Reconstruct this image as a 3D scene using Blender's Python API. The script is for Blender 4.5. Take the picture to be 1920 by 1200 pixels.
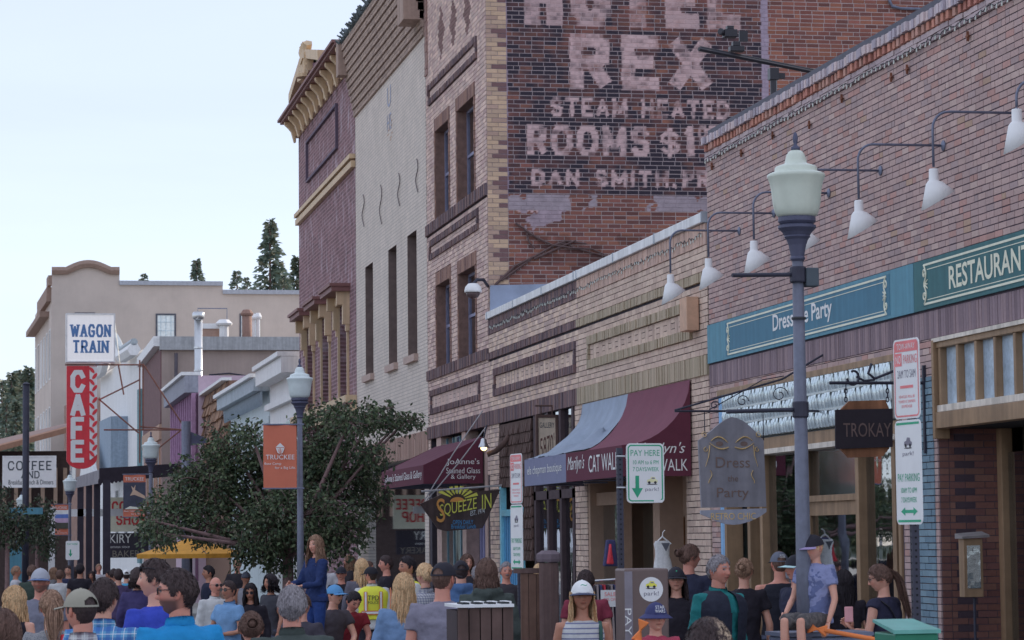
import bpy, math, random
import numpy as np
from mathutils import Vector, Matrix, noise as mnoise

for _o in list(bpy.data.objects):
    bpy.data.objects.remove(_o)
SC = bpy.context.scene
COL = SC.collection
R = math.radians

# ------------------------------------------------------------------ camera
FPX, RHO, HC = 5000.0, 0.0108, 1.85          # focal length in photo pixels, roll, camera height
VPU, VPV = -5.0, 1014.0                      # where the street direction (+Y) vanishes in the 1920x1200 photo
_x0, _y0 = VPU - 960, 600 - VPV
_xp = _x0*math.cos(RHO) + _y0*math.sin(RHO)
_yp = -_x0*math.sin(RHO) + _y0*math.cos(RHO)
PITCH = math.atan2(-_yp, FPX)
YAW = math.atan2(-_xp, math.hypot(FPX, _yp))  # camera looks to the right of +Y by this much
cam = bpy.data.cameras.new('camera')
cam.lens = 36.0*FPX/1920.0
cam.sensor_width = 36.0
cam.clip_start = 0.1
cam.clip_end = 5000
camo = bpy.data.objects.new('camera', cam)
COL.objects.link(camo)
camo.location = (0, 0, HC)
camo.rotation_euler = (Matrix.Rotation(-YAW, 4, 'Z') @ Matrix.Rotation(R(90)+PITCH, 4, 'X') @ Matrix.Rotation(-RHO, 4, 'Z')).to_euler()
cam.dof.use_dof = True; cam.dof.focus_distance = 30.0; cam.dof.aperture_fstop = 11.0
SC.camera = camo

# ------------------------------------------------------------------ light
SUN_AZ, SUN_EL = R(62), R(22)                # azimuth from +Y towards +X: low sun behind the right-hand buildings
world = bpy.data.worlds.new('World')
SC.world = world
world.use_nodes = True
_nt = world.node_tree
_sky = _nt.nodes.new('ShaderNodeTexSky')
_sky.sky_type = 'NISHITA'
_sky.sun_disc = False
_sky.sun_elevation = SUN_EL
_sky.sun_rotation = SUN_AZ
_sky.altitude = 1800
_sky.air_density = 1.0
_sky.dust_density = 0.5
_sky.ozone_density = 1.6
_bg = _nt.nodes['Background']
_bg.inputs['Strength'].default_value = 0.15
_mixs = _nt.nodes.new('ShaderNodeMix'); _mixs.data_type = 'RGBA'
_mixs.inputs[0].default_value = 0.78
_nt.links.new(_sky.outputs[0], _mixs.inputs[6])
_mixs.inputs[7].default_value = (3.7, 3.95, 4.75, 1)   # thin even veil of high cloud
_tc = _nt.nodes.new('ShaderNodeTexCoord'); _mp = _nt.nodes.new('ShaderNodeMapping'); _mp.inputs['Scale'].default_value = (2.2, 2.2, 9)
_cn = _nt.nodes.new('ShaderNodeTexNoise'); _cn.inputs['Scale'].default_value = 1.6; _cn.inputs['Detail'].default_value = 5; _cn.inputs['Distortion'].default_value = .6
_nt.links.new(_tc.outputs['Generated'], _mp.inputs[0]); _nt.links.new(_mp.outputs[0], _cn.inputs['Vector'])
_cr = _nt.nodes.new('ShaderNodeMapRange'); _cr.inputs[1].default_value = .35; _cr.inputs[2].default_value = .7; _cr.inputs[3].default_value = .97; _cr.inputs[4].default_value = 1.06
_nt.links.new(_cn.outputs['Fac'], _cr.inputs[0])
_vs = _nt.nodes.new('ShaderNodeVectorMath'); _vs.operation = 'SCALE'; _nt.links.new(_mixs.outputs[2], _vs.inputs[0]); _nt.links.new(_cr.outputs[0], _vs.inputs['Scale'])   # faint cirrus
_nt.links.new(_vs.outputs[0], _bg.inputs['Color'])
sun = bpy.data.lights.new('sun', 'SUN')
sun.energy = 3.0
sun.angle = R(0.5)
sun.color = (1.0, 0.86, 0.7)
suno = bpy.data.objects.new('sun', sun)
COL.objects.link(suno)
_sd = Vector((math.sin(SUN_AZ)*math.cos(SUN_EL), math.cos(SUN_AZ)*math.cos(SUN_EL), math.sin(SUN_EL)))
suno.rotation_euler = _sd.to_track_quat('Z', 'Y').to_euler()
SC.view_settings.view_transform = 'Standard'
SC.view_settings.look = 'None'
SC.view_settings.exposure = 0.6
SC.view_settings.gamma = 1.0
SC.cycles.use_denoising = True
SC.cycles.max_bounces = 5
SC.cycles.diffuse_bounces = 3
SC.cycles.glossy_bounces = 3
SC.cycles.transparent_max_bounces = 10
SC.cycles.caustics_reflective = False
SC.cycles.caustics_refractive = False

# ------------------------------------------------------------------ photo pixels <-> places in the street
def ray(u, v):
    x, y = u-960, 600-v
    a = x*math.cos(RHO) + y*math.sin(RHO); b = -x*math.sin(RHO) + y*math.cos(RHO)
    fw = FPX*math.cos(PITCH) - b*math.sin(PITCH); up = FPX*math.sin(PITCH) + b*math.cos(PITCH)
    return (a*math.cos(YAW) + fw*math.sin(YAW), fw*math.cos(YAW) - a*math.sin(YAW), up)
def at(u, v, Y):
    r = ray(u, v); k = Y/r[1]
    return Vector((r[0]*k, Y, HC + r[2]*k))
X0 = 9.2                                      # the building line on the right of the street
def F(u, v, off=0.0):
    r = ray(u, v); k = (X0-off)/r[0]
    return (r[1]*k, HC + r[2]*k)
def FY(u, off=0.0): return F(u, 700, off)[0]
def proj(X, Y, Z):
    Z = Z-HC
    a = X*math.cos(YAW) - Y*math.sin(YAW); fw = X*math.sin(YAW) + Y*math.cos(YAW)
    Fd = fw*math.cos(PITCH) + Z*math.sin(PITCH); b = -fw*math.sin(PITCH) + Z*math.cos(PITCH)
    a, b = a*FPX/Fd, b*FPX/Fd
    return (960 + a*math.cos(RHO) - b*math.sin(RHO), 600 - a*math.sin(RHO) - b*math.cos(RHO))
def zg(y): return -0.008*y                    # the street falls gently away from the camera
KERB, SWX = 0.13, 4.45
def ground(x, y): return zg(y) + (KERB if x > SWX else 0.0)

# ------------------------------------------------------------------ colours and materials
def lin(c):
    c = c/255.0
    return c/12.92 if c <= 0.04045 else ((c+0.055)/1.055)**2.4
KP = (2.2, 2.06, 1.9)                      # light on a shaded facade: photographed colour -> base colour
SATP = 0.88
def P(r, g, b, k=1.0):
    l = .3*r+.59*g+.11*b; s = SATP
    r, g, b = (l+(x-l)*s for x in (r, g, b))
    return tuple(max(0.006, min(0.86, lin(x)*q*k)) for x, q in zip((r, g, b), KP))
MATS = {}
def nodes_of(m):
    nt = m.node_tree
    return nt, nt.nodes['Principled BSDF']
def mat(name, col, rough=0.8, var=0.18, scale=6.0, bump=0.0, bscale=40.0, metal=0.0, spec=0.35, attr=False, streak=0.0, emit=0.0, sss=0.0):
    if name in MATS: return MATS[name]
    m = bpy.data.materials.new(name); m.use_nodes = True; MATS[name] = m
    nt, b = nodes_of(m); N = nt.nodes; L = nt.links
    b.inputs['Roughness'].default_value = rough
    b.inputs['Metallic'].default_value = metal
    b.inputs['Specular IOR Level'].default_value = spec
    tc = N.new('ShaderNodeTexCoord')
    nz = N.new('ShaderNodeTexNoise'); nz.inputs['Scale'].default_value = scale; nz.inputs['Detail'].default_value = 6
    nz.inputs['Roughness'].default_value = 0.65
    L.new(tc.outputs['Object'], nz.inputs['Vector'])
    mr = N.new('ShaderNodeMapRange'); mr.inputs[1].default_value = 0.25; mr.inputs[2].default_value = 0.75
    mr.inputs[3].default_value = 1-var; mr.inputs[4].default_value = 1+var
    L.new(nz.outputs['Fac'], mr.inputs[0])
    fac = mr.outputs[0]
    if streak > 0:
        mp = N.new('ShaderNodeMapping'); mp.inputs['Scale'].default_value = (9, 9, 0.5)
        L.new(tc.outputs['Object'], mp.inputs['Vector'])
        n2 = N.new('ShaderNodeTexNoise'); n2.inputs['Scale'].default_value = 1.0; n2.inputs['Detail'].default_value = 5
        L.new(mp.outputs[0], n2.inputs['Vector'])
        m2 = N.new('ShaderNodeMapRange'); m2.inputs[1].default_value = 0.35; m2.inputs[2].default_value = 0.7
        m2.inputs[3].default_value = 1-streak; m2.inputs[4].default_value = 1+0.3*streak
        L.new(n2.outputs['Fac'], m2.inputs[0])
        mm = N.new('ShaderNodeMath'); mm.operation = 'MULTIPLY'
        L.new(fac, mm.inputs[0]); L.new(m2.outputs[0], mm.inputs[1]); fac = mm.outputs[0]
    vm = N.new('ShaderNodeVectorMath'); vm.operation = 'SCALE'
    if attr:
        at_ = N.new('ShaderNodeAttribute'); at_.attribute_name = 'Col'
        L.new(at_.outputs['Color'], vm.inputs[0])
    else:
        vm.inputs[0].default_value = col[:3]
    L.new(fac, vm.inputs['Scale'])
    L.new(vm.outputs[0], b.inputs['Base Color'])
    if bump > 0:
        n3 = N.new('ShaderNodeTexNoise'); n3.inputs['Scale'].default_value = bscale; n3.inputs['Detail'].default_value = 4
        L.new(tc.outputs['Object'], n3.inputs['Vector'])
        bp = N.new('ShaderNodeBump'); bp.inputs['Strength'].default_value = bump; bp.inputs['Distance'].default_value = 0.02
        L.new(n3.outputs['Fac'], bp.inputs['Height']); L.new(bp.outputs[0], b.inputs['Normal'])
    if emit > 0:
        b.inputs['Emission Color'].default_value = (*col[:3], 1); b.inputs['Emission Strength'].default_value = emit
    if sss > 0:
        b.inputs['Subsurface Weight'].default_value = sss
        b.inputs['Subsurface Radius'].default_value = (0.012, 0.005, 0.003)
        b.inputs['Subsurface Scale'].default_value = 0.6
    return m
def glass(name, tint=(0.75, 0.85, 0.85), refl=0.3, rough=0.02):
    if name in MATS: return MATS[name]
    m = bpy.data.materials.new(name); m.use_nodes = True; MATS[name] = m
    nt = m.node_tree; N = nt.nodes; L = nt.links
    N.remove(N['Principled BSDF'])
    t = N.new('ShaderNodeBsdfTransparent'); t.inputs[0].default_value = (*tint, 1)
    g = N.new('ShaderNodeBsdfGlossy'); g.inputs['Roughness'].default_value = rough; g.inputs[0].default_value = (0.9, 0.95, 1, 1)
    mx = N.new('ShaderNodeMixShader')
    fr = N.new('ShaderNodeFresnel'); fr.inputs[0].default_value = 1.5
    ad = N.new('ShaderNodeMath'); ad.operation = 'ADD'; ad.inputs[1].default_value = refl; ad.use_clamp = True
    L.new(fr.outputs[0], ad.inputs[0]); L.new(ad.outputs[0], mx.inputs[0])
    nz = N.new('ShaderNodeTexNoise'); nz.inputs['Scale'].default_value = 1.7
    bp = N.new('ShaderNodeBump'); bp.inputs['Strength'].default_value = 0.06; bp.inputs['Distance'].default_value = 0.05
    L.new(nz.outputs['Fac'], bp.inputs['Height']); L.new(bp.outputs[0], g.inputs['Normal'])
    L.new(t.outputs[0], mx.inputs[1]); L.new(g.outputs[0], mx.inputs[2])
    L.new(mx.outputs[0], N['Material Output'].inputs[0])
    return m

# ------------------------------------------------------------------ mesh building
def wloc(p):
    l = Vector((0, 0, 0))
    while p is not None:
        l += p.location; p = p.parent
    return l
class MB:
    def __init__(s): s.v = []; s.f = []; s.c = []
    def add(s, vs, fs, col=None):
        n = len(s.v); s.v.extend([tuple(p) for p in vs]); s.f.extend([tuple(i+n for i in f) for f in fs])
        s.c.extend([col]*len(vs)); return s
    def box(s, x0, x1, y0, y1, z0, z1, col=None):
        return s.add([(x0,y0,z0),(x1,y0,z0),(x1,y1,z0),(x0,y1,z0),(x0,y0,z1),(x1,y0,z1),(x1,y1,z1),(x0,y1,z1)],
              [(0,3,2,1),(4,5,6,7),(0,1,5,4),(1,2,6,5),(2,3,7,6),(3,0,4,7)], col)
    def hexa(s, p, col=None):
        return s.add(p, [(0,3,2,1),(4,5,6,7),(0,1,5,4),(1,2,6,5),(2,3,7,6),(3,0,4,7)], col)
    def quad(s, a, b, c, d, col=None): return s.add([a,b,c,d], [(0,1,2,3)], col)
    def prism(s, pts, d, col=None):       # polygon (list of 3-D points) pushed along vector d
        n = len(pts); d = Vector(d); q = [Vector(p) for p in pts]
        return s.add(q+[p+d for p in q], [tuple(range(n-1,-1,-1)), tuple(range(n,2*n))]+[(i,(i+1)%n,n+(i+1)%n,n+i) for i in range(n)], col)
    def tube(s, path, r, n=8, caps=True, col=None, flat=1.0):
        path = [Vector(p) for p in path]; m = len(path)
        rr = r if isinstance(r, (list, tuple)) else [r]*m
        vs = []; ref = None
        for i, p in enumerate(path):
            t = (path[min(i+1,m-1)]-path[max(i-1,0)])
            if t.length < 1e-9: t = Vector((0,0,1))
            t.normalize()
            if ref is None: ref = Vector((0,0,1)) if abs(t.z) < .9 else Vector((1,0,0))
            a = t.cross(ref)
            if a.length < 1e-6: a = t.cross(Vector((0,1,0)))
            a.normalize(); b = a.cross(t).normalized(); ref = b
            for k in range(n):
                w = 2*math.pi*k/n
                vs.append(p + a*(math.cos(w)*rr[i]) + b*(math.sin(w)*rr[i]*flat))
        fs = [(i*n+k, i*n+(k+1)%n, (i+1)*n+(k+1)%n, (i+1)*n+k) for i in range(m-1) for k in range(n)]
        if caps: fs += [tuple(range(n-1,-1,-1)), tuple((m-1)*n+k for k in range(n))]
        return s.add(vs, fs, col)
    def lathe(s, prof, c, n=20, col=None, sx=1, sy=1):      # prof: (radius, z)
        vs = []; m = len(prof); c = Vector(c)
        for r, z in prof:
            for k in range(n):
                w = 2*math.pi*k/n; vs.append((c.x+r*sx*math.cos(w), c.y+r*sy*math.sin(w), c.z+z))
        fs = [(i*n+k, i*n+(k+1)%n, (i+1)*n+(k+1)%n, (i+1)*n+k) for i in range(m-1) for k in range(n)]
        fs += [tuple(range(n-1,-1,-1)), tuple((m-1)*n+k for k in range(n))]
        return s.add(vs, fs, col)
    def ball(s, c, rx, ry=None, rz=None, n=10, m=7, col=None):
        ry = ry or rx; rz = rz or rx
        return s.lathe([(max(1e-4,math.sin(math.pi*i/m)), -math.cos(math.pi*i/m)) for i in range(m+1)], (0,0,0), n, col)._last(len(s.v)-n*(m+1), c, rx, ry, rz)
    def _last(s, k, c, rx, ry, rz):
        for i in range(k, len(s.v)):
            p = s.v[i]; s.v[i] = (c[0]+p[0]*rx, c[1]+p[1]*ry, c[2]+p[2]*rz)
        return s
    def build(s, name, m, parent=None, smooth=False, local=False, bevel=0.0):
        me = bpy.data.meshes.new(name)
        off = Vector((0,0,0)) if (local or parent is None) else wloc(parent)
        vs = [(p[0]-off.x, p[1]-off.y, p[2]-off.z) for p in s.v]
        me.from_pydata(vs, [], s.f)
        if any(c is not None for c in s.c):
            ca = me.color_attributes.new('Col', 'FLOAT_COLOR', 'POINT')
            arr = np.ones((len(vs), 4), np.float32)
            arr[:, :3] = [c if c is not None else (.5,.5,.5) for c in s.c]
            ca.data.foreach_set('color', arr.ravel())
        o = bpy.data.objects.new(name, me); COL.objects.link(o)
        if m is not None: me.materials.append(m)
        if smooth: me.polygons.foreach_set('use_smooth', [True]*len(me.polygons))
        if bevel > 0:
            md = o.modifiers.new('bevel', 'BEVEL'); md.width = bevel; md.segments = 2; md.limit_method = 'ANGLE'
        if parent is not None: o.parent = parent
        return o
def npmesh(name, V, Fq, Cv, m, parent=None, smooth=False, local=False):      # quads from numpy arrays
    me = bpy.data.meshes.new(name)
    V = np.asarray(V, np.float32)
    if parent is not None and not local:
        o_ = wloc(parent); V = V - np.array((o_.x, o_.y, o_.z), np.float32)
    Fq = np.asarray(Fq, np.int32); nf, k = Fq.shape
    me.vertices.add(len(V)); me.vertices.foreach_set('co', V.ravel())
    me.loops.add(nf*k); me.loops.foreach_set('vertex_index', Fq.ravel())
    me.polygons.add(nf); me.polygons.foreach_set('loop_start', np.arange(0, nf*k, k, dtype=np.int32))
    me.polygons.foreach_set('loop_total', np.full(nf, k, np.int32))
    me.polygons.foreach_set('use_smooth', np.full(nf, bool(smooth)))
    me.update(calc_edges=True)
    if Cv is not None:
        ca = me.color_attributes.new('Col', 'FLOAT_COLOR', 'POINT')
        arr = np.ones((len(V), 4), np.float32); arr[:, :3] = Cv
        ca.data.foreach_set('color', arr.ravel())
    o = bpy.data.objects.new(name, me); COL.objects.link(o)
    if m is not None: me.materials.append(m)
    if parent is not None: o.parent = parent
    return o
def tag(o, label=None, cat=None, group=None, kind=None):
    if label: o['label'] = label
    if cat: o['category'] = cat
    if group: o['group'] = group
    if kind: o['kind'] = kind
    return o
def thing(name, label, cat, loc=(0,0,0), group=None, rz=0.0):
    o = bpy.data.objects.new(name, None); COL.objects.link(o)
    o.empty_display_size = 0.2
    o.location = loc; o.rotation_euler = (0,0,rz)
    return tag(o, label, cat, group)
def copy_tree(o, parent=None):
    c = o.copy(); COL.objects.link(c)
    if parent is not None: c.parent = parent
    for ch in o.children: copy_tree(ch, c)
    return c

# ------------------------------------------------------------------ lettering
def text(body, c, right, up, w, h, m, parent, name='lettering', shear=0.0, depth=0.003, mirror=False, local=False, bold=0.0):
    cu = bpy.data.curves.new(name, 'FONT'); cu.body = body; cu.size = 1.0; cu.extrude = 0.0; cu.offset = bold
    cu.align_x = 'CENTER'; cu.shear = shear; cu.resolution_u = 3
    t = bpy.data.objects.new(name, cu)
    me0 = t.to_mesh()
    n = len(me0.vertices)
    co = np.zeros(n*3, np.float32); me0.vertices.foreach_get('co', co); co = co.reshape(-1, 3)
    faces = [tuple(p.vertices) for p in me0.polygons]
    t.to_mesh_clear(); bpy.data.objects.remove(t); bpy.data.curves.remove(cu)
    lo, hi = co.min(0), co.max(0); sz = np.maximum(hi-lo, 1e-6)
    x = ((co[:, 0]-lo[0])/sz[0]-.5)*w*(-1 if mirror else 1); y = ((co[:, 1]-lo[1])/sz[1]-.5)*h
    c, right, up = Vector(c), Vector(right).normalized(), Vector(up).normalized()
    nn = right.cross(up)
    mb = MB(); mb.v = [tuple(c + right*float(a) + up*float(b) + nn*depth) for a, b in zip(x, y)]; mb.f = faces; mb.c = [None]*n
    return mb.build(name, m, parent, local=local)
GLY = {
 'A': (.8, '0,0 .4,1 .8,0|.14,.33 .66,.33'), 'B': (.7, '0,0 0,1 .5,1 .66,.88 .66,.64 .5,.52 0,.52|.5,.52 .7,.4 .7,.14 .52,0 0,0'),
 'C': (.75, '.75,.74 .58,1 .2,1 0,.76 0,.24 .2,0 .58,0 .75,.26'), 'D': (.75, '0,0 0,1 .5,1 .75,.75 .75,.25 .5,0 0,0'),
 'E': (.62, '.62,1 0,1 0,0 .62,0|0,.52 .5,.52'), 'F': (.6, '.6,1 0,1 0,0|0,.52 .48,.52'),
 'G': (.78, '.75,.76 .58,1 .2,1 0,.76 0,.24 .2,0 .6,0 .76,.2 .76,.45 .42,.45'), 'H': (.74, '0,0 0,1|.74,0 .74,1|0,.5 .74,.5'),
 'I': (.05, '.02,0 .02,1'), 'K': (.74, '0,0 0,1|.7,1 0,.42|.24,.62 .74,0'), 'L': (.6, '0,1 0,0 .6,0'),
 'M': (.95, '0,0 0,1 .47,.2 .95,1 .95,0'), 'N': (.76, '0,0 0,1 .76,0 .76,1'), 'O': (.8, '.2,0 0,.25 0,.75 .2,1 .6,1 .8,.75 .8,.25 .6,0 .2,0'),
 'P': (.68, '0,0 0,1 .5,1 .68,.87 .68,.6 .5,.46 0,.46'), 'R': (.72, '0,0 0,1 .5,1 .68,.87 .68,.62 .5,.48 0,.48|.38,.48 .72,0'),
 'S': (.68, '.66,.76 .5,1 .18,1 .02,.84 .02,.66 .18,.53 .5,.48 .66,.36 .66,.16 .5,0 .18,0 0,.22'), 'T': (.76, '0,1 .76,1|.38,1 .38,0'),
 'U': (.74, '0,1 0,.2 .17,0 .57,0 .74,.2 .74,1'), 'W': (1.1, '0,1 .28,0 .55,.85 .82,0 1.1,1'), 'X': (.8, '0,0 .8,1|0,1 .8,0'),
 'Y': (.76, '0,1 .38,.48 .38,0|.76,1 .38,.48'), 'Z': (.68, '0,1 .68,1 0,0 .68,0'), '1': (.25, '0,.8 .18,1 .18,0'),
 '0': (.5, '.14,0 0,.25 0,.75 .14,1 .36,1 .5,.75 .5,.25 .36,0 .14,0'), '$': (.6, '.6,.72 .42,.86 .16,.86 0,.72 0,.6 .16,.5 .44,.5 .6,.38 .6,.26 .44,.14 .16,.14 0,.28|.3,0 .3,1'),
 ',': (.1, '.08,.08 .02,-.14'), ' ': (.38, ''), '-': (.4, '0,.45 .4,.45')}
def strokes(s, gap=0.3):
    out = []; x = 0
    for ch in s:
        w, d = GLY[ch]
        for pl in d.split('|'):
            if pl: out.append([(x+float(q.split(',')[0]), float(q.split(',')[1])) for q in pl.split()])
        x += w+gap
    return out, x-gap
def slab_text(body, c, right, up, w, h, m, parent, t=0.2, serif=True, gap=0.42, name='lettering', depth=0.004):
    st, W = strokes(body, gap)
    c, right, up = Vector(c), Vector(right).normalized(), Vector(up).normalized(); nn = right.cross(up)
    sx, sy = w/(W+t), h
    mb = MB(); k = 0
    def pt(x, y, d): return c + right*((x-W/2)*sx) + up*((y-.5)*sy*(1-t*h/h*.0)) + nn*d
    def bar(p, q, tw):
        nonlocal k
        k += 1; d = depth + 0.0006*(k % 5)
        dx, dy = (q[0]-p[0])*sx, (q[1]-p[1])*sy; l = math.hypot(dx, dy) or 1
        ox, oy = -dy/l*tw*h/2, dx/l*tw*h/2
        P1, P2 = pt(p[0], p[1], d), pt(q[0], q[1], d)
        o = right*ox + up*oy; e = (right*dx + up*dy)/l*(tw*h*.28)
        mb.quad(P1-o-e, P2-o+e, P2+o+e, P1+o-e)
    for pl in st:
        for p, q in zip(pl, pl[1:]): bar(p, q, t)
        if serif:
            for e_, n_ in ((pl[0], pl[1]), (pl[-1], pl[-2])):
                if (e_[1] in (0, 1)) and abs(e_[1]-n_[1]) > .3:
                    bar((e_[0]-t*.95*h/sx*.75, e_[1]), (e_[0]+t*.95*h/sx*.75, e_[1]), t*.55)
    return mb.build(name, m, parent)
def stroke_mask(st, W, x0, z0, sx, sz, t, X, Z):            # painted letters: true where (X,Z) lies in a stroke
    best = np.full(X.shape, 1e9)
    for pl in st:
        for (ax, ay), (bx, by) in zip(pl, pl[1:]):
            ax_, bx_, ay_, by_ = x0+ax*sx, x0+bx*sx, z0+ay*sz, z0+by*sz
            dx, dz = bx_-ax_, by_-ay_; L2 = dx*dx+dz*dz
            L = math.sqrt(L2); al = ((X-ax_)*dx+(Z-ay_)*dz)/L; pe = np.abs((X-ax_)*dz-(Z-ay_)*dx)/L
            e = t*.5 if (abs(dx) < 1e-6 or abs(dz) < 1e-6) else t*.18
            best = np.where((al > -e) & (al < L+e), np.minimum(best, pe), best)
    return best < t/2
# ------------------------------------------------------------------ walls and bricks
class Fr:
    def __init__(s, O, A, N): s.O, s.A, s.N = Vector(O), Vector(A).normalized(), Vector(N).normalized()
    def pt(s, a, z, n=0.0): return s.O + s.A*a + Vector((0,0,z)) + s.N*n
    def box(s, mb, a0, a1, z0, z1, n0, n1, col=None):
        return mb.hexa([s.pt(a0,z0,n0), s.pt(a1,z0,n0), s.pt(a1,z0,n1), s.pt(a0,z0,n1), s.pt(a0,z1,n0), s.pt(a1,z1,n0), s.pt(a1,z1,n1), s.pt(a0,z1,n1)], col)
FAC = Fr((X0,0,0), (0,1,0), (-1,0,0))
def vn(x, y, s, seed=0):
    x = np.asarray(x, float)/s; y = np.asarray(y, float)/s
    rs = np.random.RandomState(seed); T = rs.rand(64, 64)
    xi, yi = np.floor(x).astype(int), np.floor(y).astype(int); fx, fy = x-xi, y-yi
    fx = fx*fx*(3-2*fx); fy = fy*fy*(3-2*fy)
    g = lambda i, j: T[(xi+i) % 64, (yi+j) % 64]
    return (g(0,0)*(1-fx)+g(1,0)*fx)*(1-fy) + (g(0,1)*(1-fx)+g(1,1)*fx)*fy
def fbm(x, y, s, seed=0): return (vn(x,y,s,seed)*.5 + vn(x,y,s/2,seed+1)*.3 + vn(x,y,s/4.3,seed+2)*.2)
def wall(fr, a0, a1, z0, z1, holes=(), n=0.0, reveal=0.25, mb=None):
    mb = mb or MB()
    A = sorted({a0, a1, *[h[0] for h in holes], *[h[1] for h in holes]}); Z = sorted({z0, z1, *[h[2] for h in holes], *[h[3] for h in holes]})
    A = [a for a in A if a0 <= a <= a1]; Z = [z for z in Z if z0 <= z <= z1]
    for i in range(len(A)-1):
        for j in range(len(Z)-1):
            ca, cz = (A[i]+A[i+1])/2, (Z[j]+Z[j+1])/2
            if any(h[0] < ca < h[1] and h[2] < cz < h[3] for h in holes): continue
            mb.quad(fr.pt(A[i],Z[j],n), fr.pt(A[i+1],Z[j],n), fr.pt(A[i+1],Z[j+1],n), fr.pt(A[i],Z[j+1],n))
    for h in holes:
        d = n-reveal
        p = lambda a, z, q: fr.pt(a, z, q)
        mb.quad(p(h[0],h[2],n), p(h[0],h[3],n), p(h[0],h[3],d), p(h[0],h[2],d))
        mb.quad(p(h[1],h[2],n), p(h[1],h[3],n), p(h[1],h[3],d), p(h[1],h[2],d))
        mb.quad(p(h[0],h[2],n), p(h[1],h[2],n), p(h[1],h[2],d), p(h[0],h[2],d))
        mb.quad(p(h[0],h[3],n), p(h[1],h[3],n), p(h[1],h[3],d), p(h[0],h[3],d))
    return mb
def lay(a0, a1, z0, z1, L, H, holes=(), seed=1, jog=0.0, header=0.0):
    """rectangles of a running bond (a, width, z, height)"""
    rng = random.Random(seed); out = []; k = 0; z = z0
    while z < z1-1e-4:
        h = min(H, z1-z); zc = z+h/2
        segs = [(a0, a1)]
        for hh in holes:
            if hh[2] < zc < hh[3]:
                ns = []
                for s, e in segs:
                    if hh[1] <= s or hh[0] >= e: ns.append((s, e)); continue
                    if hh[0] > s: ns.append((s, hh[0]))
                    if hh[1] < e: ns.append((hh[1], e))
                segs = ns
        for s, e in segs:
            x = a0 - L + (L/2 if k % 2 else 0) + rng.uniform(-jog, jog)
            while x < e:
                w = L if rng.random() >= header else L/2
                b0, b1 = max(x, s), min(x+w, e)
                if b1-b0 > 0.025: out.append((b0, b1-b0, z, h))
                x += w
        z += H; k += 1
    return out
def bricks(fr, rects, joint, colf, m, parent, proud=0.008, nparts=0, seed=3, nx=1, nz=1, name='brick', stuffname='brickwork', vis=True):
    """rects -> the largest nparts as single brick parts, the rest as one 'stuff' part; colf(A,Z,brick_id_rand)->rgb arrays"""
    rs = np.random.RandomState(seed)
    Rr = np.array(rects); n = len(Rr)
    br = rs.rand(n, 4)
    gx = np.linspace(0, 1, nx+1); gz = np.linspace(0, 1, nz+1)
    a0 = Rr[:,0]+joint/2; a1 = Rr[:,0]+Rr[:,1]-joint/2; z0 = Rr[:,2]+joint/2; z1 = Rr[:,2]+Rr[:,3]-joint/2
    jit = (rs.rand(n,4)-.5)*min(.0035, joint*.3)
    a0 = a0+jit[:,0]; a1 = a1+jit[:,1]; z0 = z0+jit[:,2]; z1 = z1+jit[:,3]
    pr = proud*(0.75+.5*rs.rand(n)); tilt = (rs.rand(n,2)-.5)*np.array((.002,.0006))
    GX, GZ = np.meshgrid(gx, gz)                      # (nz+1,nx+1)
    gxf, gzf = GX.ravel(), GZ.ravel(); q = len(gxf)
    Av = a0[:,None]+(a1-a0)[:,None]*gxf; Zv = z0[:,None]+(z1-z0)[:,None]*gzf
    Nv = pr[:,None]+tilt[:,:1]*(gxf-.5)*2+tilt[:,1:]*(gzf-.5)*2
    Ab = np.stack([a0,a1,a1,a0],1); Zb = np.stack([z0,z0,z1,z1],1); Nb = np.full((n,4), -.01)
    A = np.concatenate([Av,Ab],1); Z = np.concatenate([Zv,Zb],1); Nn = np.concatenate([Nv,Nb],1)
    O, Ax, Nx_ = np.array(fr.O), np.array(fr.A), np.array(fr.N)
    V = O + A[...,None]*Ax + Z[...,None]*np.array((0,0,1.0)) + Nn[...,None]*Nx_
    C = colf(A, Z, br[:,None,:])
    idx = np.arange(q).reshape(nz+1, nx+1); fs = []
    for j in range(nz):
        for i in range(nx): fs.append((idx[j,i], idx[j,i+1], idx[j+1,i+1], idx[j+1,i]))
    c00, c10, c11, c01 = idx[0,0], idx[0,-1], idx[-1,-1], idx[-1,0]
    fs += [(c00,q,q+1,c10),(c10,q+1,q+2,c11),(c11,q+2,q+3,c01),(c01,q+3,q,c00)]
    fs = np.array(fs)
    pick = []
    if nparts:
        sc = []
        for i in range(n):
            p = V[i,:q].mean(0); u, v = proj(*p)
            sc.append(Rr[i,1]*Rr[i,3]/(p[1]**2) if (20 < u < 1900 and 15 < v < 1000) else 0)
        if callable(vis):
            for i in range(n):
                p = V[i,:q].mean(0)
                if not vis(*proj(*p)): sc[i] = 0
        sc = np.array(sc); order = np.argsort(-sc)[:nparts]; pick = [i for i in order if sc[i] > 0]
        for i in pick: npmesh(name, V[i], fs, C[i], m, parent)
    keep = np.setdiff1d(np.arange(n), np.array(pick, int))
    if len(keep):
        Vk = V[keep].reshape(-1,3); Fk = (fs[None]+ (np.arange(len(keep))*(q+4))[:,None,None]).reshape(-1,4)
        o = npmesh(stuffname, Vk, Fk, C[keep].reshape(-1,3), m, parent)
        o['kind'] = 'stuff'
    return pick
def palette(cols, wts=None, vary=0.12):
    cols = np.array(cols); w = np.cumsum(np.array(wts or [1]*len(cols), float)); w /= w[-1]
    def f(A, Z, b):
        i = np.searchsorted(w, b[...,0]).clip(0, len(cols)-1)
        c = cols[i]*(1+vary*(b[...,1:2]-.5)*2)
        c = np.broadcast_to(c, A.shape+(3,)).copy()
        return c*(0.9+.2*fbm(A,Z,.35,9))[...,None]
    return f
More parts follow.
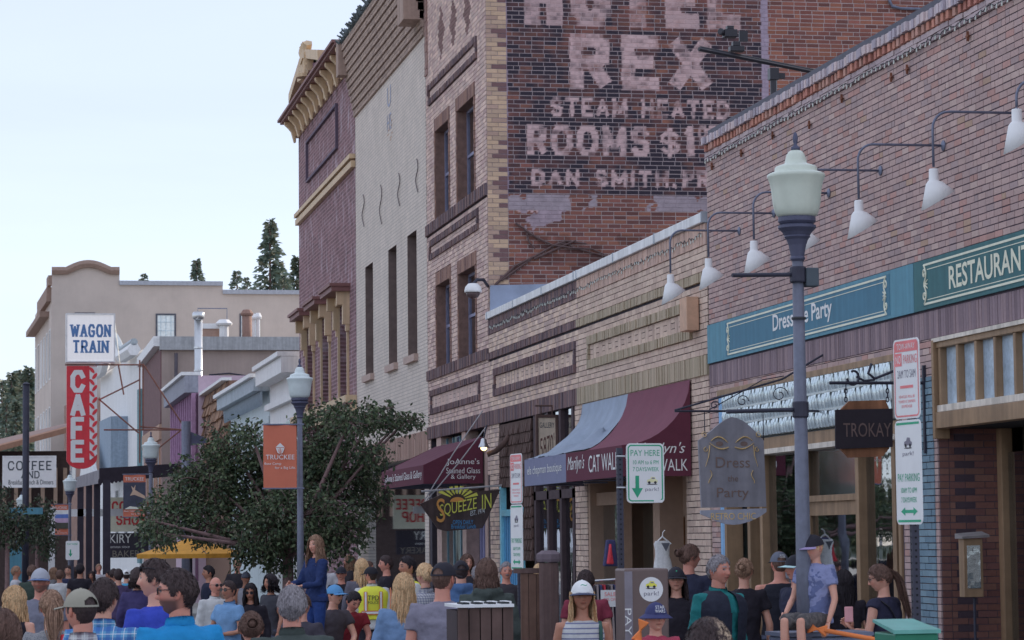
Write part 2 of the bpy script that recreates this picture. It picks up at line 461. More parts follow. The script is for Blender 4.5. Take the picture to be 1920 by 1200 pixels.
M_BRICK = mat('fired_brick', (1,1,1), rough=.9, var=.10, scale=25, bump=.12, bscale=160, attr=True)
M_MORT = mat('mortar', P(66,60,72), rough=.95, var=.2, scale=8, bump=.3, bscale=60)
M_MORTD = mat('dark_mortar', P(52,50,60), rough=.95, var=.2, scale=8, bump=.3)
M_WHITE = mat('white_enamel', P(200,205,222), rough=.35, var=.05)
M_DARKM = mat('dark_iron', P(42,44,58), rough=.5, var=.2, metal=.3)
M_GREYM = mat('grey_painted_metal', P(82,90,112), rough=.45, var=.14, scale=14, metal=.2, streak=.15)
M_WOODY = mat('ochre_painted_wood', P(118,97,76), rough=.55, var=.15, streak=.3)
M_WOODL = mat('weathered_white_wood', P(170,165,160), rough=.7, var=.2, streak=.3)
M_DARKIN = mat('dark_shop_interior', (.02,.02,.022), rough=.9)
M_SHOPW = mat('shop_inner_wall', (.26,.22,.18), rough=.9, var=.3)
M_GLASS = glass('shop_glass', (.7,.76,.76), .34)
M_GLASSB = glass('upper_window_glass', (.35,.42,.5), .3)
M_ROOF = mat('tar_roof', (.06,.06,.065), rough=.95, var=.2)
M_CAP = mat('pale_metal_coping', P(186,200,214), rough=.5, var=.08, streak=.2)
M_STUCB = mat('plain_back_wall', P(120,110,108), rough=.9, var=.15, bump=.2)

def shell(parent, y0, y1, z1, depth=13.0, roofz=None, m=None, front=X0, open_front=True):
    """side, back and roof of a row building whose street front is at X=front"""
    m = m or M_STUCB; x1 = front+depth
    mb = MB()
    mb.quad((front+.02,y0,-1.2),(x1,y0,-1.2),(x1,y0,z1),(front+.02,y0,z1))
    mb.quad((front+.02,y1,-1.2),(x1,y1,-1.2),(x1,y1,z1),(front+.02,y1,z1))
    mb.quad((x1,y0,-1.2),(x1,y1,-1.2),(x1,y1,z1),(x1,y0,z1))
    mb.build('side_and_back_wall', m, parent)
    rz = roofz or z1-.5
    MB().quad((front+.02,y0,rz),(x1,y0,rz),(x1,y1,rz),(front+.02,y1,rz)).build('roof', M_ROOF, parent)

def ztop(u, v, off=0): return F(u, v, off)[1]

# ------------------------------------------------------------------ ground
def ground_sheet(name, x0, x1, y0, y1, dz, m, kind='structure'):
    mb = MB(); mb.quad((x0,y0,zg(y0)+dz),(x1,y0,zg(y0)+dz),(x1,y1,zg(y1)+dz),(x0,y1,zg(y1)+dz))
    return tag(mb.build(name, m), kind=kind)
M_ASPH = mat('asphalt', (.12,.12,.125), rough=.9, var=.25, scale=3, bump=.4, bscale=150)
M_PAVE = mat('concrete_pavement', (.3,.29,.28), rough=.9, var=.18, scale=2, bump=.2, bscale=90)
M_EARTH = mat('pale_gravel_lot', (.40,.38,.35), rough=.95, var=.3, scale=.1)
ground_sheet('ground', -1500, 1500, -300, 2600, -.03, M_EARTH)
ground_sheet('road', -9, SWX, -40, 330, 0, M_ASPH)
mb = MB()
for (ya, yb) in [(5+i*1.5, 5+i*1.5+1.488) for i in range(0, 55)]:
    for xa, xb in ((SWX+.16, 6.9), (6.912, X0)):
        mb.hexa([(xa,ya,zg(ya)-.1),(xb,ya,zg(ya)-.1),(xb,yb,zg(yb)-.1),(xa,yb,zg(yb)-.1),(xa,ya,zg(ya)+KERB),(xb,ya,zg(ya)+KERB),(xb,yb,zg(yb)+KERB),(xa,yb,zg(yb)+KERB)])
tag(mb.build('pavement', M_PAVE), kind='structure')
mb = MB(); mb.hexa([(SWX,5,zg(5)-.1),(SWX+.15,5,zg(5)-.1),(SWX+.15,88,zg(88)-.1),(SWX,88,zg(88)-.1),(SWX+.02,5,zg(5)+KERB+.004),(SWX+.15,5,zg(5)+KERB+.004),(SWX+.15,88,zg(88)+KERB+.004),(SWX+.02,88,zg(88)+KERB+.004)])
tag(mb.build('kerb', mat('kerb_concrete', (.36,.35,.33), bump=.2)), kind='structure')

# ------------------------------------------------------------------ pink brick shop (nearest building)
PY0, PY1, PTOP = 17.0, 33.92, 7.1
pink = thing('brick_shop_building', 'long single storey pink brick shop building with dentilled parapet and green fascia', 'building', (X0+6, 25, zg(25)))
shell(pink, PY0, PY1, PTOP-.05, 14, 6.5)
Z_SOLB, Z_SOLT, Z_SGB, Z_SGT = 3.77, 4.05, 4.07, 4.575
# openings: the dress shop front and the recessed restaurant front
DS0, DS1 = FY(1686), FY(1347)            # dress shop front along the street
RS0, RS1 = 18.0, FY(1757)                # restaurant front
holesP = [(DS0, DS1, -1.2, 3.70), (RS0, RS1, -1.2, 3.76)]
wall(FAC, PY0, PY1, -1.2, PTOP-.06, holesP, n=-.007, reveal=.3).build('mortar_wall', M_MORT, pink)
pinkc = palette([P(136,117,118), P(133,116,118), P(140,122,122), P(140,110,108), P(126,112,116), P(134,107,105), P(144,128,127), P(133,113,102)], [6,6,4,1.6,3,.9,2,.4], .06)
rc = lay(PY0, PY1, Z_SGT+.01, PTOP-.36, .204, .0675, seed=4, header=.12)
bricks(FAC, rc, .011, pinkc, M_BRICK, pink, proud=.0, nparts=300)
rc = lay(PY0, PY1, 3.55, Z_SOLB, .204, .0675, holesP, seed=5) + lay(FY(1756), FY(1690), -.5, 3.55, .204, .0675, holesP, seed=6) + lay(DS1, PY1, -.5, 3.55, .204, .0675, holesP, seed=7)
bricks(FAC, rc, .009, pinkc, M_BRICK, pink, stuffname='pier_brickwork')
solc = palette([P(104,92,102), P(112,98,106), P(96,84,94)], None, .1)
bricks(FAC, lay(PY0, PY1, Z_SOLB, Z_SOLT, .07, Z_SOLT-Z_SOLB, (), seed=8), .007, solc, M_BRICK, pink, stuffname='soldier_course')
# parapet: plain corbel, dentils, rowlock, dark flashing
bricks(FAC, lay(PY0, PY1, PTOP-.36, PTOP-.24, .204, .06, seed=9), .009, palette([P(140,130,136), P(132,122,130)]), M_BRICK, pink, proud=.03, stuffname='corbel_course')
rd = [(a, .075, PTOP-.238, .085) for a in np.arange(PY0+.05, PY1-.08, .15)]
bricks(FAC, rd, .002, palette([P(150,104,92), P(146,112,104), P(138,92,84)]), M_BRICK, pink, proud=.055, nparts=60, name='dentil_brick', stuffname='dentil_course')
rr = [(a, .07, PTOP-.15, .10) for a in np.arange(PY0, PY1-.06, .073)]
bricks(FAC, rr, .006, palette([P(142,136,146), P(128,124,138), P(150,140,146)]), M_BRICK, pink, proud=.085, stuffname='rowlock_course')
mb = MB(); FAC.box(mb, PY0, PY1-.25, PTOP-.045, PTOP+.03, -.35, .04); mb.build('flashing', mat('dark_flashing', P(58,60,74), rough=.6), pink)
MB().box(X0+.02, X0+.36, PY0, PY1, 6.4, PTOP-.07).build('parapet', M_STUCB, pink)
# star shaped wall anchors
for u, v in ((1338,312),(1393,287),(1452,254),(1521,234),(1582,185),(1675,145),(1705,130),(1819,68)):
    y, z = F(u, v); mb = MB()
    pts = []
    for k in range(8):
        r_ = .05 if k % 2 == 0 else .016
        pts.append(FAC.pt(y+r_*math.sin(k*math.pi/4), z+r_*math.cos(k*math.pi/4), .012))
    mb.prism(pts, (-.025, 0, 0)); mb.build('anchor_plate', mat('rusty_iron', P(96,62,50), rough=.9, var=.3), pink)
def string_lights(label, z, ya, yb, off, seed, sag=.02):
    rng = random.Random(seed); t = MB(); pts = []; y = ya
    while y < yb:
        pts.append((X0-off-.012-rng.random()*.01, y, z + rng.uniform(-sag, sag))); y += .07
    root = thing('string_lights', label, 'string lights', (X0-off, ya, z))
    MB().tube(pts, .006, 4).build('wire', mat('black_cable', P(40,44,50), rough=.6), root)
    bm_ = MB()
    for p in pts[::2]:
        bm_.tube([p, (p[0]-.006, p[1]+rng.uniform(-.015,.015), p[2]-.045)], [.007,.011], 5)
    bm_.build('bulbs', mat('clear_bulb', P(150,160,160), rough=.2), root)['kind'] = 'stuff'
    return root
string_lights('dark string of small bulbs along the parapet of the pink brick building', PTOP-.34, PY0, PY1, .03, 3)
string_lights('dark string of small bulbs under the white coping of the low buildings', 5.80, 34.1, 49.7, .02, 5, .03)

# green fascia boards
M_TEAL = mat('teal_sign_paint', P(62,112,134), rough=.6, var=.10, streak=.18)
M_GREEN = mat('green_sign_paint', P(38,84,92), rough=.6, var=.10, streak=.15)
M_TEALD = mat('deep_teal_sign_paint', P(46,94,120), rough=.6, var=.10, streak=.15)
M_CREAM = mat('cream_sign_paint', P(186,180,160), rough=.6, var=.1)
M_SIGNW = mat('white_sign_paint', P(222,222,232), rough=.5, var=.04)
def scroll(mb, fr, a, z0, z1, s, n):              # mirrored scroll ornament, opening towards s
    zc, h = (z0+z1)/2, (z1-z0)/2
    for q in (-1, 1):
        pts = []
        for i in range(22):
            t = i/21; r_ = h*.26*(1-.75*t); w = t*2.1*math.pi
            pts.append(fr.pt(a + s*(h*.28 + r_*math.cos(w)*.9 - h*.2), zc + q*(h*.55 + r_*math.sin(w)), n))
        mb.tube(pts, h*.05, 5)
        pts = [fr.pt(a + s*h*(.06+.30*math.sin(t*math.pi)), zc+q*h*(1-t*.95), n+.001) for t in np.linspace(0,1,9)]
        mb.tube(pts, h*.05, 5)
    for q in (-1, 0, 1): mb.tube([fr.pt(a+s*h*.1, zc, n), fr.pt(a+s*h*.55, zc+q*h*.22, n)], [h*.07, h*.03], 5)
def fascia(label, ya, yb, m, body, seed, panel=None, lat=None, **kw):
    root = thing('shop_fascia_sign', label, 'shop sign', (X0-.03, (ya+yb)/2, Z_SGB))
    mb = MB(); FAC.box(mb, ya, yb, Z_SGB, Z_SGT, .0, .03); mb.build('board', m, root)
    pa, pb = panel
    mb = MB(); FAC.box(mb, pa, pb, Z_SGB+.035, Z_SGT-.035, .03, .033); mb.build('panel', kw.get('pm', m), root)
    mb = MB(); zt, zb_, w = Z_SGT-.055, Z_SGB+.055, .022
    e = .10
    for z in (zt, zb_):
        FAC.box(mb, pa+e, pb-e, z-w/2, z+w/2, .033, .037)
        FAC.box(mb, pa+e+.1, pb-e-.1, z-w/2+(.045 if z == zb_ else -.045), z-w/2+(.045 if z == zb_ else -.045)+.008, .033, .036)
    scroll(mb, FAC, pa+e, zb_, zt, 1, .036); scroll(mb, FAC, pb-e, zb_, zt, -1, .036)
    mb.build('border', M_CREAM, root)
    for (bd, yc, zc, w_, h_, mm) in body:
        text(bd, FAC.pt(yc, zc, .034), (0,-1,0), (0,0,1), w_, h_, mm, root, bold=.018)
    return root
yl, yr = FY(1456), FY(1568)
fascia('teal fascia board with white shop lettering above the dress shop', FY(1722)+.005, PY1-.01, M_TEAL,
    [('Dress the Party', (yl+yr)/2, (Z_SGB+Z_SGT)/2+.01, abs(yl-yr)*1.0, .26, M_SIGNW)], 1, panel=(FY(1677), FY(1366)), pm=M_TEALD)
fascia('dark green fascia board with cream restaurant lettering at the right edge', 17.2, FY(1722)-.005, M_GREEN,
    [('RESTAURANT', (FY(1790)+FY(1944))/2, (Z_SGB+Z_SGT)/2, FY(1790)-FY(1944), .23, M_CREAM)], 2, panel=(FY(2100), FY(1736)))

# --- dress shop front
front = thing('dress_shop', 'ochre timber shop front with prism glass transom under the teal fascia', 'shop front', (X0, (DS0+DS1)/2, zg(29)))
fr2 = FAC
def bars(mb, ya, yb, z0, z1, n0, n1): FAC.box(mb, ya, yb, z0, z1, n0, n1)
yTa, yTb = FY(1680), FY(1357)
ZT0, ZT1 = 3.02, 3.62
mb = MB()
bars(mb, DS0, DS1, ZT1, ZT1+.075, -.22, .03); bars(mb, DS0, DS1, 2.86, ZT0-.02, -.24, .02)
bars(mb, DS0, DS0+.08, -.3, ZT1, -.2, .02); bars(mb, DS1-.34, DS1-.24, -.3, ZT1, -.2, .02)
for u in (1390, 1413, 1484, 1592, 1660): y = FY(u); bars(mb, y-.06, y+.06, -.3, 2.86, -.26, -.06)
mb.build('timber_frame', M_WOODY, front, bevel=.006)
mb = MB(); bars(mb, DS0+.08, DS1-.34, ZT1+.075, 3.70, -.2, .0); bars(mb, DS0+.08, DS1-.34, 2.80, 2.86, -.24, .05); mb.build('flashing_strip', M_WOODL, front)
mb = MB(); bars(mb, DS1-.24, DS1, -.4, 3.7, -.2, .004); mb.build('blue_pilaster', mat('blue_pilaster_paint', P(98,140,182), rough=.6, streak=.2), front)
# prism glass: small bulging tiles with lead bars
M_PRISM = mat('ribbed_prism_glass', P(150,168,180), rough=.12, var=.2, scale=3, metal=.35, spec=.6)
nt_ = int((DS1-.4-DS0-.08)/.125); aT = DS0+.09; dT = (DS1-.36-aT)/nt_
tile = None
for r_ in range(3):
    za = ZT0 + r_*(ZT1-ZT0)/3; zb2 = za+(ZT1-ZT0)/3
    for i in range(nt_):
        if tile is None:
            mb = MB(); n_ = 6
            for j in range(n_+1):
                t = j/n_; bul = .022*math.sin(t*math.pi)
                for k in range(n_+1):
                    s_ = k/n_; b2 = bul*math.sin(s_*math.pi)
                    mb.v.append((-.055-b2-.01*s_, (t)*(dT-.012), s_*((ZT1-ZT0)/3-.02))); mb.c.append(None)
            for j in range(n_):
                for k in range(n_): mb.f.append((j*(n_+1)+k, (j+1)*(n_+1)+k, (j+1)*(n_+1)+k+1, j*(n_+1)+k+1))
            tile = mb.build('prism_pane', M_PRISM, front, smooth=True, local=True)
            tile.location = (0, aT+.006-front.location.y, za+.01-front.location.z); o = tile
        else:
            o = tile.copy(); COL.objects.link(o); o.location = (0, aT+i*dT+.006-front.location.y, za+.01-front.location.z)
            o.rotation_euler = (0, .05*math.sin(i*1.7+r_*2.1), .03*math.sin(i*3.1+r_))
mb = MB(); bars(mb, aT, aT+nt_*dT, ZT0-.02, ZT1, -.12, -.05); mb.build('transom_backing', mat('lead_grey', P(88,100,112), rough=.5, metal=.4), front)
mb = MB()
for i in range(nt_+1): bars(mb, aT+i*dT-.006, aT+i*dT+.006, ZT0, ZT1, -.05, .066-.01)
for r_ in range(1, 3): bars(mb, aT, aT+nt_*dT, ZT0+r_*(ZT1-ZT0)/3-.012, ZT0+r_*(ZT1-ZT0)/3+.012, -.05, .07)
mb.build('lead_bars', mat('lead_bar', P(140,152,160), rough=.35, metal=.6), front)
for ua, ub in ((1413,1484),(1592,1660),(1660,1686)):
    a, b_ = sorted((FY(ua), FY(ub))); mb = MB(); bars(mb, a+.06, b_-.06, .3, 2.8, -.165, -.155); mb.build('window_pane', M_GLASS, front)
mb = MB(); bars(mb, DS0+.05, FY(1592), -.4, .32, -.24, -.03); bars(mb, FY(1484), DS1-.3, -.4, .32, -.24, -.03); mb.build('stall_riser', mat('brown_riser', P(110,88,66), rough=.7), front)
# door with glazed upper light
da, db = FY(1590), FY(1486)
mb = MB()
bars(mb, da, da+.14, -.2, 2.2, -.2, -.14); bars(mb, db-.14, db, -.2, 2.2, -.2, -.14); bars(mb, da+.14, db-.14, 2.04, 2.2, -.2, -.14); bars(mb, da+.14, db-.14, -.2, .7, -.2, -.145); bars(mb, da, db, 2.2, 2.27, -.24, -.1)
door = mb.build('door', M_WOODY, front)
mb = MB(); bars(mb, da+.14, db-.14, .7, 2.04, -.18, -.17); mb.build('door_pane', M_GLASS, door)
mb = MB(); mb.tube([FAC.pt(da+.07, 1.0, -.12), FAC.pt(da+.07, 1.25, -.12)], .012, 6); mb.build('handle', M_DARKM, door)
mb = MB(); bars(mb, da, db, 2.27, 2.86, -.19, -.18); mb.build('door_transom_pane', glass('greenish_glass', (.5,.62,.52), .35, .1), front)
mb = MB(); mb.box(X0+2.6, X0+2.7, DS0, DS1, -.5, 3.4); mb.box(X0+.3, X0+2.6, DS0, DS1, 3.4, 3.45); mb.box(X0+.3, X0+2.7, DS1, DS1+.05, -.5, 3.4); mb.box(X0+.3, X0+2.7, DS0-.05, DS0, -.5, 3.4)
mb.build('shop_room', M_SHOPW, front)
MB().box(X0+.3, X0+2.7, DS0, DS1, -.3, -.2).build('shop_floor', mat('shop_floor_wood', (.15,.10,.06)), front)

# teal painted brick pier and the brick reveal of the restaurant entrance
pier_c = palette([P(84,108,126), P(80,104,122), P(90,114,130)], None, .06)
bricks(FAC, lay(FY(1750), FY(1704), -.5, 3.4, .204, .0675, seed=31), .009, pier_c, M_BRICK, pink, proud=.02, stuffname='teal_pier_brickwork')
rest = thing('restaurant', 'timber restaurant front with frosted transom lights and recessed brick entrance', 'shop front', (X0, 22, zg(22)))
RF = Fr((X0, RS1-.002, 0), (1,0,0), (0,-1,0))        # reveal wall that faces the camera
REC = .62
MB().quad(RF.pt(0,-1,-.0), RF.pt(REC,-1,0), RF.pt(REC,2.9,0), RF.pt(0,2.9,0)).build('reveal_mortar', M_MORT, rest)
def revealc(A, Z, b):
    c = palette([P(96,66,62), P(100,72,66), P(90,62,62)], None, .1)(A, Z, b)
    row = np.floor((Z.mean(1)+.5)/.0675).astype(int); ac = A.mean(1)
    dark = (row % 2 == 0) & (ac > .17) & (ac < .36)
    c[dark] = np.array(P(58,48,58))
    return c
rects = []
for k in range(51):
    z = -.5+k*.0675
    segs = [(0,.1),(.1,.16),(.16,.365),(.365,.57),(.57,.62)] if k % 2 == 0 else [(0,.1),(.1,.265),(.265,.47),(.47,.62)]
    rects += [(s, e-s, z, .0675) for s, e in segs]
bricks(RF, rects, .008, revealc, M_BRICK, rest, proud=.006, nparts=150, vis=lambda u, v: v > 800, stuffname='reveal_brickwork')
mb = MB()
ZB0, ZB1, ZC1 = 2.86, 3.02, 3.66
FAC.box(mb, RS0, RS1-.02, ZB0, ZB1, -.1, .05)                          # beam over the entrance
FAC.box(mb, RS1-.06, RS1+.0, ZB0-.1, 3.74, -.1, .06); FAC.box(mb, RS0, RS1, ZC1, ZC1+.06, -.1, .03)
for i in range(0, 14):
    y = RS1-.12-i*.5; FAC.box(mb, y-.03, y+.03, ZB1+.07, ZC1, -.1, .02)
yd = RS1-.05
mb.box(X0+REC-.02, X0+REC+.16, RS1-1.1+.0, RS1-.98, -.3, ZB0); mb.box(X0+REC-.02, X0+REC+.12, RS0, RS1-1.1, 2.62, ZB0)
mb.box(X0+REC-.02, X0+REC+.10, RS1-.14, RS1-.01, -.3, ZB0)
mb.build('timber_frame', M_WOODY, rest, bevel=.006)
mb = MB(); FAC.box(mb, RS0, RS1-.02, ZB1+.005, ZB1+.07, -.1, .03); FAC.box(mb, RS0, RS1-.0, ZC1+.06, 3.76, -.1, .055); mb.build('weathered_sill', M_WOODL, rest)
for i in range(13):
    y = RS1-.15-i*.5; mb = MB(); FAC.box(mb, y-.44, y, ZB1+.07, ZC1, -.06, -.05)
    mb.build('transom_pane', mat('frosted_pane', P(120,140,160), rough=.25, var=.35, scale=9, spec=.7), rest)
mb = MB(); mb.box(X0+REC+.05, X0+REC+.06, RS0, RS1-.14, -.3, 2.62); mb.build('window_pane', M_GLASS, rest)
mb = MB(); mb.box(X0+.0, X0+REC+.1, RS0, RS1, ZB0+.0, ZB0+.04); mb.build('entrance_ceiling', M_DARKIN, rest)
mb = MB(); mb.box(X0+3, X0+3.1, RS0, RS1, -.5, 3.4); mb.box(X0+.9, X0+3.1, RS1, RS1+.05, -.5, 3.4); mb.box(X0+.9, X0+3, RS0, RS1, 3.0, 3.05); mb.build('dining_room', M_SHOPW, rest)

# goods on show in the dress shop
def shop_item(name, label, cat, uA, vA, uB, vB, dx, c, th=.1):
    y0, z0 = F(uB, vB, -dx); y1, z1 = F(uA, vA, -dx); mb = MB(); n = 10; sec = []
    for i, (t, w) in enumerate(((0,.5),(.06,.42),(.25,.30),(.45,.26),(.5,.28),(1,.62))):
        for k in range(n): q = 2*math.pi*k/n; sec.append((X0+dx+th*w*1.6*math.sin(q), (y0+y1)/2+(y1-y0)*w*math.cos(q), z1+(z0-z1)*t))
    mb.add(sec, [(i*n+k, i*n+(k+1)%n, (i+1)*n+(k+1)%n, (i+1)*n+k) for i in range(5) for k in range(n)]); tag(mb.build(name, mat('goods_'+name+'_%d' % uA, c, rough=.8, var=.25, scale=14), smooth=True), label, cat)
shop_item('red_dress', 'red and black party dress on show inside the dress shop door', 'dress', 1528, 985, 1566, 1072, .5, P(176,30,50))
shop_item('black_dress', 'black dress hanging deep inside the dress shop window', 'dress', 1610, 930, 1640, 1060, .9, P(40,38,46))
shop_item('teal_dress', 'turquoise garment on show in the left dress shop window', 'dress', 1420, 1010, 1462, 1062, .6, P(60,150,170))
shop_item('cream_dress', 'cream dress on show at the right of the dress shop window', 'dress', 1640, 960, 1680, 1070, .7, P(186,176,160))
y_, z_ = F(1544, 975, -.4); o_ = MB().box(X0+.38, X0+.40, y_-.35, y_+.35, z_-.09, z_+.09).build('window_poster', mat('orange_poster', P(206,110,60), var=.3, scale=9)); tag(o_, 'orange and white poster inside the dress shop door glass', 'poster')
text('OPEN SALE', (X0+.376, y_, z_), (0,-1,0), (0,0,1), .6, .12, M_SIGNW, None) if False else None
for u_, v_ in ((1423,995),(1470,838),(1600,905)):
    y_, z_ = F(u_, v_, -1.0); o_ = thing('pendant_bulb', {1423:'small lit bulb low in the left dress shop window',1470:'small lit bulb just below the prism glass transom',1600:'small lit bulb inside the right dress shop window'}[u_], 'lamp', (X0+1.0,y_,z_))
    MB().ball((X0+1.0,y_,z_), .035).build('bulb', mat('lit_warm_bulb', (1,.72,.3), emit=3.0), o_); MB().tube([(X0+1.0,y_,z_+.03),(X0+1.0,y_,3.4)], .005, 4).build('flex', M_DARKM, o_)
# ------------------------------------------------------------------ low tan-painted and banded brick buildings
CREAM = [P(160,142,132), P(150,134,128), P(166,150,140), P(142,126,124)]
TANP = [P(152,136,128), P(147,131,124), P(156,141,132)]
DARKB = [P(84,70,76), P(92,74,78), P(76,66,74), P(98,80,80)]
OLIVE = [P(128,119,104), P(123,115,100), P(132,123,109)]
YH = .086                                           # courses of the cream brick
def frame_panel(fr, parent, a0, a1, z0, z1, zi0, zi1, cols, seed, e=.1, weave=True, inner=None):
    """raised frame of dark soldier bricks round a basket-weave panel"""
    rects = lay(a0, a1, zi1, z1, .075, z1-zi1, seed=seed) + lay(a0, a1, z0, zi0, .075, zi0-z0, seed=seed+1)
    rects += lay(a0, a0+e, zi0, zi1, e, .086, seed=seed+2) + lay(a1-e, a1, zi0, zi1, e, .086, seed=seed+3)
    bricks(fr, rects, .007, palette(cols), M_BRICK, parent, proud=.045, stuffname='panel_frame')
    r2 = []
    h = (zi1-zi0)
    if weave:
        k = 0; a = a0+e
        while a < a1-e-.02:
            w = min(h*.9, a1-e-a)
            if k % 2 == 0: r2 += [(a, w, zi0+j*h/3, h/3) for j in range(3)]
            else: r2 += [(a+j*w/3, w/3, zi0, h) for j in range(3)]
            a += w; k += 1
    else: r2 = lay(a0+e, a1-e, zi0, zi1, .225, YH, seed=seed+5)
    bricks(fr, r2, .010, palette(inner or CREAM), M_BRICK, parent, proud=.004, stuffname='panel_infill')
def low_building(name, label, y0, y1, cols, band, topband, seed, py, ground_hole, nparts):
    root = thing(name, label, 'building', (X0+5, (y0+y1)/2, zg((y0+y1)/2)))
    shell(root, y0, y1, 5.98, 13, 5.55)
    hole = [(ground_hole[0], ground_hole[1], -1.5, ground_hole[2])]
    wall(FAC, y0, y1, -1.5, 5.98, hole, n=-.012, reveal=.35).build('mortar_wall', M_MORTD, root)
    excl = [(y0-1, y1+1, 5.18, 5.31), (py[0], py[1], 4.46, 4.98), (y0-1, y1+1, 3.93, 4.2)] + hole
    bricks(FAC, lay(y0, y1, 3.0, 5.66, .225, YH, excl, seed=seed), .011, palette(cols, None, .1), M_BRICK, root, proud=.006, nparts=nparts)
    bricks(FAC, lay(y0, y0+.0 + (hole[0][0]-y0), -.9, 3.0, .225, YH, hole, seed=seed+7) + lay(hole[0][1], y1, -.9, 3.0, .225, YH, hole, seed=seed+8), .011, palette(cols, None, .1), M_BRICK, root, proud=.012, stuffname='pier_brickwork')
    bricks(FAC, lay(y0, y1, 5.66, 5.95, .08, .29, seed=seed+1), .007, palette(topband), M_BRICK, root, proud=.02, stuffname='top_soldier_course')
    bricks(FAC, lay(y0, y1, 5.18, 5.31, .08, .13, seed=seed+2), .007, palette(band), M_BRICK, root, proud=.035, stuffname='belt_course')
    bricks(FAC, lay(y0, y1, 3.93, 4.2, .08, .27, seed=seed+3), .007, palette(band), M_BRICK, root, proud=.035, stuffname='lintel_course')
    frame_panel(FAC, root, py[0], py[1], 4.46, 4.98, 4.60, 4.84, band, seed+10, inner=cols)
    # pale metal coping in lengths
    y = y0
    while y < y1-.05:
        e = min(y+2.6, y1); mb = MB(); FAC.box(mb, y+.012, e-.004, 5.955, 6.09, -.35, .07)
        mb.build('coping', M_CAP, root, bevel=.01)
        mb = MB(); FAC.box(mb, y-.02, y+.03, 5.95, 6.096, -.3, .075); mb.build('coping_joint', mat('coping_joint', P(120,132,146)), root)
        y = e
    return root
tanb = low_building('painted_brick_shop', 'low tan painted brick shop with olive bands and a curved awning', 33.96, 41.97, TANP, OLIVE, [P(150,128,120), P(144,124,118)], 40, (34.75, 41.2), (35.2, 41.4, 3.35), 200)
brb = low_building('banded_brick_shop', 'low cream brick shop with dark brown bands beside the corner hotel', 41.98, 49.94, CREAM, DARKB, DARKB, 60, (42.15, 49.35), (42.3, 49.0, 3.93), 200)
# vent box on the tan wall
y_, z_ = F(1297, 600); o = MB()
FAC.box(o, 34.35, 34.72, 4.55, 5.0, .02, .19); vb = o.build('vent_box', mat('tan_painted_metal', P(150,122,104), rough=.6), None, bevel=.008)
tag(vb, 'square tan metal vent box on the painted brick wall beside the lamps', 'vent box')
# entry under the awning of the tan shop
M_TANW = mat('tan_render', P(128,108,96), rough=.85, var=.1)
ent = thing('boutique_entrance', 'tan recessed boutique entrance with glazed doors under the maroon awning', 'shop front', (X0, 38, zg(38)))
mb = MB()
mb.box(X0+.85, X0+.95, 35.2, 41.4, -1.2, 3.35)
mb.build('back_wall', M_TANW, ent)
MB().box(X0+.0, X0+.85, 35.2, 41.4, 3.3, 3.36).build('entrance_ceiling', M_TANW, ent)
for ya, yb, nm in ((36.0,37.0,'door'),(38.6,39.6,'door')):
    mb = MB()
    for (a,b,c,d) in ((ya,ya+.16,-.4,2.1),(yb-.16,yb,-.4,2.1),(ya+.16,yb-.16,1.95,2.1),(ya+.16,yb-.16,-.4,.55)): mb.box(X0+.74, X0+.84, a, b, c, d)
    d_ = mb.build('door', mat('brown_door_wood', P(120,84,56), rough=.5, streak=.3), ent)
    MB().box(X0+.78, X0+.79, ya+.16, yb-.16, .55, 1.95).build('door_pane', M_GLASS, d_)
MB().box(X0+.15, X0+.5, 37.35, 37.75, -.6, 3.35).build('pillar', M_TANW, ent); MB().box(X0+.0, X0+.85, 41.25, 41.39, -.6, 3.29).build('pillar', M_TANW, ent)
mb = MB(); mb.box(X0+.2, X0+.32, 39.8, 41.2, .3, 2.3); mb.build('window_pane', M_GLASS, ent)
mb = MB(); mb.box(X0+.1, X0+.3, 39.7, 41.25, 2.3, 2.5); mb.box(X0+.1, X0+.3, 39.7, 41.25, .1, .3); mb.box(X0+.1, X0+.3, 39.7, 39.8, .3, 2.3); mb.build('window_frame', M_TANW, ent)

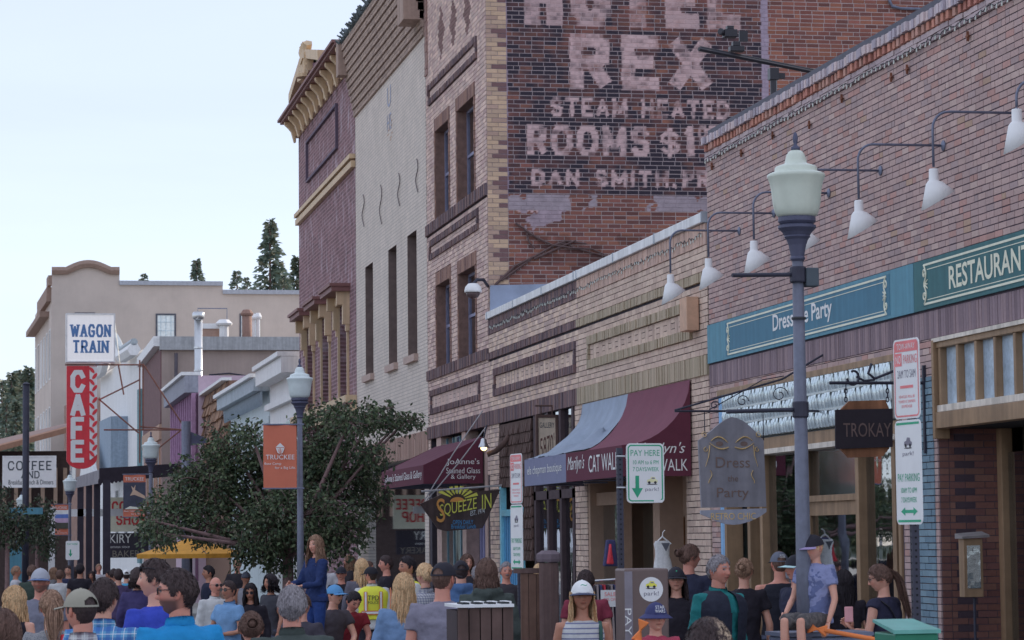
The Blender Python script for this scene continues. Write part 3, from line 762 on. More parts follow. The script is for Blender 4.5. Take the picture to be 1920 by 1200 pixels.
# ------------------------------------------------------------------ awnings
def awning(name, label, ya, yb, zt, zb, pr, val, mats, seed, curved, parts, pts_n=10):
    """ya nearest end; pr projection; val valance height; mats list of (y_start, y_end, canopy mat, valance mat)"""
    root = thing(name, label, 'awning', (X0, (ya+yb)/2, zb))
    def prof(t):                                    # t 0 at wall .. 1 at front
        if curved: return (pr*(1-math.cos(t*math.pi/2))**.85*1.0, zb+val+(zt-zb-val)*(1-math.sin(t*math.pi/2)**.9))
        return (pr*t, zt+(zb+val-zt)*t)
    rng = random.Random(seed)
    for (s, e, mc, mv, sag) in mats:
        ny = max(8, int((e-s)/.07)); V = []; Fq = []
        for i in range(ny+1):
            y = s+(e-s)*i/ny
            for j in range(pts_n+1):
                t = j/pts_n; dx, z = prof(t)
                rib = (.055 if sag == 0 else .0)*abs(math.sin((y-s)*math.pi/1.02))*math.sin(t*math.pi)
                w = sag*(mnoise.noise(Vector((y*2.2+t*2.0, t*.9, seed)))*.9+abs(mnoise.noise(Vector((y*6+t*3, t*.5, seed+5))))*.6)*math.sin(t*math.pi*.95)
                if sag:
                    for yc, sl_, am in ((s+.5,.55,.14),(s+1.15,.4,.10),(s+1.75,.7,.18),(s+2.5,.35,.12)): w -= am*math.exp(-((y-yc-sl_*(t-.3))/.07)**2)*math.sin(t*math.pi*.95)
                V.append((X0-.03-dx-rib*.6+w*.4, y, z-rib*.5+w))
        q = pts_n+1
        for i in range(ny):
            for j in range(pts_n): Fq.append((i*q+j, (i+1)*q+j, (i+1)*q+j+1, i*q+j+1))
        o = npmesh('canopy', V, Fq, None, mc, root, smooth=True)
        MB().box(X0-.03-pr-.004, X0-.03-pr+.004, s, e, zb, zb+val).build('valance', mv, root)
    for yy in (ya, yb):
        poly = [(X0-.03-prof(j/pts_n)[0], yy, prof(j/pts_n)[1]) for j in range(pts_n+1)] + [(X0-.03-pr, yy, zb), (X0-.03, yy, zb)]
        MB().prism(poly, (0,.008 if yy == yb else -.008,0)).build('end_panel', parts['end'], root)
    mb = MB()
    for yy in np.linspace(ya+.05, yb-.05, 5): mb.tube([(X0-.03, yy, zb+.02), (X0-.03-pr+.03, yy, zb+.02)], .016, 6)
    mb.tube([(X0-pr+.0, ya, zb+.03), (X0-pr, yb, zb+.03)], .018, 6); mb.build('awning_frame', M_GREYM, root)
    return root
M_MAR = mat('maroon_canvas', P(92,52,68), rough=.85, var=.1, scale=3, bump=.15, bscale=200)
M_MARD = mat('maroon_canvas_panel', P(74,34,50), rough=.85, var=.1)
M_BLUEC = mat('blue_grey_canvas', P(108,122,142), rough=.85, var=.14, scale=4)
M_BLUEV = mat('blue_grey_valance', P(92,98,126), rough=.85, var=.08)
M_LET = mat('white_lettering', P(225,220,226), rough=.6, var=.03)
aw = awning('curved_awning', 'curved maroon awning half covered by a sagging blue grey cloth', 34.85, 41.6, 3.92, 2.62, .95, .42,
    [(34.85, 38.45, M_MAR, M_MARD, 0), (38.45, 41.6, M_BLUEC, M_BLUEV, .22)], 7, True, {'end': M_MARD})
xa = X0-.03-.95-.006
text("Marilyn's", (xa, 37.75, 2.86), (0,-1,0), (0,0,1), 1.15, .26, M_LET, aw, shear=.35)
text('CAT WALK', (xa, 35.95, 2.84), (0,-1,0), (0,0,1), 1.9, .24, M_LET, aw)
text('ela chapman boutique', (xa, 40.05, 2.84), (0,-1,0), (0,0,1), 2.6, .17, M_LET, aw)
text("Marilyn's", (X0-.47, 34.838, 2.98), (1,0,0), (0,0,1), .72, .19, M_LET, aw, shear=.35)
text('CAT WALK', (X0-.47, 34.838, 2.77), (1,0,0), (0,0,1), .78, .16, M_LET, aw)
yj0, yj1 = 50.55, 56.2
aj = awning('sloping_awning', 'straight maroon awning of the stained glass shop below the hotel windows', yj0, yj1, 3.75, 2.85, 1.16, .36,
    [(yj0, yj1, mat('wine_canvas', P(78,42,58), rough=.85, var=.1), M_MARD, 0)], 9, False, {'end': M_MARD}, 6)
for bd, z, w, h in (("JoAnne's", 3.26, .64, .14), ('Stained Glass', 3.10, .66, .11), ('& Gallery', 2.97, .48, .11)):
    text(bd, (X0-.42, yj0-.012, z), (1,0,0), (0,0,1), w, h, M_LET, aj)
text("JoAnne's Stained Glass & Gallery", (X0-1.2, 53.2, 3.03), (0,-1,0), (0,0,1), 5.0, .2, M_LET, aj)

# ------------------------------------------------------------------ corner hotel with the painted side wall
HY0, HY1, HTOP = 49.95, 57.3, 15.2
hotel = thing('corner_hotel', 'tall cream and dark brick corner hotel with a faded painted advertisement on its side', 'building', (X0+6, 53, zg(53)))
HX1 = X0+15
SIDE = Fr((X0, HY0, 0), (1,0,0), (0,-1,0))
def sx(u, v=250): return at(u, v, HY0).x - X0
def sz(u, v): return at(u, v, HY0).z
mb = MB(); mb.quad((HX1,HY0,-1),(HX1,HY1,-1),(HX1,HY1,HTOP),(HX1,HY0,HTOP)); mb.quad((X0,HY1,-1),(HX1,HY1,-1),(HX1,HY1,HTOP),(X0,HY1,HTOP)); mb.build('side_and_back_wall', M_STUCB, hotel)
MB().quad((X0,HY0,HTOP-.6),(HX1,HY0,HTOP-.6),(HX1,HY1,HTOP-.6),(X0,HY1,HTOP-.6)).build('roof', M_ROOF, hotel)
# windows of the street front
WIN = []
for (ua, ub, vt, vb) in ((820.5,846,232,393),(862,894,190,370),(820.5,846,528,688),(862,894,505,669)):
    um = (ua+ub)/2; WIN.append((FY(ub), FY(ua), ztop(um, vb), ztop(um, vt)))
SB = (8.36, 8.60); SB2 = (5.20, 5.42)
for i, w in enumerate(WIN): WIN[i] = (w[0], w[1], (SB if i < 2 else SB2)[1], w[3])
PAN = [(FY(899), FY(809), ztop(853, 155), ztop(853, 90))]
pz = [(ztop(855,165), ztop(855,102)), (ztop(855,468), ztop(855,420))]
HOLE_G = [(50.2, 57.0, -1.5, 3.95)]
wall(FAC, HY0, HY1, -1.5, HTOP, WIN+HOLE_G, n=-.012, reveal=.28).build('mortar_front', M_MORTD, hotel)
PB = [(FY(900), FY(808)-.0, 9.95+0, 10.6)]
pU = (FY(901), FY(809)); 
zU0, zU1 = sorted((ztop(856, 145), ztop(856, 98))); zM0, zM1 = sorted((ztop(856, 462), ztop(856, 415)))
panels = [(pU[0], pU[1], ztop(898,106), ztop(898,63)), (pU[0], pU[1], ztop(902,428), ztop(902,388)), (pU[0], pU[1], 4.46, 4.98)]
surr = [(w[0]-.12, w[1]+.12, w[2], w[3]+.28) for w in WIN]
ex = WIN + surr + [(HY0, HY1, *SB), (HY0, HY1, *SB2), (HY0, HY1, 3.93, 4.2)] + [(p[0], p[1], p[2], p[3]) for p in panels] + HOLE_G
dia = []
for ud, vd in ((827,62),(850,41),(876,18)):
    y, z = F(ud, vd); dia.append((y, z))
HCREAM = palette([P(156,138,134), P(148,132,130), P(164,146,140), P(142,122,122)], None, .1)
HDARK = np.array(P(96,74,74))
def hfront(A, Z, b):
    c = HCREAM(A, Z, b)
    am, zm = A.mean(1), Z.mean(1)
    for y, z in dia:
        k = (np.abs(am-y)/.42 + np.abs(zm-z)/.62) < 1
        c[k] = HDARK*(.85+.3*b[k][:,:,1])[...,None] if k.any() else c[k]
    return c
bricks(FAC, lay(HY0+.01, HY1-.01, 3.0, HTOP-.1, .225, YH, ex, seed=80), .011, hfront, M_BRICK, hotel, proud=.006, stuffname='front_brickwork')
for w, s_ in zip(WIN, surr):
    i_ = WIN.index(w)
    rects = lay(s_[0], w[0], w[2], w[3], .12, YH, seed=90+i_) + lay(w[1], s_[1], w[2], w[3], .12, YH, seed=95+i_) + lay(s_[0], s_[1], w[3], s_[3], .075, .28, seed=99+i_)
    bricks(FAC, rects, .008, palette([P(108,84,78), P(98,76,74), P(116,90,82)]), M_BRICK, hotel, proud=.02, stuffname='window_surround')
    mb = MB(); FAC.box(mb, w[1]-.004, w[1]-.001, w[2], w[3], -.239, .004); FAC.box(mb, w[0]+.001, w[0]+.004, w[2], w[3], -.239, .004); FAC.box(mb, w[0]+.004, w[1]-.004, w[3]-.004, w[3]-.001, -.239, .004); mb.build('jamb_lining', mat('brick_jamb', P(98,78,74), rough=.9, var=.3, scale=9), hotel)
    fr_ = MB(); d = -.24
    for (a,b,c,e) in ((w[0],w[0]+.06,w[2],w[3]),(w[1]-.06,w[1],w[2],w[3]),(w[0]+.06,w[1]-.06,w[3]-.06,w[3]),(w[0]+.06,w[1]-.06,w[2],w[2]+.06),(w[0]+.06,w[1]-.06,(w[2]+w[3])/2-.03,(w[2]+w[3])/2+.03)):
        FAC.box(fr_, a, b, c, e, d, d+.05)
    wo = fr_.build('window', mat('blue_grey_sash', P(96,100,128), rough=.5), hotel)
    g_ = MB(); FAC.box(g_, w[0]+.06, w[1]-.06, w[2]+.06, w[3]-.06, d+.01, d+.02); g_.build('pane', M_GLASSB, wo)
    MB().box(X0+.6, X0+.65, w[0], w[1], w[2], w[3]).build('drawn_blind', mat('pale_blind', P(100,100,120), rough=.8), wo)
for zz in (SB, SB2, (3.93, 4.2)):
    bricks(FAC, lay(HY0, HY1, zz[0], zz[1], .08, zz[1]-zz[0], seed=int(zz[0]*10)), .006, palette(DARKB), M_BRICK, hotel, proud=.05, stuffname='belt_course')
for k, p in enumerate(panels):
    e_ = .11; frame_panel(FAC, hotel, p[0], p[1], p[2], p[3], p[2]+.13, p[3]-.13, DARKB, 120+k*10, e=.1, weave=(k == 2), inner=[P(156,138,134), P(148,132,130)])
bricks(FAC, lay(HY1-.35, HY1-.01, 11.9, HTOP-.1, .34, .075, seed=77), .01, palette([P(118,96,92), P(110,90,88)]), M_BRICK, hotel, proud=.03, stuffname='end_quoins')
# painted side wall
REXL = []
def put(body, u0, u1, vb, vt, t, gap=.3):
    st, W = strokes(body, gap)
    x0, x1 = sx(u0), sx(u1); z0, z1 = sz((u0+u1)/2, vb), sz((u0+u1)/2, vt)
    th = t*(z1-z0); REXL.append((st, W, x0+th/2, z0+th*.5, (x1-x0-th)/W, (z1-z0-th), th))
put('HOTEL', 985, 1392, 52, -60, .27, .8); put('REX', 1070, 1338, 170, 66, .25, .62); put('STEAM HEATED', 1033, 1368, 221, 186, .20, .55)
put('ROOMS', 988, 1218, 293, 235, .21, .55); put('$', 1238, 1274, 296, 240, .13); put('1', 1282, 1304, 293, 237, .26); put('00', 1308, 1345, 262, 236, .24, .2)
put('DAN SMITH,', 995, 1268, 350, 319, .23, .55); put('PROP', 1278, 1385, 352, 319, .23, .55); put('CAIN-', 968, 1015, 398, 386, .18, .3)
fx0, fx1 = sx(952), sx(1430); fz0 = sz(1100, 366)
def rexpaint(A, Z, b, mortar=False):
    red = np.array([P(100,64,58), P(92,58,56), P(108,70,60), P(82,54,54), P(104,66,62)])
    i = (b[...,0]*4.999).astype(int)
    base = red[np.broadcast_to(i, A.shape)]*(.85+.3*b[...,1])[...,None]
    orange = base*np.array((1.04,1.0,.96))
    if mortar: base = np.broadcast_to(np.array(P(128,118,122)), A.shape+(3,)).copy(); orange = base
    black = np.array(P(38,34,46)); pale = np.array(P(160,138,144)); lil = np.array(P(122,112,132))
    n1, n2, n3 = fbm(A,Z,1.1,11), fbm(A,Z,.35,12), fbm(A,Z,.12,13)
    out = base.copy()
    inf = (A > fx0) & (A < fx1) & (Z > fz0)
    upper = Z > sz(1200, 60)
    wear = np.clip((n2*.9+n1*.7+b[...,2]*.55-.98-np.where(upper & (A > sx(1150)), -.25, 0))*1.6, 0, 1)
    if mortar: fieldc = np.array(P(120,112,120))*(1-wear[...,None]*.0)
    else: fieldc = black*(1-wear[...,None]) + base*wear[...,None]
    out = np.where(inf[...,None], fieldc, out)
    m_ = np.zeros(A.shape, bool)
    for (st, W, x0, z0, sx_, sz_, t) in REXL: m_ |= stroke_mask(st, W, x0, z0, sx_, sz_, t, A, Z)
    lw = np.clip((n3*.7+n2*.6+b[...,3]*.35-.72)*2.0, 0, .85)
    lett = pale*(.86+.22*n2[...,None])
    lett = lett*(1-lw[...,None]) + fieldc*lw[...,None]
    fade = np.where(upper, .45, .12)[...,None]
    out = np.where(m_[...,None], lett*(1-fade*.5)+fieldc*fade*.5, out)
    # lilac strips at both ends of the sign and the pale band below it
    strip = ((A > sx(941)) & (A < fx0)) | ((A > fx1) & (A < sx(1444)))
    out = np.where((strip & (Z > fz0-.2))[...,None], lil*(.8+.4*n3[...,None]), out)
    band = (A > sx(941)) & (A < fx1) & (Z <= fz0) & (Z > sz(1100, 396)) & (n2+.25*np.sin(A*2) > .52)
    out = np.where(band[...,None], np.array(P(120,112,124))*(.75+.5*n3[...,None]), out)
    low = (Z < sz(1100, 396)) & (A > sx(945)) & (A < sx(1330)) & (n1*.6+n2*.5+np.clip((Z-sz(1100,470))*.18,-.3,.2) > .78)
    out = np.where(low[...,None], np.array(P(126,114,128))*(.7+.5*n3[...,None]), out)
    out = np.where(((A > sx(1444)) & (Z > 0))[...,None], orange*(.9+.25*n1[...,None]), out)
    soot = (Z < sz(1100, 440)) & (A > sx(1000)) & (fbm(A,Z,.9,17) > .55)
    out = np.where(soot[...,None], out*.72, out)
    return out
BH, BL = .0825, .246
QU = .40                                               # cream quoins at the street corner
rex_rects = lay(QU, 10.2, 5.6, HTOP-.2, BL, BH, seed=140, jog=.012, header=.06)
bricks(SIDE, rex_rects, .017, rexpaint, M_BRICK, hotel, proud=.006, nx=8, nz=3, nparts=300, seed=5,
       vis=lambda u, v: 940 < u < 1440 and 20 < v < 500 and not (u > 1290 and v > 160), stuffname='painted_brickwork')
qr = []
k = 0; z = 5.6
while z < HTOP-.2:
    qr += ([(0,.225,z,.0868),(.225,.175,z,.0868)] if k % 2 else [(0,.1,z,.0868),(.1,.3,z,.0868)]); z += .0868; k += 1
def quoinc(A, Z, b):
    c = palette([P(150,130,112), P(140,122,108), P(132,112,104)], None, .1)(A, Z, b)
    d = (b[:,0,0] > .72) & (A.mean(1) > .15); c[d] = np.array(P(92,70,74)); return c
bricks(SIDE, qr, .012, quoinc, M_BRICK, hotel, proud=.012, stuffname='corner_quoins')
nx_, nz_ = 300, 260; ga, gz_ = np.meshgrid(np.linspace(0, 15, nx_), np.linspace(-1, HTOP, nz_))
rb = np.random.RandomState(2).rand(nz_, nx_, 4)
Cc = rexpaint(ga, gz_, rb*.3+.35, mortar=True)
V_ = np.stack([X0+ga, np.full_like(ga, HY0), gz_], -1).reshape(-1,3)
ii = np.arange(nx_*nz_).reshape(nz_, nx_)
Fq_ = np.stack([ii[:-1,:-1], ii[:-1,1:], ii[1:,1:], ii[1:,:-1]], -1).reshape(-1,4)
npmesh('side_mortar', V_, Fq_, Cc.reshape(-1,3), mat('painted_mortar', (1,1,1), rough=.95, var=.15, scale=20, attr=True, bump=.2), hotel)
# conduits on the side wall, bare vine stems, flashing sheet
mb = MB(); mb.tube([at(1668,-40,HY0-.05), at(1668,2,HY0-.05), at(1673,12,HY0-.05), at(1690,16,HY0-.05), at(1760,18,HY0-.05)], .03, 6); mb.build('conduit', M_GREYM, hotel)
vine = thing('bare_vine', 'bare brown vine stems climbing the lower painted brick side wall', 'vine', tuple(at(940, 530, HY0-.03)))
rng = random.Random(8); mb = MB()
for path in (((930,532),(965,500),(1000,482),(1035,462),(1060,455),(1090,470),(1140,480)), ((985,432),(1010,446),(1035,460),(1070,464),(1110,468),(1150,486)), ((965,418),(985,432),(990,455),(1005,466)), ((1000,484),(1040,470),(1080,452)), ((940,525),(1010,478)), ((1035,462),(1060,450),(1100,458))):
    pts = [at(u+rng.uniform(-2,2), v+rng.uniform(-2,2), HY0-.04-rng.random()*.03) for u, v in path]
    mb.tube(pts, [.026*(1-.6*i/len(pts)) for i in range(len(pts))], 5)
mb.build('stems', mat('dry_vine', P(74,60,62), rough=.9), vine)
MB().prism([at(919,588,HY0-.06), at(919,535,HY0-.06), at(1035,532,HY0-.06), at(1060,545,HY0-.06), at(960,590,HY0-.06)], (0,.03,0)).build('roof_flashing', mat('blue_grey_flashing', P(110,124,150), rough=.6, var=.2, scale=3), hotel)
# cctv dome on an arm at the hotel corner
p = at(887, 548, 49.4)
cc = thing('security_camera', 'white dome security camera on an arm at the hotel corner', 'camera', tuple(p))
MB().lathe([(.02,.17),(.09,.165),(.15,.1),(.165,.03),(.165,0),(.15,-.005)], p, 18).build('housing', M_WHITE, cc, smooth=True)
MB().lathe([(.135,0),(.13,-.05),(.09,-.1),(.03,-.125),(.001,-.13)], p, 16).build('dome', mat('smoked_dome', P(70,58,62), rough=.15), cc, smooth=True)
MB().tube([(p.x,p.y,p.z+.15), (p.x+.08,p.y+.02,p.z+.24), (p.x+.22,p.y+.1,p.z+.25), (X0-.0,49.98,p.z+.17)], .032, 8).build('arm', M_DARKM, cc, smooth=True)
# ground floor fronts of the hotel and the breakfast cafe
gf = thing('glass_gallery', 'brick and glass gallery front with purple door below the straight awning', 'shop front', (X0, 53.5, zg(53)))
M_PURD = mat('slate_purple_door', P(72,70,100), rough=.55, var=.1)
M_LILT = mat('lilac_trim', P(126,130,172), rough=.5, var=.05)
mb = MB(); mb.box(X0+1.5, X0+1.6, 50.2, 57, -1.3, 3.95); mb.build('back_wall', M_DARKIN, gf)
mb = MB(); mb.box(X0-.01, X0+.25, 52.6, 53.05, -1.3, 3.95); mb.box(X0-.01, X0+.25, 50.2, 50.5, -1.3, 3.95); mb.box(X0-.01, X0+.25, 55.6, 56.2, -1.3, 3.95); mb.build('brick_pier', mat('cream_pier', P(140,122,118), bump=.5, bscale=12, var=.25), gf)
mb = MB(); mb.box(X0+.3, X0+.36, 50.5, 52.6, -1.3, 2.3); d_ = mb.build('door', M_PURD, gf)
mb = MB()
for a in (50.5, 50.85, 52.15, 52.5): mb.box(X0+.26, X0+.30, a, a+.09, -1.3, 2.3)
mb.box(X0+.27, X0+.30, 51.1, 51.95, 1.5, 1.56); mb.box(X0+.27, X0+.30, 51.1, 51.95, .3, .36); mb.box(X0+.27, X0+.30, 51.05, 51.1, .3, 1.56); mb.box(X0+.27, X0+.30, 51.95, 52.0, .3, 1.56); mb.build('door_trim', M_LILT, d_)
mb = MB(); mb.box(X0+.12, X0+.13, 53.05, 55.6, .2, 3.9); mb.build('window_pane', M_GLASS, gf)
mb = MB()
for y in (53.05, 53.9, 54.75, 55.55): mb.box(X0+.1, X0+.16, y, y+.06, -1, 3.9)
mb.box(X0+.1, X0+.16, 53.05, 55.6, 2.5, 2.62); mb.build('window_frame', mat('teal_frame', P(92,124,140), rough=.6), gf)
cf = thing('breakfast_cafe', 'weathered shingle cafe front with bright blue door and dark posts', 'shop front', (X0, 45.5, zg(45)))
M_SHING = mat('weathered_brown_wood', P(78,62,60), rough=.9, var=.25, streak=.4)
M_BLUE = mat('bright_blue_paint', P(52,120,170), rough=.55, var=.1)
MB().box(X0+1.8, X0+1.9, 42.3, 49, -1.3, 3.93).build('back_wall', mat('warm_inner_wall', (.16,.11,.07), var=.3), cf)
rng = random.Random(4)
sh = None
for r_ in range(13):
    z = 3.9-r_*.19; y = 45.9
    while y < 49.0:
        w = rng.uniform(.1,.2)
        if y+w > 49: break
        if r_ > 5 and y > 46.6: y += w; continue
        mb = MB(); mb.hexa([(X0-.03-rng.random()*.025,y+.006,z-.22),(X0+.02,y+.006,z-.22),(X0+.02,y+w-.006,z-.22),(X0-.03,y+w-.006,z-.22),(X0-.005,y+.006,z),(X0+.02,y+.006,z),(X0+.02,y+w-.006,z),(X0-.005,y+w-.006,z)])
        mb.build('shingle', M_SHING, cf); y += w
mb = MB(); mb.box(X0+.0, X0+.05, 47.0, 48.6, -1.3, 2.2); d_ = mb.build('door', M_BLUE, cf)
mb = MB()
for i in range(7): mb.box(X0-.006, X0, 47.1+i*.21, 47.12+i*.21, -1.3, 2.2)
mb.build('door_groove', mat('deep_blue_paint', P(36,90,138)), d_)
mb = MB(); mb.box(X0-.05, X0+.05, 46.85, 47.0, -1.3, 2.75); mb.box(X0-.05, X0+.05, 48.6, 48.75, -1.3, 2.75); mb.box(X0-.05, X0+.05, 47.0, 48.6, 2.2, 2.32); mb.build('door_frame', mat('sky_blue_frame', P(96,160,206), rough=.5), cf)
mb = MB()
for y in (42.35, 43.35, 44.4, 45.5): mb.box(X0-.02, X0+.14, y, y+.16, -1.3, 3.93)
mb.box(X0-.02, X0+.12, 42.35, 45.66, 2.45, 2.6); mb.build('post', mat('dark_brown_post', P(58,48,54), rough=.8), cf)
for a, b in ((42.51,43.35),(43.51,44.4),(44.56,45.5)):
    MB().box(X0+.05, X0+.06, a, b, .2, 2.45).build('window_pane', M_GLASS, cf)
    MB().box(X0+.05, X0+.06, a, b, 2.6, 3.93).build('upper_pane', M_GLASS, cf)
# curved bentwood shape in pale wood inside the window
MB().tube([(X0+.5,43.1,2.3),(X0+.6,42.95,1.9),(X0+.6,42.9,1.6),(X0+.6,43.2,1.1),(X0+.5,43.6,.8)], .05, 8).build('bent_wood', mat('pale_bent_wood', P(190,150,110)), cf)

# ------------------------------------------------------------------ beige painted building
BY0, BY1 = 57.34, 69.05
beige = thing('beige_brick_building', 'tall beige painted brick building with stepped cornice and three narrow blind windows', 'building', (X0+6, 63, zg(63)))
shell(beige, BY0, BY1, 13.0, 14, 12.6)
M_BEIGE = mat('beige_painted_brick', P(160,154,150), rough=.85, var=.10, scale=1.2, bump=.0, streak=.07)
# painted brick relief: courses as fine bump, joint shade darkened into the colour
nt, b_ = nodes_of(M_BEIGE)
tc = nt.nodes.new('ShaderNodeTexCoord'); sp = nt.nodes.new('ShaderNodeSeparateXYZ'); cb = nt.nodes.new('ShaderNodeCombineXYZ')
bt = nt.nodes.new('ShaderNodeTexBrick'); bt.inputs['Scale'].default_value = 1.0; bt.inputs['Brick Width'].default_value = .23; bt.inputs['Row Height'].default_value = .08; bt.inputs['Mortar Size'].default_value = .009
nt.links.new(tc.outputs['Object'], sp.inputs[0]); nt.links.new(sp.outputs[1], cb.inputs[0]); nt.links.new(sp.outputs[2], cb.inputs[1]); nt.links.new(cb.outputs[0], bt.inputs['Vector'])
bp = nt.nodes.new('ShaderNodeBump'); bp.inputs['Strength'].default_value = .9; bp.inputs['Distance'].default_value = .012; bp.invert = True
nt.links.new(bt.outputs['Fac'], bp.inputs['Height']); nt.links.new(bp.outputs[0], b_.inputs['Normal'])
bt.inputs['Color1'].default_value = (1.03,1.03,1.03,1); bt.inputs['Color2'].default_value = (.93,.94,.95,1); bt.inputs['Mortar'].default_value = (.72,.72,.74,1)
src = b_.inputs['Base Color'].links[0].from_socket; ml = nt.nodes.new('ShaderNodeMix'); ml.data_type = 'RGBA'; ml.blend_type = 'MULTIPLY'; ml.inputs[0].default_value = 1
nt.links.new(src, ml.inputs[6]); nt.links.new(bt.outputs['Color'], ml.inputs[7]); nt.links.new(ml.outputs[2], b_.inputs['Base Color'])
BW = []
for ua, ub, vt, vb in ((686,700.5,494,697),(729.5,745,468,686),(765.5,783,431,670)):
    um = (ua+ub)/2; BW.append((FY(ub), FY(ua), ztop(um, vb), ztop(um, vt)))
z0w = sum(w[2] for w in BW)/3; z1w = sum(w[3] for w in BW)/3
BW = [(w[0], w[1], z0w, z1w) for w in BW]
HG = [(57.9, 68.5, -1.5, 3.6)]
wall(FAC, BY0, BY1, -1.5, 13.2, BW+HG, n=0, reveal=.3).build('painted_wall', M_BEIGE, beige)
for w in BW:
    rects = lay(w[0], w[1], w[2], w[3], .225, YH, seed=160)
    MB().quad(FAC.pt(w[0],w[2],-.28), FAC.pt(w[1],w[2],-.28), FAC.pt(w[1],w[3],-.28), FAC.pt(w[0],w[3],-.28)).build('blind_window', M_MORT, beige)
    bricks(Fr((X0+.28,0,0),(0,1,0),(-1,0,0)), rects, .011, palette([P(84,74,74), P(76,68,70)]), M_BRICK, beige, stuffname='infill_brickwork')
    mb = MB(); FAC.box(mb, w[1]-.004, w[1]-.001, w[2], w[3], -.279, -.002); FAC.box(mb, w[0]+.001, w[0]+.004, w[2], w[3], -.279, -.002); FAC.box(mb, w[0]+.004, w[1]-.004, w[3]-.004, w[3]-.001, -.279, -.002); mb.build('jamb_lining', mat('brown_jamb', P(86,76,76), rough=.9, var=.25, scale=6), beige)
    mb = MB(); FAC.box(mb, w[0]-.1, w[1]+.1, w[2]-.16, w[2]-.002, -.28, .1); mb.build('window_sill', mat('stone_sill', P(136,120,116), var=.2), beige)
zc = 12.85
M_CORN = mat('brown_stone_cornice', P(128,112,106), rough=.9, var=.15, streak=.2, bump=.2)
CORC = palette([P(122,108,101), P(115,101,96), P(128,113,106)], None, .1)
for i in range(10):
    z = zc + i*.186; n_ = .05+i*.04; mb = MB(); FAC.box(mb, BY0, BY1, z+.004, z+.182, -.4, n_-.012); mb.build('cornice_course', M_CORN, beige)
    bricks(Fr((X0-n_,0,0),(0,1,0),(-1,0,0)), lay(BY0, BY1, z+.004, z+.18, .23, .088, seed=200+i), .011, CORC, M_BRICK, beige, proud=.004, stuffname='cornice_brickwork')
mb = MB(); FAC.box(mb, BY0, BY0+.9, 13.2, 14.95, -.4, .48); mb.build('cornice_end_block', M_CORN, beige)
mb = MB(); FAC.box(mb, BY1-.45, BY1+.01, 13.9, 14.8, -.4, .5); mb.build('cornice_end_block', M_CORN, beige)
rng = random.Random(21); mb = MB()
y = BY0+.2
while y < BY1+.2:
    h_ = rng.uniform(.06,.17)
    for q in range(3): mb.tube([(X0-.40+rng.uniform(-.1,.1), y, 14.72), (X0-.45+rng.uniform(-.15,.15), y+rng.uniform(-.12,.12), 14.74+h_)], [.035,.02], 4)
    y += .13
mb.build('bird_spikes', mat('dark_green_spikes', P(62,72,78), rough=.7), beige)['kind'] = 'stuff'
for u, v0, v1 in ((683,365,425),(716,347,420),(750,325,386),(784,298,360)):
    pts = []
    for i in range(9):
        v = v0+(v1-v0)*i/8; y, z = F(u+2.2*math.sin(i*.9), v); pts.append((X0-.03, y, z))
    MB().tube(pts, .013, 5).build('wall_tie_rod', mat('grey_iron', P(84,80,84)), beige)
y, z = F(730, 190); text('U', FAC.pt(y, z+.12, .006), (0,-1,0), (0,0,1), .6, .5, mat('faded_blue_paint', P(120,128,150)), beige); text('HS', FAC.pt(y, z-.5, .006), (0,-1,0), (0,0,1), .7, .4, MATS['faded_blue_paint'], beige)
M_BARE = mat('bare_brick_patch', P(140,120,108), rough=.9, var=.3, scale=9)
for k in range(10):
    y, z = F(731+4*math.sin(k*2.4), 222+k*4.5); mb = MB(); FAC.box(mb, y-.11-.05*(k%3), y+.11, z-.012, z+.02, 0, .004); mb.build('flaked_patch', M_BARE, beige)
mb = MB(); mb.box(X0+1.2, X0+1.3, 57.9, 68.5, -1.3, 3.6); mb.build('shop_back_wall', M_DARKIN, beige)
mb = MB(); mb.box(X0+.2, X0+.21, 57.9, 68.5, -.8, 3.6); mb.build('shop_pane', M_GLASS, beige)
bricks(FAC, lay(BY0+.02, BY1-.02, 3.6, 4.15, .08, .55, seed=170), .006, palette([P(118,98,92), P(126,104,98)]), M_BRICK, beige, proud=.03, stuffname='lintel_course')

# ------------------------------------------------------------------ red-purple brick building with bracketed cornice
RY0, RY1 = 69.07, 82.5
redb = thing('purple_brick_building', 'tall purple red brick building with yellow bracketed cornice and gabled pediment', 'building', (X0+6, 76, zg(76)))
shell(redb, RY0, RY1, 14.3, 14, 13.9)
M_RED = mat('purple_red_brick', P(94,74,80), rough=.9, var=.24, scale=1.6)
nt, b_ = nodes_of(M_RED); tc = nt.nodes.new('ShaderNodeTexCoord'); sp = nt.nodes.new('ShaderNodeSeparateXYZ'); cb = nt.nodes.new('ShaderNodeCombineXYZ')
bt = nt.nodes.new('ShaderNodeTexBrick'); bt.inputs['Scale'].default_value = 1.0; bt.inputs['Brick Width'].default_value = .23; bt.inputs['Row Height'].default_value = .11; bt.inputs['Mortar Size'].default_value = .022
bt.inputs['Color1'].default_value = (.55,.5,.5,1); bt.inputs['Color2'].default_value = (1.15,1,1,1); bt.inputs['Mortar'].default_value = (1.45,1.5,1.55,1)
nt.links.new(tc.outputs['Object'], sp.inputs[0]); nt.links.new(sp.outputs[1], cb.inputs[0]); nt.links.new(sp.outputs[2], cb.inputs[1]); nt.links.new(cb.outputs[0], bt.inputs['Vector'])
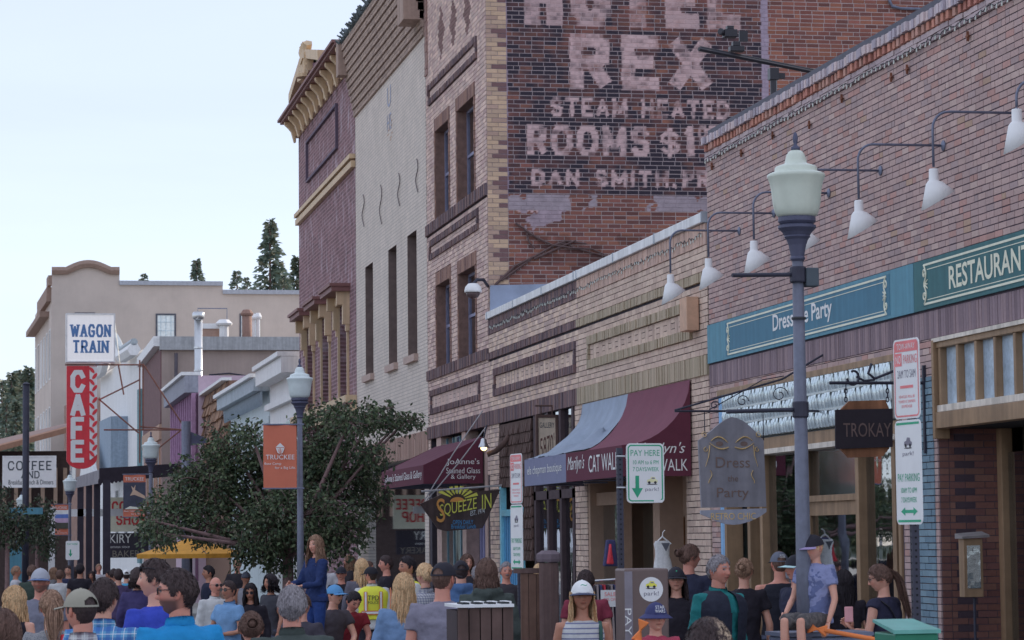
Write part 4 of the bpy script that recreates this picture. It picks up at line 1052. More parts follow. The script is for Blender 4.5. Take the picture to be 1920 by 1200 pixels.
# lime runs (efflorescence) as vertical pale streaks
mp = nt.nodes.new('ShaderNodeMapping'); mp.inputs['Scale'].default_value = (1, 2.0, .95); nt.links.new(tc.outputs['Object'], mp.inputs[0])
ns = nt.nodes.new('ShaderNodeTexNoise'); ns.inputs['Scale'].default_value = 1.3; ns.inputs['Detail'].default_value = 7; ns.inputs['Roughness'].default_value = .7; nt.links.new(mp.outputs[0], ns.inputs['Vector'])
rp = nt.nodes.new('ShaderNodeMapRange'); rp.inputs[1].default_value = .53; rp.inputs[2].default_value = .72; rp.inputs[3].default_value = 0; rp.inputs[4].default_value = .5; nt.links.new(ns.outputs['Fac'], rp.inputs[0])
src = b_.inputs['Base Color'].links[0].from_socket
ml = nt.nodes.new('ShaderNodeMix'); ml.data_type = 'RGBA'; ml.blend_type = 'MULTIPLY'; ml.inputs[0].default_value = 1
nt.links.new(src, ml.inputs[6]); nt.links.new(bt.outputs['Color'], ml.inputs[7])
m2 = nt.nodes.new('ShaderNodeMix'); m2.data_type = 'RGBA'; nt.links.new(rp.outputs[0], m2.inputs[0]); nt.links.new(ml.outputs[2], m2.inputs[6]); m2.inputs[7].default_value = (*P(168,164,186), 1)
nt.links.new(m2.outputs[2], b_.inputs['Base Color'])
M_YEL = mat('yellow_painted_trim', P(154,136,112), rough=.6, var=.12, scale=3, streak=.15)
M_MARO = mat('dark_red_trim', P(96,66,66), rough=.6, var=.1)
RW = []
for ua, ub, vt, vb in ((576.5,590,592,735),(605,620,572,725),(638,654,552,712)):
    RW.append((FY(ub), FY(ua)))
zr0, zr1 = 5.62, ztop(629, 565)-.25
RWH = [(a, b, zr0, zr1) for a, b in RW]
wall(FAC, RY0, RY1, 4.4, 14.4, RWH, n=0, reveal=.3).build('brick_wall', M_RED, redb)
MB().box(X0+.01, X0+.3, RY0, RY1, -1.5, 4.4).build('lower_wall', M_RED, redb)
for w in RWH:
    wf = MB(); FAC.box(wf, w[0], w[1], w[2], w[3], -.29, -.27); wo = wf.build('bricked_window', mat('window_infill', P(64,50,58), rough=.9, var=.3, scale=5, bump=.6, bscale=10), redb)
    mb = MB(); FAC.box(mb, w[0]-.10, w[0]-.001, zr0, zr1, -.2, .06); FAC.box(mb, w[1]+.001, w[1]+.10, zr0, zr1, -.2, .06); mb.build('window_trim', M_YEL, redb)
    mb = MB()
    for yy in (w[0]-.25, w[1]+.02):
        FAC.box(mb, yy, yy+.24, zr1-.62, zr1+.25, 0, .18); FAC.box(mb, yy+.02, yy+.22, zr1-.1, zr1+.25, .18, .34); FAC.box(mb, yy+.03, yy+.21, zr1-.8, zr1-.62, 0, .1)
    FAC.box(mb, w[0]-.01, w[1]+.02, zr1, zr1+.24, -.1, .14); mb.build('hood_bracket', M_YEL, redb)
    mb = MB(); FAC.box(mb, w[0]-.38, w[1]+.38, zr1+.25, zr1+.38, -.1, .5); FAC.box(mb, w[0]-.42, w[1]+.42, zr1+.38, zr1+.46, -.1, .56); mb.build('window_hood', M_MARO, redb)
mb = MB(); FAC.box(mb, RY0, RY1, 11.55, 11.72, 0, .12); FAC.box(mb, RY0, RY1, 11.78, 11.9, 0, .16); mb.build('belt_moulding', M_YEL, redb)
mb = MB(); FAC.box(mb, RY0, RY1, 5.05, 5.3, 0, .2); FAC.box(mb, RY0, RY1, 5.36, 5.55, 0, .3); mb.build('lower_cornice', M_YEL, redb)
mb = MB(); FAC.box(mb, RY0, RY1, 5.3, 5.36, 0, .27); mb.build('lower_cornice_band', M_MARO, redb)
pa, pb = FY(636), FY(580); mb = MB(); zp0, zp1 = 12.62, 13.75
for (a,b,c,d) in ((pa,pb,zp0-.07,zp0),(pa,pb,zp1,zp1+.07),(pa-.07,pa,zp0-.07,zp1+.07),(pb,pb+.07,zp0-.07,zp1+.07)): FAC.box(mb, a, b, c, d, 0, .08)
mb.build('sign_panel_frame', mat('slate_trim', P(74,66,84)), redb)
zk = 14.3
mb = MB(); FAC.box(mb, RY0, RY1+.1, zk+.02, zk+.47, -.3, .12); mb.build('frieze', M_YEL, redb)
nb = 12
for i in range(nb):
    y = RY0+.35+i*(RY1-RY0-.6)/(nb-1)
    pts = [FAC.pt(y-.16, zk-.18, .12), FAC.pt(y-.16, zk-.18, .18), FAC.pt(y-.16, zk-.02, .22), FAC.pt(y-.16, zk+.16, .27), FAC.pt(y-.16, zk+.27, .36), FAC.pt(y-.16, zk+.37, .47), FAC.pt(y-.16, zk+.47, .48), FAC.pt(y-.16, zk+.47, .12)]
    MB().prism(pts, (0,.22,0)).build('cornice_bracket', M_YEL, redb, bevel=.02)
for i in range(nb-1):
    y = RY0+.35+(i+.5)*(RY1-RY0-.6)/(nb-1); o = MB().lathe([(.12,0),(.12,.05),(.06,.09)], (0,0,0), 12).build('rosette', M_MARO, redb, local=True)
    o.location = Vector((X0-.12, y, zk+.25))-redb.location; o.rotation_euler = (0, -math.pi/2, 0)
mb = MB(); FAC.box(mb, RY0-.05, RY1+.35, zk+.474, zk+.54, -.3, .54); FAC.box(mb, RY0-.05, RY1+.42, zk+.543, zk+.62, -.3, .62); mb.build('cornice_slab', M_MARO, redb)
# gabled pediment on the parapet
gz = zk+.63; g0, g1 = FY(607,.45), FY(556,.45); gm = (g0+g1)/2; gp = F(578, 92, .45)[1]
MB().prism([(X0-.45,g0,gz),(X0-.45,g1,gz),(X0-.45,gm,gp-.4)], (.1,0,0)).build('pediment', mat('plum_pediment', P(92,66,82)), redb)
mb = MB()
for a, b in ((g0-.35, gm), (g1+.35, gm)):
    s_ = 1 if a < b else -1
    mb.hexa([(X0-.62,a,gz),(X0-.2,a,gz),(X0-.2,gm,gp-.25),(X0-.62,gm,gp-.25),(X0-.62,a-s_*.02,gz+.28),(X0-.2,a-s_*.02,gz+.28),(X0-.2,gm,gp+.0),(X0-.62,gm,gp+.0)])
mb.build('raking_cornice', M_YEL, redb)
mb = MB()
for k in range(13):
    w = math.pi*(k+.5)/13; r_ = .75 if abs(math.cos(w)) > .5 else 1.0
    mb.tube([(X0-.5, gm+.2*math.cos(w), gz+.2+.2*math.sin(w)), (X0-.53, gm+r_*math.cos(w)*1.5, gz+.2+r_*math.sin(w)*.95)], [.05,.14], 5)
mb.lathe([(.3,-.05),(.3,.05)], (X0-.5,gm,gz+.2), 12)
mb.build('sunburst_ornament', M_YEL, redb)
mb = MB()
for s_ in (-1, 1):
    e = g0-.2 if s_ < 0 else g1+.2
    mb.hexa([(X0-.35,e,gz),(X0+4.5,e,gz),(X0+4.5,gm,gp-.35),(X0-.35,gm,gp-.35),(X0-.35,e,gz+.1),(X0+4.5,e,gz+.1),(X0+4.5,gm,gp-.25),(X0-.35,gm,gp-.25)])
mb.build('gable_roof', mat('grey_green_roof', P(142,146,144), rough=.8), redb)
# ------------------------------------------------------------------ far end of the row
def far_building(name, label, ua, ya, ub, yb, vta, m, depth=12, sidem=None, z0=-3):
    """street front from pixel column ua at depth ya (near end) to ub at yb (far end); top read at ua,vta"""
    pa, pb = at(ua, 900, ya), at(ub, 900, yb); zt = at(ua, vta, ya).z
    d = Vector((pb.x-pa.x, pb.y-pa.y, 0)); L = d.length; d.normalize(); n = Vector((-d.y, d.x, 0))
    if n.x > 0: n = -n
    root = thing(name, label, 'building', (pa.x+5, (ya+yb)/2, zg((ya+yb)/2)))
    fr = Fr((pa.x, pa.y, 0), d, n)
    x1 = max(pa.x, pb.x)+depth
    MB().quad(fr.pt(0,z0), fr.pt(L,z0), fr.pt(L,zt), fr.pt(0,zt)).build('front_wall', m, root)
    mb = MB(); mb.quad((pa.x,ya,z0),(x1,ya,z0),(x1,ya,zt),(pa.x,ya,zt)); mb.build('side_wall', sidem or m, root)
    mb = MB(); mb.quad((pb.x,yb,z0),(x1,yb,z0),(x1,yb,zt),(pb.x,yb,zt)); mb.quad((x1,ya,z0),(x1,yb,z0),(x1,yb,zt),(x1,ya,zt)); mb.build('back_wall', sidem or m, root)
    MB().quad((pa.x,ya,zt-.3),(x1,ya,zt-.3),(x1,yb,zt-.3),(pb.x,yb,zt-.3)).build('roof', M_ROOF, root)
    return root, fr, L, zt
def fbox(fr, name, a0, a1, z0, z1, n0, n1, m, parent, bevel=0):
    mb = MB(); fr.box(mb, a0, a1, z0, z1, n0, n1); return mb.build(name, m, parent, bevel=bevel)
def fwin(fr, a0, a1, z0, z1, parent, mf, mg=None, t=.08):
    mb = MB()
    for (a,b,c,d) in ((a0,a0+t,z0,z1),(a1-t,a1,z0,z1),(a0+t,a1-t,z1-t,z1),(a0+t,a1-t,z0,z0+t)): fr.box(mb, a, b, c, d, -.01, .06)
    w = mb.build('window', mf, parent)
    mb = MB(); fr.box(mb, a0+t, a1-t, z0+t, z1-t, .002, .02); mb.build('pane', mg or mat('far_window_pane', P(120,150,168), rough=.1, spec=.8), w)
    return w
M_FWH = mat('white_painted_boards', P(178,186,192), rough=.7, var=.08, streak=.12)
M_FTEAL = mat('pale_teal_siding', P(142,158,168), rough=.7, var=.08, streak=.1)
M_FPUR = mat('lilac_boards', P(146,130,148), rough=.7, var=.08)
M_FPURD = mat('plum_boards', P(96,70,96), rough=.7, var=.1)
M_STUC = mat('taupe_stucco', P(124,114,112), rough=.9, var=.14, scale=.6, streak=.05, bump=.2)
M_FTAN = mat('tan_stucco', P(142,136,134), rough=.9, var=.14, scale=.35, streak=.02, bump=.2, bscale=8)
# G1 white building with carved lettering
b1, fr, L, zt = far_building('white_lettered_building', 'small white building with faint green lettering beside the purple brick building', 558, 83.0, 507, 91.0, 668, M_FWH)
fbox(fr, 'cornice', -.0, L, zt-.5, zt, 0, .5, M_FWH, b1); fbox(fr, 'cornice_edge', 0, L, zt+.01, zt+.16, -.1, .62, mat('pale_ridge', P(196,206,214)), b1)
text('HATMORE', fr.pt(L*.45, zt-2.3, .03), -fr.A, (0,0,1), L*.62, .8, mat('pale_green_letters', P(150,180,172)), b1)
fbox(fr, 'belt', 0, L, zt-1.35, zt-1.15, 0, .2, M_FWH, b1)
# G2 teal siding
b2, fr, L, zt = far_building('teal_clapboard_building', 'pale teal clapboard building with scalloped wooden cornice', 506, 91.2, 433, 105.5, 708, M_FTEAL)
for i in range(14): fbox(fr, 'clapboard', 0, L, zt-1.3-.24*(i+1), zt-1.3-.24*i-.02, 0, .035+.002*(i%2), M_FTEAL, b2)
fbox(fr, 'cornice', 0, L, zt-.45, zt, 0, .55, mat('teal_grey_cornice', P(128,142,156), var=.2, streak=.25), b2); fbox(fr, 'cornice_edge', 0, L, zt+.01, zt+.14, -.1, .7, MATS['pale_ridge'], b2)
mb = MB()
for i in range(46):
    a = i*L/46; mb.prism([fr.pt(a,zt-.46,.3), fr.pt(a+L/46*.9,zt-.46,.3), fr.pt(a+L/92*.9,zt-.95,.28)], -fr.N*.05)
mb.build('scalloped_trim', mat('teal_trim', P(112,128,144)), b2)['kind'] = 'stuff'
# G3 wooden shingle mansard
b3, fr, L, zt = far_building('shingled_building', 'narrow building clad in rough brown wood shingles', 430, 106.2, 381, 119.5, 713, mat('brown_board_wall', P(96,74,64), var=.2))
rng = random.Random(12); base_sh = None
M_SHK = [mat('brown_shake_%s' % n, c, rough=.95, var=.3, scale=2, streak=.3) for n, c in (('dark', P(86,66,58)), ('mid', P(108,84,70)), ('light', P(124,98,82)))]
for r_ in range(11):
    a = 0
    while a < L-.1:
        w = rng.uniform(.45,.95); w = min(w, L-a); z = zt-.05-r_*.42+rng.uniform(-.05,.05); t = rng.uniform(.12,.22)
        MB().hexa([fr.pt(a+.03,z-.5,.0), fr.pt(a+w-.03,z-.5,0), fr.pt(a+w-.03,z-.5,t), fr.pt(a+.03,z-.5,t), fr.pt(a+.03,z,0), fr.pt(a+w-.03,z,0), fr.pt(a+w-.03,z,.05), fr.pt(a+.03,z,.05)]).build('shingle', rng.choice(M_SHK), b3)
        a += w
fbox(fr, 'ridge_cap', 0, L, zt, zt+.12, -.1, .3, MATS['pale_ridge'], b3)
# G4 lilac building
b4, fr, L, zt = far_building('lilac_building', 'lilac painted building with plum batten frieze', 372, 118.0, 330, 132.0, 704, M_FPUR, sidem=M_FPUR)
fbox(fr, 'cornice', 0, L, zt-.75, zt, 0, .6, mat('grey_cornice', P(112,118,134), streak=.2), b4); fbox(fr, 'cornice_edge', 0, L, zt+.01, zt+.16, -.1, .75, MATS['pale_ridge'], b4)
fbox(fr, 'frieze', 0, L, zt-3.1, zt-.76, 0, .08, M_FPURD, b4)
for i in range(11): fbox(fr, 'batten', i*L/10.4, i*L/10.4+.3, zt-3.5-(i%2)*.5, zt-.77, .081, .3, mat('plum_batten', P(128,100,132)), b4)
fbox(fr, 'corner_board', -.0, .5, 0, zt-.8, .01, .12, M_FPURD, b4)
# G5 brown brick front with a big stucco side wall
b5, fr, L, zt = far_building('stucco_sided_building', 'brick fronted building with a tall plain taupe stucco side wall and metal parapet', 303, 134.0, 270, 150.5, 636, mat('brown_far_brick', P(116,92,88), rough=.9, var=.3, scale=3, bump=.3, bscale=5), depth=20, sidem=M_STUC)
pa_, pb_ = at(303, 640, 134), at(566, 640, 134)
MB().box(pa_.x-.1, pb_.x+3, 133.7, 134.3, zt-.55, zt+.12).build('metal_parapet', mat('grey_metal_coping', P(122,128,136), rough=.6, streak=.2), b5)
fbox(fr, 'front_coping', 0, L, zt-.35, zt+.15, 0, .4, MATS['pale_ridge'], b5); fbox(fr, 'dark_brick_band', 0, L, zt-4.2, zt-.4, 0, .06, mat('dark_far_brick', P(84,62,66), var=.3, scale=3), b5)
fbox(fr, 'stone_band', 0, L, zt-5.0, zt-4.25, 0, .12, mat('brown_stone_band', P(134,112,100)), b5)
for i in range(3): fwin(fr, 1.2+i*4.3, 3.6+i*4.3, zt-9.5, zt-5.4, b5, mat('ochre_sash', P(140,112,92)), mat('dark_pane', P(84,88,100), rough=.1))
p = at(330, 640, 133.8); q_ = at(330, 712, 133.8); MB().tube([(p.x,133.75,p.z-.6),(q_.x,133.75,q_.z)], .09, 8).build('downspout', mat('dark_downspout', P(66,64,74)), b5)
MB().tube([at(392,703,133.8), at(430,700,133.8), at(470,706,133.8), at(555,720,133.8)], .04, 5).build('cable', M_DARKM, b5)
# galvanised flue and roof gear
M_GALV = mat('galvanised_steel', (.62,.64,.66), rough=.28, var=.12, scale=3, metal=.85)
p0, p1 = at(372, 712, 131), at(372, 596, 131)
fl = thing('flue_pipe', 'tall shiny galvanised flue pipe standing in front of the taupe wall', 'flue', tuple(p0))
MB().tube([p0-Vector((0,0,6)), p1], .2, 14).build('pipe', M_GALV, fl, smooth=True)
MB().lathe([(.2,-.1),(.3,-.02),(.3,.22),(.24,.3),(.24,.02)], p1, 14).build('cap', M_GALV, fl, smooth=True)
for z in (p0.z+.4, (p0.z+p1.z)/2): MB().lathe([(.205,0),(.225,.02),(.225,.08),(.205,.1)], (p0.x,p0.y,z), 14).build('joint_band', M_GALV, fl)
p0, p1 = at(463, 640, 136), at(463, 590, 136)
fl = thing('brown_vent_stack', 'short rusty brown vent stack on the taupe building roof', 'flue', tuple(p0))
MB().tube([p0-Vector((0,0,1)), p1], .26, 10).build('pipe', mat('rusty_vent', P(104,82,76)), fl, smooth=True); MB().lathe([(.3,-.05),(.34,.05),(.2,.25),(.01,.28)], p1, 12).build('cap', MATS['rusty_vent'], fl)
for u, v0, w, h in ((420,634,.5,.65),(474,632,.28,.9),(484,634,.22,1.0)):
    p = at(u, v0, 137); r0 = thing('roof_vent', {420:'white mushroom roof vent between the two flues', 474:'tall white roof vent just right of the brown stack', 484:'thin white roof vent at the right of the vents'}[u], 'roof vent', tuple(p), 'roof vents on the taupe building')
    MB().tube([p-Vector((0,0,1)), p+Vector((0,0,h))], w*.5, 10).build('pipe', M_WHITE, r0); MB().lathe([(w*.8,0),(w*.9,.1),(w*.5,.3)], p+Vector((0,0,h)), 10).build('cap', M_WHITE, r0)
p = at(397, 634, 138); hv = thing('roof_unit', 'brown and white roof unit with a rail behind the flue pipe', 'roof unit', tuple(p))
MB().box(p.x-.75, p.x+.75, 137.5, 138.5, p.z-1, p.z+.45).build('casing', mat('brown_unit', P(128,106,98)), hv); MB().box(p.x-.8, p.x+.8, 137.45, 138.55, p.z+.45, p.z+.72).build('lid', M_WHITE, hv)
mb = MB(); mb.tube([(p.x-.75,137.5,p.z+.7),(p.x-.75,137.5,p.z+1.5),(p.x+.75,137.5,p.z+1.5),(p.x+.75,137.5,p.z+.7)], .03, 5); mb.build('rail', M_GREYM, hv)
# G6 white building with arched cornice and blue bay
b6, fr, L, zt = far_building('white_arched_building', 'white two storey building with arched cornice and blue bay window', 268, 151.0, 188, 176, 655, M_FWH)
V6 = [fr.pt(L*t, zt+ (1.3 if .28 < t < .72 else 0)*math.sin((t-.28)/.44*math.pi) if .28 < t < .72 else zt, .5) for t in np.linspace(0,1,25)]
for A_, B_ in zip(V6, V6[1:]): pass
mb = MB(); mb.tube(V6, .38, 6); mb.build('arched_cornice', M_FWH, b6)
mb = MB(); mb.tube([v_+Vector((0,0,.42)) for v_ in V6], .22, 6); mb.build('cornice_ridge', mat('grey_ridge', P(122,134,144)), b6)
fbox(fr, 'blue_bay', L*.32, L*.6, zt-6.4, zt-3.4, 0, 1.0, mat('sky_blue_boards', P(104,122,142), streak=.15), b6)
fbox(fr, 'teal_corner', 0.3, 1.6, zt-12, zt-2.2, 0, .15, mat('deep_teal_boards', P(74,106,116)), b6)
for i in range(4): fwin(fr, 2.4+i*5.2, 4.4+i*5.2, zt-11.5, zt-7.6, b6, M_FWH, mat('dark_pane', P(84,88,100), rough=.1))
MB().prism([fr.pt(L*.35,zt-7,1.6), fr.pt(L*.75,zt-7,1.6), fr.pt(L*.62,zt-4.4,1.6)], fr.N*.3).build('gable', M_FWH, b6)
b6b, fr, L, zt = far_building('brick_link_building', 'low brown brick building behind the red vertical sign', 186, 177, 120, 188, 745, mat('brown_link_brick', P(110,88,82), var=.25, scale=2), depth=5)
for i in range(3): fwin(fr, .8+i*3.2, 2.3+i*3.2, zt-5.5, zt-2.2, b6b, M_FWH, mat('dark_pane', P(84,88,100), rough=.1))
# G7 big tan stucco hotel
y7 = 190.0
tanh = thing('tan_stucco_hotel', 'large tan stucco hotel with curved tiled parapet at the far end of the street', 'building', tuple(at(300, 1000, y7)))
zt = at(130, 511, y7).z; zr = at(300, 531, y7).z; zrr = at(500, 548, y7).z
xa = at(97, 700, y7).x; xb = at(224, 700, y7).x; xc = at(418, 700, y7).x; xd = xc+16
top = []
for t in np.linspace(0, 1, 24):
    u = 97+(224-97)*t; v = 511 - (13 if .22 < t < .86 else 0)*max(0, math.sin((t-.22)/.64*math.pi)) if .22 < t < .86 else 511
    top.append(at(u, v, y7))
HW = [(at(292,600,y7).x, at(330,600,y7).x, at(300,626,y7).z-1, at(300,588,y7).z), (at(449,600,y7).x, at(488,600,y7).x, at(460,640,y7).z-.5, at(460,588,y7).z)]
poly = [Vector((xa,y7,-4))] + top + [Vector((xb,y7,zr)), Vector((xc,y7,zr)), Vector((xc,y7,zrr)), Vector((xd,y7,zrr)), Vector((xd,y7,-4))]
MB().prism(poly, (0,.4,0)).build('side_wall', M_FTAN, tanh)
for w in HW:
    frx = Fr((0,y7,0),(1,0,0),(0,-1,0)); wo = fwin(frx, w[0], w[1], w[2], w[3], tanh, mat('dark_sash', P(62,66,78)), mat('sky_pane', P(160,186,204), rough=.08, spec=.9), .12)
    mb = MB()
    for k in range(1, 4): frx.box(mb, w[0]+(w[1]-w[0])*k/4-.02, w[0]+(w[1]-w[0])*k/4+.02, w[2], w[3], .02, .05)
    for k in range(1, 4): frx.box(mb, w[0], w[1], w[2]+(w[3]-w[2])*k/4-.02, w[2]+(w[3]-w[2])*k/4+.02, .02, .045)
    mb.build('glazing_bars', mat('grey_bar', P(130,150,164)), wo)
frx = Fr((0,y7,0),(1,0,0),(0,-1,0)); fbox(frx, 'small_shutter', at(140,588,y7).x, at(178,588,y7).x, at(150,592,y7).z-.1, at(150,586,y7).z, 0, .1, MATS['dark_sash'], tanh)
MB().tube([p_+Vector((0,-.1,.12)) for p_ in top], .3, 6).build('tile_coping', mat('brown_roof_tile', P(108,92,86), var=.2), tanh)
mb = MB(); mb.box(xb, xc, y7-.2, y7+.5, zr-.15, zr+.15); mb.build('metal_coping', mat('blue_grey_coping', P(120,128,142)), tanh)
mb = MB(); mb.box(xc, xd, y7-.2, y7+.5, zrr-.15, zrr+.15); mb.build('metal_coping', MATS['blue_grey_coping'], tanh)
pb = at(66, 700, 212.0); ln = Vector((pb.x-xa, 212-y7, 0)); L7 = ln.length; fr7 = Fr((xa,y7,0), ln, Vector((-ln.y, ln.x, 0)))
MB().quad(fr7.pt(0,-4,.02), fr7.pt(L7,-4,.02), fr7.pt(L7,zt-1.2,.02), fr7.pt(0,zt-1.2,.02)).build('street_wall', M_FTAN, tanh)
mb = MB(); mb.quad((xd,y7,-4),(xd,212,-4),(xd,212,zrr),(xd,y7,zrr)); mb.quad((pb.x,212,-4),(xd,212,-4),(xd,212,zrr),(pb.x,212,zrr)); mb.build('back_wall', M_FTAN, tanh)
MB().quad((xa,y7+.4,zrr-.3),(xd,y7+.4,zrr-.3),(xd,212,zrr-.3),(pb.x,212,zrr-.3)).build('roof', M_ROOF, tanh)
mb = MB(); fr7.box(mb, 3, L7+.5, zt-2.9, zt-2.5, 0, .7); fr7.box(mb, 0.5, L7*.6, zt-2.0, zt-1.0, 0, .35); fr7.box(mb, 0, 2.5, zt-.9, zt-.2, 0, .25); mb.build('tiled_eaves', MATS['brown_roof_tile'], tanh)
for z in (zt-7.5, zt-13.0):
    for i in range(6): fwin(fr7, 1+i*3.7, 2.6+i*3.7, z, z+3.6, tanh, M_FWH, mat('pale_pane', P(190,206,216), rough=.1))
# timber balcony house at the far left
bl = thing('balcony_house', 'low house with sloping brown roof and dark balcony behind the coffee sign', 'house', tuple(at(40, 1000, 118)))
mb = MB(); mb.hexa([at(-60,858,112), at(130,806,112), at(130,800,124), at(-60,845,124), at(-60,850,112), at(132,798,112), at(132,792,124), at(-60,837,124)]); mb.build('roof', mat('brown_shingle_roof', P(92,76,76), var=.2), bl)
mb = MB(); mb.hexa([at(-60,862,111.8), at(132,810,111.8), at(132,806,112.1), at(-60,858,112.1), at(-60,852,111.8), at(132,800,111.8), at(132,797,112.1), at(-60,849,112.1)]); mb.build('eaves_board', mat('brown_eaves', P(112,84,70)), bl)
pA, pB = at(-60, 990, 116), at(130, 990, 116); MB().box(pA.x, pB.x, 116, 124, -2, at(40,846,116).z).build('wall', mat('dark_brown_wall', P(58,48,48), var=.3), bl)
for u in (8, 30, 55, 80, 104, 122): p = at(u, 930, 115.5); MB().box(p.x-.08, p.x+.08, 115.4, 115.6, p.z-1.0, p.z+1.2).build('balcony_post', mat('pale_brown_post', P(134,116,104)), bl)

# ------------------------------------------------------------------ arcade of posts and dark awning, hanging signs
ar = thing('covered_walk', 'black scalloped walkway roof on dark posts below the red vertical sign', 'canopy', tuple(at(240, 1050, 84)))
mb = MB()
A0, A1, A2 = at(140, 908, 92), at(196, 882, 80), at(352, 872, 80)
mb.hexa([at(186,905,80), at(350,880,80), at(420,885,92), at(186,905,92), at(186,878,80), at(350,868,80), at(420,870,92), at(186,878,92)]); mb.build('canopy', mat('black_canvas', P(38,34,44), rough=.9), ar)
mb = MB()
for i in range(22):
    u = 188+i*7.4; v = 903-i*1.15; p = at(u, v, 79.95); mb.lathe([(.07,-.02),(.07,.02)], (0,0,0), 10); k = len(mb.v)-20
    for j in range(k, len(mb.v)): q = mb.v[j]; mb.v[j] = (p.x+q[0]*.9, p.y+q[2], p.z+q[1]*1.6)
mb.build('scalloped_edge', MATS['black_canvas'], ar)['kind'] = 'stuff'
mb = MB(); mb.hexa([at(142,915,88), at(188,906,80), at(189,906,80.1), at(143,915,88.1), at(142,895,88), at(188,880,80), at(189,880,80.1), at(143,895,88.1)]); mb.build('grey_end_valance', mat('grey_slats', P(108,108,118), streak=.3), ar)
for u, y, w in ((151,88,.2),(167,85,.19),(182,82.5,.19),(200,80,.22)):
    p = at(u, 900, y); MB().box(p.x-w/2, p.x+w/2, y-w/2, y+w/2, zg(y), p.z).build('post', mat('dark_timber_post', P(44,42,54), var=.2), ar)
mb = MB(); a_, b_ = at(90, 962, 88), at(300, 958, 88); mb.box(a_.x, b_.x, 87.9, 88.1, a_.z-.12, a_.z+.12); mb.build('white_beam', M_FWH, ar)
def board(name, label, cat, u0, v0, u1, v1, Y, m, th=.08, edge=None):
    p, q = at(u0, v1, Y), at(u1, v0, Y)
    root = thing(name, label, cat, ((p.x+q.x)/2, Y, p.z))
    MB().box(p.x, q.x, Y, Y+th, p.z, q.z).build('board', m, root)
    if edge:
        mb = MB(); t = .05
        for (a,b,c,d) in ((p.x-t,p.x,p.z-t,q.z+t),(q.x,q.x+t,p.z-t,q.z+t),(p.x,q.x,q.z,q.z+t),(p.x,q.x,p.z-t,p.z)): mb.box(a, b, Y-.02, Y+th+.02, c, d)
        mb.build('frame', edge, root)
    def tx(body, uc, vc, wpx, hpx, mm, slab=False, **kw):
        s_ = at(uc+wpx/2, vc, Y-.01).x-at(uc-wpx/2, vc, Y-.01).x; h_ = at(uc, vc-hpx/2, Y).z-at(uc, vc+hpx/2, Y).z
        f_ = slab_text if slab else text
        return f_(body, at(uc, vc, Y-.004), (1,0,0), (0,0,1), s_, h_, mm, root, **kw)
    return root, tx
M_INK = mat('dark_sign_ink', P(52,60,68), rough=.7); M_REDI = mat('red_sign_ink', P(166,52,56), rough=.6); M_BLUEI = mat('blue_sign_ink', P(62,98,148), rough=.6)
M_OFFW = mat('off_white_sign', P(206,208,204), rough=.6, var=.06)
r_, tx = board('coffee_board_sign', 'white wooden coffee sign hanging at the far left behind a dark pole', 'sign', 7, 857, 103, 912, 96, M_OFFW, edge=mat('pale_frame', P(180,182,180)))
tx('COFFEE', 56, 873, 82, 15, M_INK, True, t=.16); tx('AND', 57, 890, 34, 12, M_INK, True, t=.16); tx('Breakfast Lunch & Dinners', 58, 904, 84, 9, M_INK)
r_, tx = board('coffee_shop_sign', 'beige coffee shop sign with red lettering under the dark canopy', 'sign', 205, 932, 290, 997, 92, mat('beige_sign', P(176,172,158), var=.08))
tx('COFFEE', 248, 950, 76, 17, M_REDI, True, t=.2); tx('SHOP', 246, 974, 56, 17, M_REDI, True, t=.2)
r_, tx = board('bakery_sign', 'dark bakery sign board below the beige coffee shop sign', 'sign', 203, 999, 280, 1046, 92.5, mat('black_sign', P(44,42,54), var=.1))
tx('KIRY', 226, 1010, 40, 16, M_OFFW); tx('famous since', 224, 1025, 38, 5, M_OFFW); tx('BAKERY', 242, 1038, 62, 12, mat('dim_gold_ink', P(106,104,100)))
# red vertical sign with white box on top
CYF = 88.0
cs = thing('cafe_sign', 'tall red vertical cafe sign with white leaf braid and rounded foot', 'sign', tuple(at(152, 878, CYF)))
pts = [at(125,686,CYF), at(182,686,CYF), at(182,858,CYF)] + [at(153+29*math.cos(w), 858+21*math.sin(w), CYF) for w in np.linspace(.1, math.pi-.1, 12)] + [at(125,858,CYF)]
MB().prism(pts, (0,.3,0)).build('board', mat('red_sign_enamel', P(176,40,52), rough=.4, var=.12, streak=.1), cs)
w_ = lambda a, v: at(a, v, CYF-.004)
for ch, v0, v1 in (('C',698,732),('A',742,777),('F',786,821),('E',829,863)):
    s_ = w_(160,v0).x-w_(132,v0).x; slab_text(ch, at(146, (v0+v1)/2, CYF-.006), (1,0,0), (0,0,1), s_*.92, w_(0,v0).z-w_(0,v1).z, M_OFFW, cs, t=.26, serif=False)
MB().prism([at(168,687,CYF-.006), at(182,687,CYF-.006), at(182,852,CYF-.006), at(170,862,CYF-.006), at(168,862,CYF-.006)], (0,-.01,0)).build('white_strip', M_OFFW, cs)
mb = MB()
for k in range(15):
    v = 694+k*11.2; s_ = 1 if k % 2 else -1; n_ = 8; ring = []
    for i in range(n_*2):
        t = i/(n_*2)*2*math.pi; a = 7.0*math.cos(t); b = 3.0*math.sin(t); an = s_*.9
        ring.append(at(175+s_*2.6+a*math.cos(an)-b*math.sin(an)*1, v-(a*math.sin(an)+b*math.cos(an)), CYF-.02))
    mb.prism(ring, (0,-.008-.001*(k%3),0))
mb.build('leaf_braid', MATS['red_sign_enamel'], cs)
wt = thing('wagon_sign', 'square white box sign with blue western lettering above the red sign', 'sign', tuple(at(170, 684, CYF)))
